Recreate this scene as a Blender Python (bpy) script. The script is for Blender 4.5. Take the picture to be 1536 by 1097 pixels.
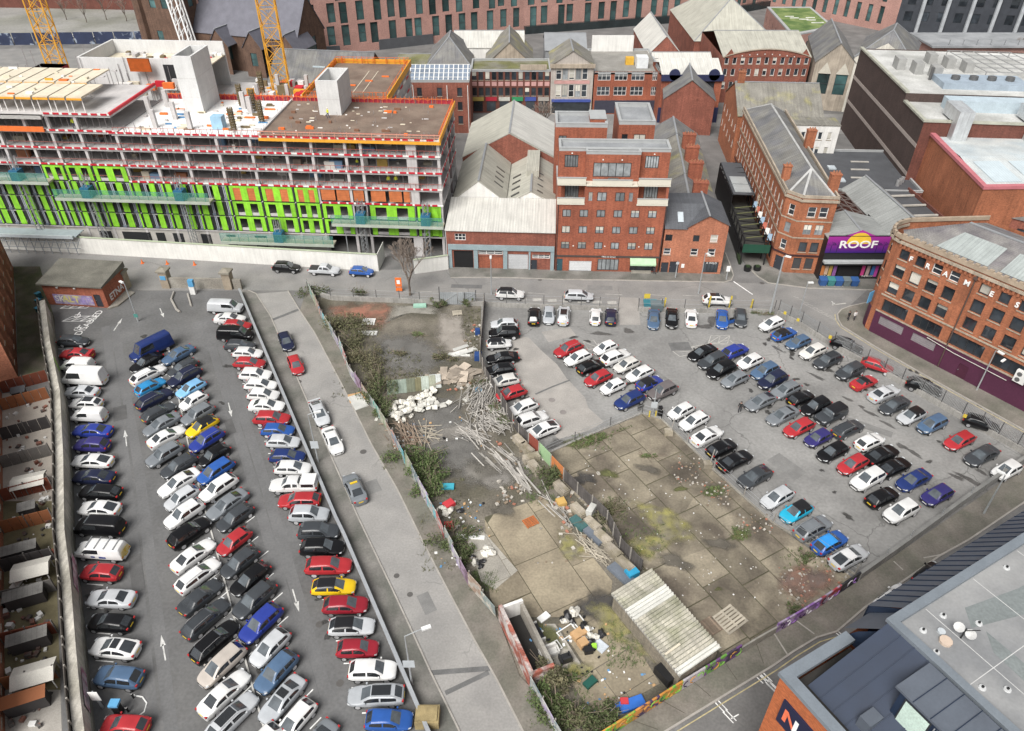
import bpy,bmesh,math,random
from mathutils import Vector,Matrix
random.seed(7)
for o in list(bpy.data.objects):bpy.data.objects.remove(o)
SC=bpy.context.scene
COL=SC.collection
R=math.radians
# ---------------------------------------------------------------- camera (drone, 62 m up, looking down 37 degrees)
FPX,PITCH,HCAM=1110.0,R(37.2),62.0
cam=bpy.data.cameras.new('camera');cam.sensor_width=36;cam.lens=FPX/1536*36
cam.clip_start=1;cam.clip_end=3000
cam_o=bpy.data.objects.new('camera',cam);COL.objects.link(cam_o)
cam_o.location=(0,0,HCAM);cam_o.rotation_euler=(R(90)-PITCH,0,0)
SC.camera=cam_o
# ---------------------------------------------------------------- overcast sky and weak, wide sun
SUN_EL,SUN_AZ=R(50),R(208)
w=bpy.data.worlds.new('World');SC.world=w;w.use_nodes=True
nt=w.node_tree;nt.nodes.clear()
sky=nt.nodes.new('ShaderNodeTexSky');sky.sky_type='NISHITA';sky.sun_disc=False
sky.sun_elevation=SUN_EL;sky.sun_rotation=SUN_AZ;sky.air_density=1.0;sky.dust_density=4.0;sky.ozone_density=1.0
hs=nt.nodes.new('ShaderNodeHueSaturation');hs.inputs['Saturation'].default_value=0.16
bg=nt.nodes.new('ShaderNodeBackground');bg.inputs['Strength'].default_value=0.052
ow=nt.nodes.new('ShaderNodeOutputWorld')
nt.links.new(sky.outputs[0],hs.inputs['Color']);nt.links.new(hs.outputs[0],bg.inputs[0]);nt.links.new(bg.outputs[0],ow.inputs[0])
sl=bpy.data.lights.new('sun','SUN');sl.energy=1.5;sl.angle=R(36);sl.color=(1,.97,.93)
so=bpy.data.objects.new('sun',sl);COL.objects.link(so)
sd=Vector((math.sin(SUN_AZ)*math.cos(SUN_EL),math.cos(SUN_AZ)*math.cos(SUN_EL),math.sin(SUN_EL)))
so.rotation_euler=sd.to_track_quat('Z','Y').to_euler();so.location=sd*200
SC.view_settings.view_transform='Standard';SC.view_settings.look='None';SC.view_settings.exposure=1.34;SC.view_settings.gamma=1
SC.cycles.use_denoising=True;SC.cycles.max_bounces=5;SC.cycles.diffuse_bounces=2;SC.cycles.glossy_bounces=2
SC.cycles.transparent_max_bounces=8;SC.cycles.transmission_bounces=2;SC.cycles.caustics_reflective=False;SC.cycles.caustics_refractive=False

# ---------------------------------------------------------------- survey: photo pixel -> point on a level plane
SN,CN=math.sin(PITCH),math.cos(PITCH)
def P(px,py,z=0.0):
    u=(px-768)/FPX;v=(py-548.5)/FPX
    dz=-SN-v*CN;t=(z-HCAM)/dz
    return Vector((u*t,(CN-v*SN)*t,z))
ZO={'A':(0,0),'B':(380,0),'C':(760,0),'D':(1136,0),'A0':(0,240),'B0':(380,240),'C0':(760,240),'D0':(1136,240),'A1':(0,500),
      'B1':(380,500),'C1':(760,500),'D1':(1136,500),'A2':(0,811),'B2':(380,811),'C2':(760,811),'D2':(1136,811)}
def Q(n,x,y,z=0.0):
    o=ZO[n];return P(o[0]+x/3.835,o[1]+y/3.835,z)
def poly(pts,z=0.0):return [P(x,y,z) for x,y in pts]

# ---------------------------------------------------------------- materials
MATS={}
def N(nt,t,**kw):
    n=nt.nodes.new(t)
    for k,v in kw.items():
        if k in n.inputs:n.inputs[k].default_value=v
        else:setattr(n,k,v)
    return n
def mat(name,col,rough=.8,metal=0.,var=.18,scale=.6,fine=.12,bump=0.,kind=None,objcol=False,rnd=0.,coat=0.,spec=.5,col2=None,mixscale=.15,mixpos=.5,mixw=.12,alpha=1.0,emit=0.,streak=0.,crack=None,soft=None):
    """procedural surface: base colour x two sizes of noise (+ brick, corrugation, tiles, patches, cracks)"""
    if name in MATS:return MATS[name]
    m=bpy.data.materials.new(name);m.use_nodes=True;MATS[name]=m
    nt=m.node_tree;b=nt.nodes['Principled BSDF'];L=nt.links.new
    b.inputs['Roughness'].default_value=rough;b.inputs['Metallic'].default_value=metal
    b.inputs['Specular IOR Level'].default_value=spec
    if coat:b.inputs['Coat Weight'].default_value=coat;b.inputs['Coat Roughness'].default_value=.08
    geo=N(nt,'ShaderNodeNewGeometry');uv=N(nt,'ShaderNodeUVMap');pos=geo.outputs['Position']
    def mixc(f,a,c,mode='MIX',fac=None):
        x=nt.nodes.new('ShaderNodeMix');x.data_type='RGBA';x.blend_type=mode
        if isinstance(f,(int,float)):x.inputs[0].default_value=f
        else:L(f,x.inputs[0])
        for s,v in ((x.inputs[6],a),(x.inputs[7],c)):
            if isinstance(v,(tuple,list)):s.default_value=(*v[:3],1)
            else:L(v,s)
        return x.outputs[2]
    def noise(sc,det=4,vec=None,dist=0.):
        n=N(nt,'ShaderNodeTexNoise');n.inputs['Scale'].default_value=sc;n.inputs['Detail'].default_value=det;n.inputs['Distortion'].default_value=dist
        L(vec if vec is not None else pos,n.inputs['Vector']);return n.outputs['Fac']
    def ramp(f,p0,p1,v0=0.,v1=1.):
        r=N(nt,'ShaderNodeMapRange');L(f,r.inputs[0]);r.inputs[1].default_value=p0;r.inputs[2].default_value=p1
        r.inputs[3].default_value=v0;r.inputs[4].default_value=v1;return r.outputs[0]
    def gray(f):
        c=N(nt,'ShaderNodeCombineColor');[L(f,c.inputs[i]) for i in range(3)];return c.outputs[0]
    base=None;bmp=None
    if objcol:
        oi=N(nt,'ShaderNodeObjectInfo');base=oi.outputs['Color']
    else:
        base=mixc(0.,col,col)
    if col2 is not None:
        base=mixc(ramp(noise(mixscale,6,dist=.4),mixpos-mixw,mixpos+mixw),base,col2)
    if kind=='brick':
        bt=N(nt,'ShaderNodeTexBrick');L(uv.outputs[0],bt.inputs['Vector'])
        bt.inputs['Scale'].default_value=1;bt.inputs['Brick Width'].default_value=.24;bt.inputs['Row Height'].default_value=.08
        bt.inputs['Mortar Size'].default_value=.006;bt.inputs['Bias'].default_value=-.1
        bt.inputs['Color1'].default_value=(.72,.68,.68,1);bt.inputs['Color2'].default_value=(1.15,1.1,1.05,1);bt.inputs['Mortar'].default_value=(1.05,1.12,1.15,1)
        base=mixc(1.,base,bt.outputs['Color'],'MULTIPLY')
    if kind in ('corr','seam','tile'):
        sep=N(nt,'ShaderNodeSeparateXYZ');L(uv.outputs[0],sep.inputs[0])
        per={'corr':.3,'seam':.45,'tile':.3}[kind]
        md=N(nt,'ShaderNodeMath',operation='PINGPONG');L(sep.outputs[0 if kind != 'tile' else 1],md.inputs[0]);md.inputs[1].default_value=per/2
        f=ramp(md.outputs[0],0,per/2 if kind=='corr' else per*.12);bmp=f
        base=mixc(1.,base,gray(ramp(f,0,1,.8 if kind != 'tile' else .7,1.04)),'MULTIPLY')
    if var:
        f=noise(scale,5,dist=.3);base=mixc(1.,base,gray(ramp(f,.28,.72,1-var,1+var)),'MULTIPLY')
    if fine:
        f=noise(scale*14,3);base=mixc(1.,base,gray(ramp(f,.3,.7,1-fine,1+fine)),'MULTIPLY')
        if bmp is None:bmp=f
    if streak:
        mp=N(nt,'ShaderNodeMapping');mp.inputs['Scale'].default_value=(2.2,.12,1);L(uv.outputs[0],mp.inputs[0])
        f=noise(1.3,4,mp.outputs[0]);base=mixc(1.,base,gray(ramp(f,.35,.65,1-streak,1+streak*.4)),'MULTIPLY')
    if crack:
        v=N(nt,'ShaderNodeTexVoronoi',feature='DISTANCE_TO_EDGE');v.inputs['Scale'].default_value=crack[0]
        wn=N(nt,'ShaderNodeTexNoise');wn.inputs['Scale'].default_value=1.2;L(pos,wn.inputs['Vector'])
        av=N(nt,'ShaderNodeVectorMath',operation='ADD');L(pos,av.inputs[0]);L(wn.outputs['Color'],av.inputs[1]);L(av.outputs[0],v.inputs['Vector'])
        f=ramp(v.outputs['Distance'],0,crack[1],1,0)
        g=noise(.09,3);f2=N(nt,'ShaderNodeMath',operation='MULTIPLY');L(f,f2.inputs[0]);L(ramp(g,.48,.58),f2.inputs[1])
        base=mixc(f2.outputs[0],base,crack[2])
    if rnd:
        oi=N(nt,'ShaderNodeObjectInfo');base=mixc(1.,base,gray(ramp(oi.outputs['Random'],0,1,1-rnd,1+rnd)),'MULTIPLY')
    L(base,b.inputs['Base Color'])
    if bump and bmp is not None:
        bn=N(nt,'ShaderNodeBump');bn.inputs['Strength'].default_value=bump;bn.inputs['Distance'].default_value=.06;L(bmp,bn.inputs['Height']);L(bn.outputs[0],b.inputs['Normal'])
    if soft:
        at=N(nt,'ShaderNodeAttribute');at.attribute_name='fade';ad=N(nt,'ShaderNodeMath',operation='ADD');L(at.outputs['Fac'],ad.inputs[0]);L(ramp(noise(.9,6,dist=.5),.2,.8,-soft,soft),ad.inputs[1])
        L(ramp(ad.outputs[0],.05,.95,0,.82),b.inputs['Alpha'])
    if alpha<1:b.inputs['Alpha'].default_value=alpha
    if emit:b.inputs['Emission Strength'].default_value=emit;L(base,b.inputs['Emission Color'])
    return m
def plain(name,col,rough=.6,metal=0.,**k):return mat(name,col,rough,metal,var=.1,scale=1.2,fine=.06,**k)

# ---------------------------------------------------------------- mesh builder
class MB:
    def __init__(s):s.v=[];s.f=[]
    def add(s,vs,fs):
        n=len(s.v);s.v+=[tuple(v) for v in vs];s.f+=[tuple(i+n for i in f) for f in fs];return s
    def box(s,x0,x1,y0,y1,z0,z1,M=None):
        if x0>x1:x0,x1=x1,x0
        if y0>y1:y0,y1=y1,y0
        vs=[Vector(p) for p in ((x0,y0,z0),(x1,y0,z0),(x1,y1,z0),(x0,y1,z0),(x0,y0,z1),(x1,y0,z1),(x1,y1,z1),(x0,y1,z1))]
        if M is not None:vs=[M @ p for p in vs]
        return s.add(vs,[(0,3,2,1),(4,5,6,7),(0,1,5,4),(1,2,6,5),(2,3,7,6),(3,0,4,7)])
    def prism(s,pts,z0,z1,top=True,bottom=False):
        pts=[(p[0],p[1]) for p in pts]
        a=sum(pts[i][0]*pts[(i+1) % len(pts)][1]-pts[(i+1) % len(pts)][0]*pts[i][1] for i in range(len(pts)))
        if a<0:pts=pts[::-1]
        n=len(pts);vs=[(x,y,z0) for x,y in pts]+[(x,y,z1) for x,y in pts]
        fs=[(i,(i+1) % n,n+(i+1) % n,n+i) for i in range(n)]
        if top:fs.append(tuple(range(n,2*n)))
        if bottom:fs.append(tuple(range(n-1,-1,-1)))
        return s.add(vs,fs)
    def sheet(s,pts,z=None):
        pts=[(p[0],p[1],p[2] if z is None else z) for p in pts]
        a=sum(pts[i][0]*pts[(i+1) % len(pts)][1]-pts[(i+1) % len(pts)][0]*pts[i][1] for i in range(len(pts)))
        if a<0:pts=pts[::-1]
        return s.add(pts,[tuple(range(len(pts)))])
    def beam(s,a,b,w,h=None,up=(0,0,1)):
        a,b=Vector(a),Vector(b);d=(b-a);l=d.length
        if l<1e-6:return s
        d /= l;u=Vector(up)
        if abs(d.dot(u))>.98:u=Vector((1,0,0))
        r=d.cross(u).normalized();u=r.cross(d);h=h or w
        vs=[p+r*i*w/2+u*j*h/2 for p in (a,b) for i,j in ((-1,-1),(1,-1),(1,1),(-1,1))]
        return s.add(vs,[(0,1,2,3),(7,6,5,4),(0,4,5,1),(1,5,6,2),(2,6,7,3),(3,7,4,0)])
    def tube(s,pts,rad,n=8,cap=True):
        pts=[Vector(p) for p in pts];rads=rad if isinstance(rad,(list,tuple)) else [rad]*len(pts);base=len(s.v);prev=None
        for i,p in enumerate(pts):
            d=(pts[min(i+1,len(pts)-1)]-pts[max(i-1,0)]).normalized()
            u=Vector((0,0,1)) if abs(d.z)<.95 else Vector((1,0,0))
            if prev is not None:u=prev
            r=d.cross(u).normalized();u=r.cross(d).normalized();prev=u
            for k in range(n):
                a=2*math.pi*k/n;s.v.append(tuple(p+(r*math.cos(a)+u*math.sin(a))*rads[i]))
        for i in range(len(pts)-1):
            for k in range(n):
                k2=(k+1) % n;s.f.append((base+i*n+k,base+i*n+k2,base+(i+1)*n+k2,base+(i+1)*n+k))
        if cap:
            s.f.append(tuple(base+k for k in range(n))[::-1]);s.f.append(tuple(base+(len(pts)-1)*n+k for k in range(n)))
        return s
    def cyl(s,x,y,z0,z1,r,n=12,r2=None):return s.tube([(x,y,z0),(x,y,z1)],[r,r if r2 is None else r2],n)
    def mesh(s,name,mats=None,smooth=None):
        me=bpy.data.meshes.new(name);me.from_pydata(s.v,[],s.f)
        if any(len(f)>4 for f in s.f):
            bm=bmesh.new();bm.from_mesh(me);bmesh.ops.triangulate(bm,faces=[f for f in bm.faces if len(f.verts)>4]);bm.to_mesh(me);bm.free()
        uvl=me.uv_layers.new(name='UVMap').data;vs=me.vertices
        for p in me.polygons:
            n=p.normal
            t=Vector((1,0,0)) if abs(n.z)>.999 else Vector((-n.y,n.x,0)).normalized()
            q=n.cross(t)
            for li in p.loop_indices:
                c=vs[me.loops[li].vertex_index].co;uvl[li].uv=(c.dot(t),c.dot(q))
        if smooth is not None:
            me.polygons.foreach_set('use_smooth',[True]*len(me.polygons));me.set_sharp_from_angle(angle=R(smooth))
        if mats is not None:me.materials.append(mats)
        return me
    def build(s,name,m,parent=None,smooth=None,kind=None,label=None):
        return link(name,s.mesh(name,m,smooth),parent,kind,label)
def link(name,me,parent=None,kind=None,label=None,loc=None,rz=None,color=None):
    o=bpy.data.objects.new(name,me);COL.objects.link(o)
    if parent is not None:o.parent=parent
    if kind:o['kind']=kind
    if label:o['label']=label
    if loc is not None:o.location=loc
    if rz is not None:o.rotation_euler=(0,0,rz)
    if color is not None:o.color=(*color[:3],1)
    return o
def thing(name,label,cat,loc=(0,0,0),rz=0.,group=None):
    o=link(name,None,loc=loc,rz=rz);o['label']=label;o['category']=cat
    if group:o['group']=group
    return o
def tag(o,label,cat,group=None,kind=None):
    o['label']=label;o['category']=cat
    if group:o['group']=group
    if kind:o['kind']=kind
    return o
def part(name,m,parent,*boxes,**k):
    mb=MB()
    for b in boxes:mb.box(*b)
    return mb.build(name,m,parent,**k)
ORD='first second third fourth fifth sixth seventh eighth ninth tenth eleventh twelfth thirteenth fourteenth fifteenth sixteenth seventeenth eighteenth nineteenth twentieth twenty-first twenty-second twenty-third twenty-fourth twenty-fifth twenty-sixth twenty-seventh twenty-eighth twenty-ninth thirtieth thirty-first thirty-second thirty-third thirty-fourth'.split()

# ================================================================ GROUND AND ROADS
ZO2={'E1':(450,420,3.835),'E2':(620,690,3.835),'E3':(840,640,3.335),'E4':(720,900,5.486)}
def Qz(n,x,y,z=0.0):
    if n in ZO2:a,b,s=ZO2[n];return P(a+x/s,b+y/s,z)
    return Q(n,x,y,z)
asph_d=mat('asphalt_dark',(.118,.117,.115),.9,var=.2,scale=.22,fine=.12,streak=0,bump=.1,col2=(.135,.135,.135),mixscale=.12,mixw=.1)
asph_l=mat('asphalt_pale',(.26,.256,.246),.9,var=.14,scale=.2,fine=.12,bump=.12,col2=(.155,.153,.148),mixscale=.1,mixpos=.56,mixw=.14,crack=(.13,.012,(.13,.128,.122)))
asph_road=mat('asphalt_road',(.235,.228,.217),.9,var=.1,scale=.3,fine=.1,bump=.1,col2=(.2,.196,.19),mixscale=.25,crack=(.09,.009,(.15,.148,.14)))
asph_lane=mat('asphalt_lane',(.29,.28,.265),.9,var=.09,scale=.35,fine=.1,bump=.1,col2=(.25,.243,.232),mixscale=.2,crack=(.1,.009,(.2,.195,.185)))
asph_street=mat('asphalt_street',(.13,.128,.124),.9,var=.16,scale=.3,fine=.12,bump=.1,col2=(.17,.165,.16),mixscale=.2)
pave_m=mat('paving_brown',(.185,.168,.145),.9,var=.2,scale=.4,fine=.15,col2=(.14,.135,.11),mixscale=.35)
pave_g=mat('paving_grey',(.195,.185,.17),.9,var=.18,scale=.4,fine=.14,col2=(.12,.12,.105),mixscale=.3)
kerb_m=mat('kerb_stone',(.33,.31,.28),.85,var=.15,scale=1.,fine=.12)
paint_w=mat('road_paint_white',(.72,.72,.70),.8,var=.2,scale=1.5,fine=.2)
paint_faint=mat('road_paint_worn',(.4,.39,.36),.85,var=.25,scale=1.2,fine=.2)
paint_y=mat('road_paint_yellow',(.42,.36,.2),.85,var=.3,scale=1.2,fine=.2)
dirt_m=mat('dirt',(.165,.148,.12),.95,var=.3,scale=.35,fine=.28,bump=.4,col2=(.09,.082,.06),mixscale=.16,mixw=.1)
dirtpale_m=mat('dirt_pale',(.24,.225,.205),.95,var=.22,scale=.5,fine=.25,bump=.3,col2=(.15,.14,.12),mixscale=.3,mixw=.12,soft=.45)
conc_old=mat('old_concrete',(.3,.285,.25),.9,var=.2,scale=.4,fine=.2,bump=.2,col2=(.22,.2,.17),mixscale=.25,mixw=.15)
slab_m=mat('mossy_concrete',(.235,.205,.152),.92,var=.28,scale=.32,fine=.16,bump=.2,col2=(.105,.088,.068),mixscale=.24,mixpos=.52,mixw=.12,rnd=.22)
slab2_m=mat('stained_concrete',(.285,.245,.175),.92,var=.22,scale=.3,fine=.15,bump=.2,col2=(.19,.16,.115),mixscale=.2,mixpos=.5,mixw=.14,rnd=.13)
redtile_m=mat('red_rubble_floor',(.33,.15,.105),.9,var=.25,scale=.6,fine=.2,col2=(.2,.13,.09),mixscale=.5,soft=.45)
moss_m=mat('yellow_moss',(.3,.28,.095),.95,var=.25,scale=.9,fine=.25,col2=(.2,.18,.135),mixscale=.7,mixw=.16,soft=.45)
mossg_m=mat('green_moss',(.11,.115,.045),.95,var=.3,scale=1.2,fine=.3,soft=.45)

def sheet(name,pts,m,z,kind='structure',parent=None):
    return MB().sheet([(p[0],p[1],z) for p in pts]).build(name,m,parent,kind=kind)
MB().box(-900,900,-200,1600,-.5,0).build('ground',asph_street,kind='structure')
# left car park
LOT_A=poly([(40,440),(200,437),(362,436),(655,1120),(95,1120),(88,720),(72,470)])
sheet('car_park_surface',LOT_A,asph_d,.006)
# main street (east-west)
sheet('main_street',[P(0,371),P(568,405),P(676,404),P(840,412),P(1100,424),P(1150,426),P(1300,436),P(1262,470),P(1262,490),P(1320,525),P(1545,652),P(1560,690),P(1350,580),P(1200,490),P(1165,470),P(760,461),P(500,450),P(460,436),P(380,436),P(200,436),P(0,425),P(-120,410),P(-120,365)],asph_road,.008)
# diagonal lane
LK=[(372,436),(384,441),(406,475),(498,688),(536,774),(586,879),(615,941),(646,1009),(688,1095),(700,1125)]
RK=[(432,437),(450,467),(472,500),(513,578),(557,667),(596,735),(620,784),(633,811),(669,881),(711,960),(745,1020),(779,1087),(798,1125)]
GW=[(461,433),(484,480),(510,524),(526,565),(581,646),(628,735),(656,784),(667,811),(703,879),(748,931),(779,1014),(794,1030),(830,1095),(848,1125)]
sheet('diagonal_lane',poly(LK[1:])+poly(RK[::-1]),asph_lane,.012)
def pavement(name,pts,m,h=.11):
    return MB().prism(pts,-.05,h).build(name,m,kind='structure')
pavement('lane_pavement',poly(RK[1:])+poly(GW[::-1]),pave_m)
LW=[(362,436),(655,1120)]
pavement('lane_pavement',poly(LK)+poly(LW[::-1]),pave_g,.09)
def strip(name,pts,w,m,z,h=None,parent=None,kind='structure',off=0.):
    """flat (or raised) band that follows a line of points"""
    mb=MB();ps=[Vector((p[0],p[1],0)) for p in pts];Lp=[];Rp=[]
    for i,p in enumerate(ps):
        d=(ps[min(i+1,len(ps)-1)]-ps[max(i-1,0)]).normalized();n=Vector((-d.y,d.x,0))
        Lp.append(p+n*(w/2+off));Rp.append(p-n*(w/2-off))
    for i in range(len(ps)-1):
        q=[Rp[i],Rp[i+1],Lp[i+1],Lp[i]]
        if h is None:mb.add([(v.x,v.y,z) for v in q],[(0,1,2,3)])
        else:mb.prism(q,z,h,bottom=False)
    return mb.build(name,m,parent,kind=kind)
strip('kerb',poly(LK),.16,kerb_m,0,.105)
strip('kerb',poly(RK),.16,kerb_m,0,.125)
strip('yellow_line',poly(LK[2:]),.1,paint_y,.018,off=-.35);strip('yellow_line',poly(LK[3:]),.1,paint_y,.018,off=-.6)
strip('yellow_line',poly(RK[1:]),.1,paint_y,.018,off=.35);strip('yellow_line',poly(RK[8:]),.1,paint_y,.018,off=.6)
# repair strips and drains in the lane
tar_m=mat('tar_patch',(.13,.13,.128),.9,var=.2,scale=1.,fine=.15)
for k,(a,b,w_) in enumerate([((640,1010),(735,1003),.5),((668,1040),(733,1009),.45),((560,545),(470,560),.3),((409,480),(452,463),.6)]):
    strip('repair_strip',[P(*a),P(*b)],w_,tar_m,.02) if k != 2 else None
def disc(name,c,r,m,z,n=12,kind=None,parent=None,sy=1.):
    mb=MB();mb.add([(c[0]+r*math.cos(2*math.pi*k/n),c[1]+sy*r*math.sin(2*math.pi*k/n),z) for k in range(n)],[tuple(range(n))]);return mb.build(name,m,parent,kind=kind)
drain_m=plain('iron_cover',(.09,.085,.08),.7)
for x,y,r in [(448,573,.4),(545,678,.4),(479,937,.35),(510,1025,.35),(595,864,.3),(615,892,.3),(810,420,.35),(1143,425,.4)]:
    disc('manhole_cover',P(x,y),r,drain_m,.022,kind='structure')
# pavement in front of shed, apartments and corner house
NK=[(676,417),(760,417),(840,420),(927,421),(1086,424),(1097,421),(1100,414),(1096,400),(1088,380)]
pavement('north_pavement',poly(NK)+[P(1080,380),P(1086,412),P(985,408),P(833,405),P(672,401)],pave_g,.12)
strip('kerb',poly(NK),.18,kerb_m,0,.13)
PKB=[(1120,400),(1136,415),(1152,425),(1214,433),(1303,435.6),(1312,436)]
pavement('corner_pavement',poly(PKB)+[P(1340,400),P(1225,395),P(1160,392),P(1110,385)],pave_g,.12)
strip('kerb',poly(PKB),.18,kerb_m,0,.13)
FK=[(1312,452),(1275,460),(1262,465),(1256,472),(1257,480),(1263,490),(1318,524),(1400,571),(1536,646),(1600,684)]
pavement('frames_pavement',poly(FK)+[P(1620,660),P(1536,618.6),P(1303,497),P(1325,460)],pave_m,.12)
strip('kerb',poly(FK),.18,kerb_m,0,.13);strip('yellow_line',poly(FK[3:]),.12,paint_y,.018,off=-.35)
# bottom street pavement with dropped entrances
BW=[(885,1125),(950,1082),(1021,1037),(1086,997),(1130,970),(1193,934),(1285,874),(1360,822),(1545,694)]
BK=[(955,1125),(1003,1095),(1160,999),(1190,978),(1225,957),(1255,948),(1297,912),(1384,852),(1410,834),(1452,811),(1560,738)]
pavement('south_pavement',poly(BW)+poly(BK[::-1]),pave_m,.11)
strip('kerb',poly(BK),.18,kerb_m,0,.125);strip('yellow_line',poly(BK[1:6]),.1,paint_y,.018,off=-.45)
for a,b in [((1194,932),(1221,952)),((1160,950),(1182,985)),((1385,838),(1412,833)),((1340,843),(1354,856))]:
    strip('pavement_joint',[P(*a),P(*b)],.14,kerb_m,.114)
for k in range(6):
    t=k/6;a=P(880+300*t,1105-180*t);b=P(955+230*t,1122-145*t)
    strip('pavement_joint',[a+(b-a)*.05,a+(b-a)*.9],.06,mat('joint',(.08,.07,.055),.95,var=.1),.113)
# parking bay corner marks on the bottom street
for zx,zy,ang in [(1460,780,35),(1240,945,35),(1290,1005,35),(1534,830,35)]:
    c=Q('C2',zx,zy)
    for s in (0,.35):
        d=Vector((math.cos(R(-55)),math.sin(R(-55)),0));n=Vector((d.y,-d.x,0))
        strip('bay_mark',[c+n*s-d*.6,c+n*s+d*.6],.1,paint_w,.012)
strip('bay_mark',[Q('C2',1290,1025),Q('C2',1335,1000)],.1,paint_w,.012)
for zx,zy in [(45,795),(80,850),(445,525)]:
    c=Q('D2',zx,zy);d=Vector((.57,-.82,0))
    for s in (0,.3):strip('bay_mark',[c+Vector((.82,.57,0))*s-d*.55,c+Vector((.82,.57,0))*s+d*.55],.1,paint_w,.012)

# right-hand car park
LOT_C=poly([(722,458),(760,462),(930,467),(1165,470),(1200,490),(1350,578),(1522,675),(1540,690),(1360,812),(1284,856),(1160,784),(1070,703),(995,628),(963,620),(862,662),(809,684),(760,628),(729,568),(721,524)])
sheet('car_park_surface',LOT_C,asph_l,.010)
PATCH=[P(770,503),Q('C1',130,28),Q('C1',200,100),Q('C1',290,180),Q('C1',345,260),Q('C1',450,370),Q('C1',470,430),Q('C1',560,510),Q('C1',480,560),Q('C1',300,610),Q('C1',60,400),P(762,560)]
patch_m=mat('pale_concrete',(.34,.32,.295),.9,var=.09,scale=.4,fine=.1,col2=(.29,.275,.255),mixscale=.3)
sheet('concrete_patch',PATCH,patch_m,.016)
strip('repair_strip',[Q('C1',165,352),Q('C1',260,310),Q('C1',365,270)],.28,tar_m,.022)
sheet('concrete_patch',[Q('C0',640,790),Q('C0',755,795),Q('C0',770,950),Q('C0',650,950)],mat('pale_crossing',(.3,.285,.265),.9,var=.12,scale=.5,fine=.12),.02)
sheet('concrete_patch',[Q('C0',200,990),Q('C0',360,960),Q('C0',400,1010),Q('C0',240,1050)],mat('pale_crossing',(.3,.285,.265)),.015)
for pts in ([(260,385),(285,390)],[(325,455),(350,460)]):
    disc('manhole_cover',Q('C1',*pts[0]),.45,mat('grate',(.22,.2,.19),.9),.022,kind='structure')
puddle_m=mat('wet_stain',(.105,.102,.098),.45,var=.25,scale=.8,fine=.2,soft=.45)
def blotch(name,c,rx,ry,rot,m,z,seed=0,n=18,kind='structure'):
    rr=random.Random(seed);mb=MB();ph=[rr.uniform(0,6) for _ in range(3)]
    pts=[]
    for k in range(n):
        a=2*math.pi*k/n;q=1+.22*math.sin(2*a+ph[0])+.14*math.sin(3*a+ph[1])+.1*math.sin(5*a+ph[2])+rr.uniform(-.07,.07)
        x,y=rx*q*math.cos(a),ry*q*math.sin(a);pts.append((c[0]+x*math.cos(rot)-y*math.sin(rot),c[1]+x*math.sin(rot)+y*math.cos(rot),z))
    return soft_poly(name,pts,c,m,z,kind)
def soft_poly(name,pts,c,m,z,kind='structure'):
    mb=MB();n=len(pts);ring_=lambda f:[(c[0]+(p[0]-c[0])*f,c[1]+(p[1]-c[1])*f,z) for p in pts]
    mb.add([(c[0],c[1],z)]+ring_(.55)+ring_(1.12),[(0,1+k,1+(k+1) % n) for k in range(n)]+[(1+k,1+n+k,1+n+(k+1) % n,1+(k+1) % n) for k in range(n)])
    a=sum(pts[i][0]*pts[(i+1) % n][1]-pts[(i+1) % n][0]*pts[i][1] for i in range(n))
    if a<0:mb.f=[f[::-1] for f in mb.f]
    o=mb.build(name,m,kind=kind);at=o.data.color_attributes.new('fade','FLOAT_COLOR','POINT')
    for i in range(len(o.data.vertices)):v=1. if i<=n else 0.;at.data[i].color=(v,v,v,1)
    return o
def soft_sheet(name,pts,m,z):c=sum((Vector(p) for p in pts),Vector())/len(pts);return soft_poly(name,pts,c,m,z)
rs=random.Random(3)
for k,(zn,x,y,rx,ry) in enumerate([('D1',340,250,1.6,.25),('D1',520,380,.7,.3),('D1',650,460,1.2,.25),('D1',750,525,.9,.3),('D1',830,650,.7,.5),('D1',900,690,1.1,.3),
        ('D1',600,425,.5,.25),('D1',115,90,.9,.3),('C0',1140,960,1.2,.7),('C0',1270,965,1.0,.5),('C0',700,985,.8,.7),('C0',540,1000,1.6,.5),('C1',310,650,1.4,1.3),('D1',1230,850,1.6,.5),('D1',1150,830,.8,.4),('C0',1180,925,.8,1.2),('D1',1290,800,.6,.35)]):
    blotch('stain',Qz(zn,x,y),rx,ry,R(-50) if zn=='D1' else 0,puddle_m,.0195+.0002*k,k)
oil_m=mat('oil_stain',(.055,.053,.05),.6,var=.2,scale=1.,soft=.5);wk2=random.Random(12);pm1,pm2=mat('tar_patch',(.13,.13,.128)),mat('pale_repair',(.19,.188,.182),.9,var=.15,scale=.8)
for k in range(120):
    if k<60:f=wk2.random();px,py=wk2.choice((118+42*f,225+130*f,300+110*f,350+170*f))+wk2.uniform(-12,34),500+570*f
    else:f=wk2.random();px,py=wk2.choice((760+40*f,860+110*f,1040+230*f,1130+250*f,1200+300*f))+wk2.uniform(-14,14),490+wk2.choice((110,120,250,270,220))*f+wk2.uniform(0,20)
    blotch('oil_stain',P(px,py),wk2.uniform(.25,.8),wk2.uniform(.2,.5),wk2.uniform(0,3),oil_m,.0235+.00004*k,200+k)
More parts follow.
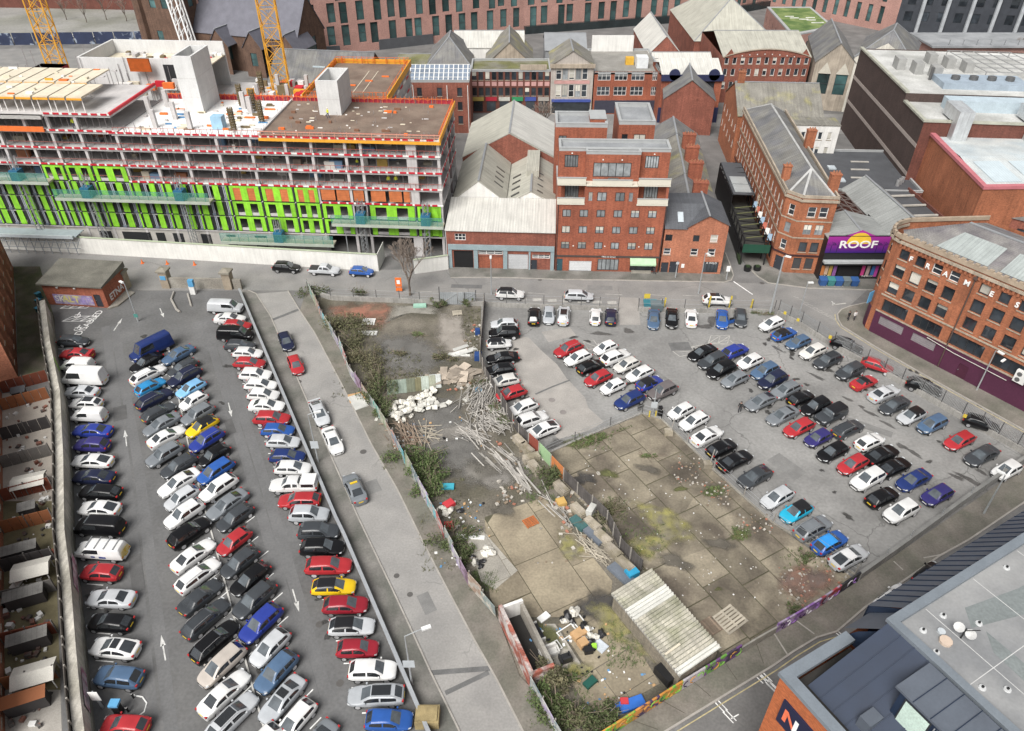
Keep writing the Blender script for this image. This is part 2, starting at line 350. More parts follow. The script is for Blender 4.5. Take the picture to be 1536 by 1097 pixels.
for k,(px,py,l,w_,a) in enumerate(((180,620,3,1.6,-65),(205,860,5,1.2,-63),(380,900,4,1.5,-62),(345,640,3,1.0,-62),(980,560,6,1.5,-55),(1180,700,4,2.2,-55),(1020,520,3,2,5),(1300,640,6,1.2,-32),(1420,745,4,1.4,-32),(905,545,3,1.4,30),(640,905,2.4,1.2,-63),(560,730,2.0,1.4,-63),(700,430,5,1.1,-3),(900,432,4,1.4,-3),(1090,445,3,1.2,-10),(330,420,4,1.1,-6),(150,395,3,1.2,-6))):
    c=P(px,py);d=Vector((math.cos(R(a)),math.sin(R(a)),0));n_=Vector((-d.y,d.x,0));sheet('road_patch',[c+d*l/2*i+n_*w_/2*j for i,j in ((-1,-1),(1,-1),(1,1),(-1,1))],pm1 if k % 3==0 and k>3 else pm2 if k>3 else mat('dark_repair',(.095,.094,.093),.9,var=.15,scale=.8),.0295)
# hatched bays
def line(a,b,w_=.1,m=paint_w,z=.014,name='bay_line'):return strip(name,[a,b],w_,m,z)
def hatch(o,ux,uy,nx,ny,z=.0235,m=paint_faint):
    o,ux,uy=Vector(o),Vector(ux),Vector(uy)
    for i in range(nx+1):line(o+ux*i/nx,o+ux*i/nx+uy,.1,m,z)
    for j in (0,1):line(o+uy*j,o+uy*j+ux,.1,m,z)
    for i in range(nx):line(o+ux*i/nx,o+ux*(i+1)/nx+uy,.1,m,z+.004)
hatch(Q('C1',950,100),Q('C1',1280,40)-Q('C1',950,100),Q('C1',995,135)-Q('C1',950,100),3,1)
hatch(Q('C1',440,50),Q('C1',500,40)-Q('C1',440,50),Q('C1',470,95)-Q('C1',440,50),1,1)
hatch(Q('C1',1160,60),Q('C1',1270,60)-Q('C1',1160,60),Q('C1',1175,15)-Q('C1',1160,60),2,1)
# main street markings
for k in range(9):
    c=P(560+k*58+(k % 2)*6,436+k*.9);line(c,c+Vector((2.6,-.25,0)),.1,paint_faint,.016,'centre_line')
for k in range(7):
    c=P(783+k*22.5,449+k*.9);sheet('loading_mark',[c+Vector(q) for q in ((-.7,-.4,0),(.7,-.4,0),(.7,.4,0),(-.7,.4,0))],paint_faint,.018)
line(Q('C0',1305,700),Q('C0',1415,775),.2,paint_w,.018,'give_way_line')
for k in range(9):
    c=Q('D0',205+k*27,785+k*15);line(c,c+Vector((.8,-.55,0)),.08,paint_faint,.018,'centre_line')
    c=Q('D0',255+k*23,825+k*12);line(c,c+Vector((.6,-.45,0)),.08,paint_faint,.018,'centre_line')
def arrow(a,b,w_=.13,m=None,z=.018):
    m=m or mat('arrow_paint',(.52,.52,.5),.85,var=.3,scale=2.,fine=.25);a,b=a.lerp(b,.08),a.lerp(b,.92)
    a,b=Vector((a[0],a[1],0)),Vector((b[0],b[1],0));d=(b-a);l=d.length;d /= l;n=Vector((-d.y,d.x,0));mb=MB()
    h=a+d*(l*.62)
    mb.add([(p.x,p.y,z) for p in (a-n*w_/2,a+n*w_/2,h+n*w_/2,h-n*w_/2)],[(0,3,2,1)])
    mb.add([(p.x,p.y,z) for p in (h-n*w_*1.9-d*.15,h+n*w_*1.9-d*.15,b)],[(0,2,1)])
    return mb.build('lane_arrow',m,kind='structure')
arrow(Q('A1',730,660),Q('A1',717,548));arrow(Q('A1',1312,392),Q('A1',1335,490));arrow(Q('A2',955,705),Q('A2',925,530))
arrow(Q('B2',222,268),Q('B2',268,425));arrow(Q('A0',650,990),Q('A0',708,905));arrow(Q('A0',918,850),Q('A0',945,912),.14)
arrow(Q('D0',425,812),Q('D0',450,838));line(Q('D0',430,835),Q('D0',510,825),.25,paint_faint,.018)
# left car park: dividing line, bay ticks, disabled bays
strip('dividing_kerb',[Q('A1',945,0),Q('A1',960,40),Q('A1',1090,670),Q('A1',1200,1090),Q('A2',1230,0),Q('A2',1460,870),Q('A2',1500,1010),P(405,1125)],.16,mat('divider',(.5,.49,.46),.8),0,.1)
for i in range(17):
    t=i/16;a=Q('A2',1240,60)*t+Q('A1',990,150)*(1-t) if i<8 else None
RT=[('A1',1330,115),('A1',1365,230),('A1',1395,290),('A1',1418,350),('A1',1450,415),('A1',1465,482),('A1',1485,548),('A1',1520,622),('B1',85,693),('B1',115,770),
      ('B2',265,25),('B2',305,127),('B2',340,230),('B2',395,340),('B2',430,460),('B2',475,578),('B2',520,708),('B2',565,848),('B2',625,993)]
for zn,x,y in RT:c=Q(zn,x,y);line(c,c+Vector((1.2,.05,0)),.11,paint_w,.014)
for zn,x,y in [('A2',500,250),('A2',500,385),('A2',535,530),('A2',550,690),('A1',335,90)]:c=Q(zn,x,y);line(c,c+Vector((1.7,-.15,0)),.11,paint_w,.014)
for zn,x,y in [('A1',1075,140),('A1',1410,1095),('A2',1430,20),('B2',30,105),('B2',60,235),('B2',110,350),('B2',140,490),('B2',280,920),('B2',325,1085),('A1',920,800),('A1',1115,740)]:
    c=Q(zn,x,y);line(c,c+Vector((.75,1.0,0)),.11,paint_w,.014)
for zn,x,y in [('A1',1045,600),('A1',1130,960),('A2',1240,200),('A2',1290,310),('A2',1340,400),('A2',1360,560),('A2',1400,690),('A2',1430,850),('A1',955,240),('A1',1010,440),('A1',970,380),('A2',1215,80)]:
    c=Q(zn,x,y);line(c-Vector((.6,.85,0)),c+Vector((.6,.85,0)),.11,paint_w,.014)
def text(name,s,m,parent=None,size=1.,loc=(0,0,0),rot=(0,0,0),ext=0.,align='CENTER',sx=1.,kind=None,bold=0.):
    c=bpy.data.curves.new(name,'FONT');c.body=s;c.size=size;c.extrude=ext;c.align_x=align;c.align_y='CENTER';c.offset=bold;c.resolution_u=3
    tmp=bpy.data.objects.new(name,c);me=bpy.data.meshes.new_from_object(tmp);bpy.data.objects.remove(tmp);me.materials.clear();me.materials.append(m)
    o=link(name,me);o.location=loc;o.rotation_euler=rot;o.scale=(sx,1,1)
    if parent is not None:o.parent=parent
    if kind:o['kind']=kind
    return o
text('painted_word','DISABLED',paint_w,size=1.5,loc=Q('A0',515,935,.02),rot=(0,0,R(85)),kind='structure')
for y in (855,930):hatch(Q('A0',345+(y-855)*.15,y),Vector((4.0,0.1,0)),Vector((.9,1.4,0)),3,1,.018,paint_w)
for y in (897,972):
    c=Q('A0',445,y);mb=MB()
    for k in range(16):
        a0,a1=R(k*20-150),R(k*20-130);mb.add([(c.x+.5*math.cos(a0),c.y+.5*math.sin(a0),.019),(c.x+.5*math.cos(a1),c.y+.5*math.sin(a1),.019),(c.x+.36*math.cos(a1),c.y+.36*math.sin(a1),.019),(c.x+.36*math.cos(a0),c.y+.36*math.sin(a0),.019)],[(0,1,2,3)])
    mb.box(c.x-.12,c.x+.05,c.y,c.y+1.0,.018,.0195);mb.build('wheelchair_mark',paint_w,kind='structure')
# asphalt wear bands in the left car park aisles
band=mat('asphalt_worn',(.15,.15,.15),.9,var=.12,scale=.3,fine=.1,col2=(.12,.12,.12),mixscale=.15,mixw=.2)
for a,b,c in (((158,490),(188,700),(232,1120)),((172,490),(208,700),(260,1120)),((318,520),(372,700),(470,1050)),((332,520),(390,700),(492,1050))):strip('wear_band',[P(*a),P(*b),P(*c)],1.1,band,.0085)

# ---------------------------------------------------------------- waste ground
LOT_B=poly(GW[:10])+[P(779,1014),P(830,1095),P(848,1125),P(885,1125),P(950,1082),P(1021,1037),P(1086,997),P(1130,970),P(1193,934),P(1285,874),P(1160,784),P(1070,703),P(995,628),P(963,620),P(862,662),P(809,684),P(760,628),P(729,568),P(721,524),P(726,458),P(500,450)]
sheet('waste_ground',LOT_B,dirt_m,.004)
soft_sheet('red_floor',[Qz('E1',*q) for q in ((180,150),(300,135),(510,130),(540,160),(500,250),(470,285),(400,280),(330,225),(170,215))],redtile_m,.012)
soft_sheet('concrete_floor',[Qz('E1',*q) for q in ((540,145),(770,140),(800,200),(640,190),(520,220),(490,250))],mat('soft_concrete',(.3,.285,.25),.9,var=.2,scale=.4,fine=.2,soft=.45),.014)
soft_sheet('concrete_floor',[Qz('E1',*q) for q in ((800,180),(930,190),(940,270),(980,380),(1030,440),(900,470),(850,440),(780,350),(790,270))],mat('pinkish_concrete',(.33,.30,.265),.9,var=.15,scale=.5,fine=.15,soft=.45),.016)
soft_sheet('rough_ground',[Qz('E1',*q) for q in ((420,320),(640,300),(760,360),(820,420),(860,480),(700,560),(500,560),(420,420))],mat('grey_dirt',(.155,.15,.14),.95,var=.22,scale=.5,fine=.25,bump=.3,soft=.45),.0135)
soft_sheet('rough_ground',[Qz('E1',*q) for q in ((600,760),(820,640),(930,680),(960,850),(1100,960),(1120,1090),(1040,1200),(760,1100),(640,980),(560,840))],mat('grey_dirt'  ,(.2,.19,.175)),.0125)
blotch('pale_dust',Qz('E1',880,880),4.5,1.2,R(40),dirtpale_m,.0145,5);blotch('pale_dust',Qz('E2',560,60),3.2,1.6,R(20),dirtpale_m,.0145,6);blotch('pale_dust',Qz('E1',800,560),3.5,1.5,R(10),dirtpale_m,.0147,7)
blotch('pale_dust',Qz('E2',430,90),3.0,2.2,R(-30),dirtpale_m,.0149,8)

def clip_poly(sub,clip):
    """Sutherland-Hodgman: slab outline cut by the convex outline of the plot"""
    a=sum(clip[i].x*clip[(i+1) % len(clip)].y-clip[(i+1) % len(clip)].x*clip[i].y for i in range(len(clip)))
    if a<0:clip=clip[::-1]
    out=sub
    for i in range(len(clip)):
        A,B=clip[i],clip[(i+1) % len(clip)];inp=out;out=[]
        side=lambda p:(B.x-A.x)*(p.y-A.y)-(B.y-A.y)*(p.x-A.x)
        for j in range(len(inp)):
            p,q=inp[j],inp[(j+1) % len(inp)];sp,sq=side(p),side(q)
            if sp>=0:out.append(p)
            if (sp>=0) != (sq>=0):t=sp/(sp-sq);out.append(p+(q-p)*t)
        if not out:return []
    return out
def slabs(name,plot,org,d,su,sv,m,seed,z=.05,gap=.07,skip=.0,label='waste ground'):
    rr=random.Random(seed);d=d.normalized();n=Vector((-d.y,d.x,0));root=link(name,None);root['kind']='structure';vs=[-90,0]
    for j in range(-16,16):
        off=rr.uniform(-.5,.5)*su;i0=-60.0
        while i0<60:
            l=su*rr.choice((.7,1.,1.,1.25));a,b=i0+off,i0+off+l;i0+=l
            q=[org+d*x+n*y for x,y in ((a+gap/2,j*sv+gap/2),(b-gap/2,j*sv+gap/2),(b-gap/2,(j+1)*sv-gap/2),(a+gap/2,(j+1)*sv-gap/2))]
            zz=z+rr.uniform(-.02,.03);tx,ty=rr.uniform(-.006,.006),rr.uniform(-.006,.006);cx=sum(q,Vector())/4
            for c in [clip_poly(q,pp) for pp in (plot if isinstance(plot[0],list) else [plot])]:
                if len(c)<3:continue
                ar=abs(sum(c[k].x*c[(k+1) % len(c)].y-c[(k+1) % len(c)].x*c[k].y for k in range(len(c))))/2
                if ar<.25:continue
                mb=MB();mb.prism(c,-.02,zz)
                mb.v=[(x,y,(w_ if w_<0 else w_+(x-cx.x)*tx+(y-cx.y)*ty)) for x,y,w_ in mb.v]
                mb.build('concrete_slab',m,root)
    return root
PLOT2=poly([(811,686),(862,664),(963,622),(993,630),(1068,706),(1158,786),(1281,868),(1193,929),(1090,990),(968,858)])
sheet('slab_bed',PLOT2,mat('joint_soil',(.09,.084,.052),.95,var=.3,scale=.8),.0065)
PL3=[poly(q) for q in ([(811,686),(862,664),(963,622),(993,630),(1068,706),(968,858)],[(1068,706),(1158,786),(968,858)],[(1158,786),(1280,868),(1193,929),(1090,990),(968,858)])]
slabs('slab_floor',PL3,P(840,706),P(969,856)-P(840,706),5.2,3.6,slab_m,11,gap=.13)
PLOT1=[Qz('E2',*q) for q in ((420,355),(750,220),(1140,690),(1090,790),(880,900),(560,900),(440,780),(620,670))]
PLOT1=[Qz('E2',*q) for q in ((410,330),(750,215),(1145,700),(1130,830),(900,905),(500,905),(440,790))]
sheet('slab_bed',PLOT1,mat('joint_soil',(.09,.084,.052)),.0065)
slabs('slab_floor',PLOT1,Qz('E2',420,355),Qz('E2',600,640)-Qz('E2',420,355),6.5,5.2,slab2_m,5,.04,.09)
PLOT1B=[Qz('E2',*q) for q in ((300,440),(400,410),(600,640),(620,670),(470,750),(390,700),(430,600),(300,500))]
slabs('slab_floor',PLOT1B[:3]+PLOT1B[4:6],Qz('E2',400,410),Qz('E2',600,640)-Qz('E2',420,355),4.5,3.5,mat('pale_slab',(.33,.31,.27),.9,var=.16,scale=.5,fine=.15,rnd=.12),8,.12,.05)
PLOT1C=[Qz('E4',*q) for q in ((520,200),(620,200),(800,480),(870,600),(760,690),(520,560),(500,380))]
slabs('slab_floor',PLOT1C[:4]+PLOT1C[5:],Qz('E4',620,200),Qz('E4',800,480)-Qz('E4',620,200),4.5,3.0,mat('pale_slab',(.3,.29,.25)),9,.06,.05)
PLOT1D=[Qz('E4',*q) for q in ((760,690),(1280,370),(1480,690),(1230,830),(900,920))]
slabs('slab_floor',PLOT1D,Qz('E4',900,600),Qz('E4',1280,370)-Qz('E4',900,600),4.5,3.2,slab2_m,12,.05,.06)
PLOT1E=[Qz('E4',*q) for q in ((640,200),(900,130),(1080,140),(1280,360),(900,595))]
slabs('slab_floor',PLOT1E,Qz('E4',900,600),Qz('E4',1280,370)-Qz('E4',900,600),6,4.2,slab2_m,13,.045,.06)
for k,(zn,x,y,rx,ry,m,rot) in enumerate([('E3',530,480,3.3,2.0,moss_m,-30),('E3',470,580,3.0,1.6,moss_m,30),('E3',420,610,1.6,1.2,moss_m,0),('E3',760,330,1.0,.8,mossg_m,0),('E3',245,238,1.1,.8,mossg_m,0),('E3',435,150,1.0,.5,mossg_m,0),
        ('E3',900,545,1.1,.7,mossg_m,0),('E3',770,810,.7,.5,mossg_m,0),('E3',130,75,3.2,1.0,mossg_m,25),('E3',600,315,.8,.4,mossg_m,0),('E4',1130,240,3.4,1.3,moss_m,-40),('E4',560,290,1.6,1.0,mossg_m,-40),('E4',800,590,1.4,1.0,moss_m,0),('E2',900,500,2.2,1.1,moss_m,-50)]):
    blotch('moss_patch',Qz(zn,x,y),rx,ry,R(rot),m,.085+.0015*k,40+k,kind='stuff')
wet_m=mat('wet_concrete',(.07,.066,.062),.5,var=.25,scale=.8,fine=.2,soft=.45)
for k,(zn,x,y,rx,ry) in enumerate([('E3',120,260,1.5,1.0),('E3',440,215,1.3,.8),('E3',800,590,1.6,.8),('E2',1080,850,2.0,2.4),('E2',525,290,1.5,.9),('E3',580,680,1.8,1.0)]):
    blotch('wet_patch',Qz(zn,x,y),rx,ry,R(-20),wet_m if k in (0,3) else mat('damp',(.12,.108,.088),.8,var=.3,scale=.7,fine=.2,soft=.45),.088+.0015*k,70+k)
soft_sheet('broken_brick_floor',[Qz('E3',*q) for q in ((1060,760),(1200,680),(1380,730),(1400,790),(1230,880),(1130,850))],mat('brick_floor',(.16,.12,.105),.95,var=.25,scale=.8,fine=.25,bump=.3,col2=(.25,.14,.1),mixscale=.4,soft=.45),.1)

# ================================================================ BUILDING KIT
brick_or=mat('brick_orange',(.36,.118,.066),.85,kind='brick',var=.18,scale=.35,fine=.1,streak=.16,col2=(.27,.085,.05),mixscale=.15,mixw=.2)
brick_rd=mat('brick_red',(.25,.09,.062),.85,kind='brick',var=.25,scale=.4,fine=.12,streak=.18)
brick_fr=mat('brick_tan',(.36,.135,.068),.85,kind='brick',var=.22,scale=.35,fine=.12,streak=.18)
brick_pk=mat('brick_pale',(.42,.17,.1),.85,kind='brick',var=.18,scale=.4,fine=.12,streak=.12)
brick_dk=mat('brick_dark',(.15,.055,.04),.85,kind='brick',var=.2,scale=.4,fine=.12,streak=.15)
brick_bn=mat('brick_brown',(.075,.052,.046),.85,kind='brick',var=.15,scale=.3,fine=.08,streak=.12)
slate_m=mat('slate',(.14,.14,.145),.75,kind='tile',var=.2,scale=.4,fine=.15,col2=(.19,.185,.17),mixscale=.3,streak=.2)
slate_d=mat('slate_dark',(.085,.09,.1),.7,kind='tile',var=.18,scale=.4,fine=.15,streak=.15)
slate_w=mat('slate_weathered',(.2,.19,.165),.8,kind='tile',var=.25,scale=.4,fine=.18,col2=(.28,.26,.13),mixscale=.25,mixpos=.62,mixw=.08,streak=.2)
roofw_m=mat('white_sheet_roof',(.54,.53,.49),.6,kind='seam',var=.1,scale=.3,fine=.06,bump=.15,streak=.16)
roofc_m=mat('cement_sheet_roof',(.43,.42,.36),.8,kind='corr',var=.12,scale=.4,fine=.08,bump=.25,streak=.18)
roofg_m=mat('grey_sheet_roof',(.3,.31,.3),.6,kind='corr',var=.14,scale=.3,fine=.1,bump=.3,streak=.2)
rooff_m=mat('flat_felt',(.3,.31,.32),.85,var=.15,scale=.4,fine=.1,col2=(.22,.23,.24),mixscale=.2)
roofd_m=mat('dark_felt',(.07,.073,.08),.8,var=.15,scale=.4,fine=.1)
stone_m=mat('sandstone',(.38,.32,.25),.85,var=.2,scale=.6,fine=.15,streak=.2)
cream_m=mat('cream_panel',(.62,.59,.5),.6,var=.06,scale=.5,fine=.04)
coping_m=mat('coping_grey',(.36,.37,.37),.6,var=.08,scale=.8,fine=.05)
white_m=mat('white_render',(.7,.69,.66),.8,var=.08,scale=.5,fine=.06,streak=.1)
frame_w=plain('frame_white',(.72,.72,.7),.5);frame_d=plain('frame_dark',(.03,.032,.035),.5);frame_g=plain('frame_grey',(.22,.23,.24),.5)
pane_m=mat('window_glass',(.035,.042,.05),.05,var=.5,scale=.5,fine=0,spec=.7,rnd=.5)
pane_l=mat('window_curtain',(.26,.28,.29),.12,var=.4,scale=.9,fine=.1,spec=.6,rnd=.45)
pane_t=mat('window_teal',(.05,.1,.1),.05,var=.5,scale=.3,fine=0,spec=.7,rnd=.6)
lead_m=mat('lead_grey',(.25,.26,.27),.6,var=.1,scale=.6,fine=.08)
STY={'w':(frame_w,pane_m,1,1,stone_m),'d':(frame_d,pane_m,1,1,stone_m),'c':(frame_g,pane_l,2,1,None),'v':(frame_d,pane_l,2,1,None),'s':(frame_w,pane_m,1,2,stone_m),'n':(frame_d,pane_m,1,1,None),'t':(frame_d,pane_t,1,2,None),
       'g':(frame_d,pane_m,4,1,None),'W':(frame_w,pane_m,3,2,None),'G':(frame_d,pane_l,5,1,None),'b':(plain('boarded',(.05,.05,.052),.8),plain('boarded',(.05,.05,.052)),1,1,stone_m)}
WC={};WR=random.Random(31)
def win_mesh(style,w_,h_,rev):
    k=(style,round(w_,2),round(h_,2),rev)
    if k in WC:return WC[k]
    fm,pm,nx,nz,sill=STY[style];f=MB();t=min(.09,w_*.09)
    y0,y1=rev-.07,rev
    f.box(0,w_,y0,y1,0,t);f.box(0,w_,y0,y1,h_-t,h_);f.box(0,t,y0,y1,t,h_-t);f.box(w_-t,w_,y0,y1,t,h_-t)
    for i in range(1,nx):x=w_*i/nx;f.box(x-t/2,x+t/2,y0+.005,y1,t,h_-t)
    for i in range(1,nz):z=h_*i/nz;f.box(t,w_-t,y0+.01,y1,z-t/2,z+t/2)
    p=MB().box(t*.5,w_-t*.5,rev-.02,rev+.03,t*.5,h_-t*.5)
    s=MB().box(-.08,w_+.08,-.08,rev,-.12,-.002).mesh('sill',sill) if sill else None
    WC[k]=(f.mesh('window',fm),p.mesh('pane',pm),s);return WC[k]
def put_window(root,style,w_,h_,loc,rz,rev=.16,sill=True):
    f,p,s=win_mesh(style,w_,h_,rev);o=link('window',f,root,loc=loc,rz=rz);q=link('pane',p,o);wv=WR.random()
    if wv<.3 and h_>.8 and style in 'sdwcv':hb=round(h_*(.3 if wv<.12 else .5 if wv<.2 else .85),2);k=('blind',round(w_,2),hb,rev);WC[k]=WC.get(k) or MB().box(.06,w_-.06,rev-.045,rev-.021,0,hb).mesh('blind',mat('blind_cream',(.5,.48,.42),.8,rnd=.3));link('blind',WC[k],o,loc=(0,0,h_-hb-.05))
    if s and sill:link('sill',s,o)
    return o
def wall(root,p0,p1,z0,z1,ops=(),m=None,name='wall',rev=.16,zt=None,win=True):
    """one wall face from p0 to p1 (outside on the right-hand side), real openings with reveals; zt: gable apex (u, z)"""
    p0,p1=Vector((p0[0],p0[1],0)),Vector((p1[0],p1[1],0));d=p1-p0;W_=d.length;d /= W_;n=Vector((d.y,-d.x,0));rz=math.atan2(d.y,d.x)
    us=sorted({0.,round(W_,4)} | {round(min(max(u,0),W_),4) for o in ops for u in o[:2]});zs=sorted({round(z0,4),round(z1,4)} | {round(z,4) for o in ops for z in o[2:4]})
    mb=MB();pt=lambda u,z,e=0.:p0+d*u-n*e+Vector((0,0,z))
    for a,b in zip(us,us[1:]):
        run=None
        for c,e in zip(zs,zs[1:]):
            um,zm=(a+b)/2,(c+e)/2;hole=any(o[0]<um<o[1] and o[2]<zm<o[3] for o in ops)
            if hole:continue
            mb.add([pt(a,c),pt(b,c),pt(b,e),pt(a,e)],[(0,1,2,3)])
    if zt:mb.add([pt(0,z1),pt(W_,z1),pt(*zt)],[(0,1,2)])
    for o in ops:
        a,b,c,e=o[:4]
        mb.add([pt(a,c),pt(b,c),pt(b,e),pt(a,e),pt(a,c,rev),pt(b,c,rev),pt(b,e,rev),pt(a,e,rev)],[(0,4,5,1),(1,5,6,2),(2,6,7,3),(3,7,4,0)])
    ob=mb.build(name,m,root)
    for o in ops:
        a,b,c,e=o[:4];st=o[4] if len(o)>4 else 'd'
        if st is None:continue
        if st in STY:put_window(root,st,b-a,e-c,pt(a,c),rz,rev)
        else: # door, shutter, dark opening
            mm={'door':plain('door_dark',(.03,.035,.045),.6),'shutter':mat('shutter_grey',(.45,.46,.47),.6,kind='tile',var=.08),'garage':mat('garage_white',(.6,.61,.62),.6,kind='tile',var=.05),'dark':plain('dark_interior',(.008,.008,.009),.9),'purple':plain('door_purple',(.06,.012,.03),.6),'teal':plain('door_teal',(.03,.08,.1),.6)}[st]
            nm={'dark':'opening','garage':'garage_door','shutter':'roller_shutter'}.get(st,'door')
            q=MB().box(0,b-a,rev-.05,rev+.02,0,e-c).build(nm,mm,root);q.location=pt(a,c);q.rotation_euler=(0,0,rz)
            if nm=='door':h_=MB().box(.08,.14,rev-.1,rev-.05,(e-c)*.48,(e-c)*.53).build('handle',rim_g,q)
    return ob
rim_g=plain('handle_metal',(.5,.5,.5),.4,.6)
def grid(u0,du,n,w_,zs,h_,st='d'):return [(u0+du*i,u0+du*i+w_,z,z+h_,st) for z in zs for i in range(n)]
def gable(root,x0,x1,y0,y1,ze,zr,axis,m,over=.3,th=.12,name='roof',mats=None):
    """pitched roof as two thick slopes + ridge cap"""
    mb=MB()
    if axis=='y':
        c=(x0+x1)/2
        for s,xe in ((-1,x0-over),(1,x1+over)):
            zo=ze-over*(zr-ze)/(c-x0);a=[(c,y0-over,zr),(xe,y0-over,zo),(xe,y1+over,zo),(c,y1+over,zr)]
            if s>0:a=a[::-1]
            mb.add([(x,y,z+th) for x,y,z in a]+a,[(0,1,2,3),(7,6,5,4),(0,4,5,1),(1,5,6,2),(2,6,7,3)])
    else:
        c=(y0+y1)/2
        for s,ye in ((-1,y0-over),(1,y1+over)):
            zo=ze-over*(zr-ze)/(c-y0);a=[(x0-over,c,zr),(x0-over,ye,zo),(x1+over,ye,zo),(x1+over,c,zr)]
            if s>0:a=a[::-1]
            mb.add([(x,y,z+th) for x,y,z in a]+a,[(0,1,2,3),(7,6,5,4),(0,4,5,1),(1,5,6,2),(2,6,7,3)])
    r=mb.build(name,m,root)
    cap=MB()
    if axis=='y':cap.beam((c,y0-over,zr+th+.02),(c,y1+over,zr+th+.02),.35,.12)
    else:cap.beam((x0-over,c,zr+th+.02),(x1+over,c,zr+th+.02),.35,.12)
    cap.build('ridge',lead_m,r);return r
def flat(root,x0,x1,y0,y1,z,m=None,par=.5,t=.3,pm=None,cm=None):
    MB().sheet([(x0,y0,z),(x1,y0,z),(x1,y1,z),(x0,y1,z)]).build('roof',m or rooff_m,root)
    if par:
        pr=MB();pr.box(x0,x1,y0,y0+t,z-.02,z+par);pr.box(x0,x1,y1-t,y1,z-.02,z+par);pr.box(x0,x0+t,y0+t,y1-t,z-.02,z+par);pr.box(x1-t,x1,y0+t,y1-t,z-.02,z+par);o=pr.build('parapet',pm or coping_m,root)
        c=MB();e=.05
        c.box(x0-e,x1+e,y0-e,y0+t+e,z+par,z+par+.1);c.box(x0-e,x1+e,y1-t-e,y1+e,z+par,z+par+.1);c.box(x0-e,x0+t+e,y0+t+e,y1-t-e,z+par,z+par+.1);c.box(x1-t-e,x1+e,y0+t+e,y1-t-e,z+par,z+par+.1)
        c.build('coping',cm or coping_m,o)
def chimney(root,x,y,z0,z1,w_=1.2,d_=.7,m=None,pots=3):
    o=MB().box(x-w_/2,x+w_/2,y-d_/2,y+d_/2,z0,z1).box(x-w_/2-.08,x+w_/2+.08,y-d_/2-.08,y+d_/2+.08,z1,z1+.18).build('chimney',m or brick_rd,root)
    pm=plain('chimney_pot',(.35,.16,.09),.8)
    for i in range(pots):MB().cyl(x+(i-(pots-1)/2)*w_/(pots+.5),y,z1+.18,z1+.6,.13,8,.11).build('pot',pm,o)
    return o
def house(root,x0,x1,y0,y1,h,m,ops=None,sides='flrb'):
    ops=ops or {}
    if 'f' in sides:wall(root,(x0,y0),(x1,y0),0,h,ops.get('f',()),m)
    if 'r' in sides:wall(root,(x1,y0),(x1,y1),0,h,ops.get('r',()),m)
    if 'b' in sides:wall(root,(x1,y1),(x0,y1),0,h,ops.get('b',()),m)
    if 'l' in sides:wall(root,(x0,y1),(x0,y0),0,h,ops.get('l',()),m)
def hip(root,x0,x1,y0,y1,ze,zr,m,axis='x',inset=None,over=.2,name='roof'):
    x0 -= over;x1+=over;y0 -= over;y1+=over;mb=MB()
    if axis=='x':
        i=inset or (y1-y0)/2;c=(y0+y1)/2;a,b=(x0+i,c,zr),(x1-i,c,zr)
        mb.add([(x0,y0,ze),(x1,y0,ze),(x1,y1,ze),(x0,y1,ze),a,b],[(0,1,5,4),(1,2,5),(2,3,4,5),(3,0,4)])
    else:
        i=inset or (x1-x0)/2;c=(x0+x1)/2;a,b=(c,y0+i,zr),(c,y1-i,zr)
        mb.add([(x0,y0,ze),(x1,y0,ze),(x1,y1,ze),(x0,y1,ze),a,b],[(0,1,4),(1,2,5,4),(2,3,5),(3,0,4,5)])
    o=mb.build(name,m,root);cap=MB()
    for e in ((a,b),(a,mb.v[0]),(a,mb.v[3] if axis=='x' else mb.v[1]),(b,mb.v[2]),(b,mb.v[1] if axis=='x' else mb.v[3])):cap.beam(e[0],e[1],.3,.12)
    cap.build('ridge',lead_m,o);return o

# ================================================================ APARTMENT BLOCK
t=thing('apartment_block','orange brick apartment block with stepped top floors and balconies','building',(7.16,107.69,0),R(-1.93))
W_=17.06
cols=[.8,3.5,6.18,8.85,11.57,14.29]
ops=[(u,u+1.35,z,z+1.28,'v') for z in (4.2,7.0,9.85) for u in cols]
ops+=[(.25,1.2,.12,2.36,'teal'),(2.28,5.97,.12,2.0,'garage'),(6.96,10.42,.3,2.42,'G'),(12.3,16.3,.3,2.5,'g')]
wall(t,(0,0),(W_,0),0,12.1,ops,brick_or);wall(t,(W_,0),(W_,14),0,12.1,(),brick_or);wall(t,(0,14),(0,0),0,12.1,(),brick_or);wall(t,(W_,6.5),(0,6.5),12.1,19.6,(),brick_or);wall(t,(W_,14),(0,14),0,12.1,(),brick_or);flat(t,0,W_,6.55,14,12.12,rooff_m,.4)
part('fascia_band',plain('dark_band',(.07,.055,.05)),t,(-.05,W_+.05,-.1,-.002,2.75,3.05))
text('shop_sign','Mills & Grant',plain('sign_white',(.8,.8,.78)),t,.42,(8.7,-.13,2.9),(R(90),0,0))
aw=MB().add([(12.2,-.02,2.75),(16.4,-.02,2.75),(16.4,-1.1,2.1),(12.2,-1.1,2.1),(12.2,-1.1,1.85),(16.4,-1.1,1.85)],[(0,3,2,1),(3,4,5,2)]).build('awning',plain('awning_green',(.38,.55,.36),.8),t)
part('box_planter',plain('planter',(.3,.28,.24)),t,(12.6,15.8,-.5,-.1,.12,.5))
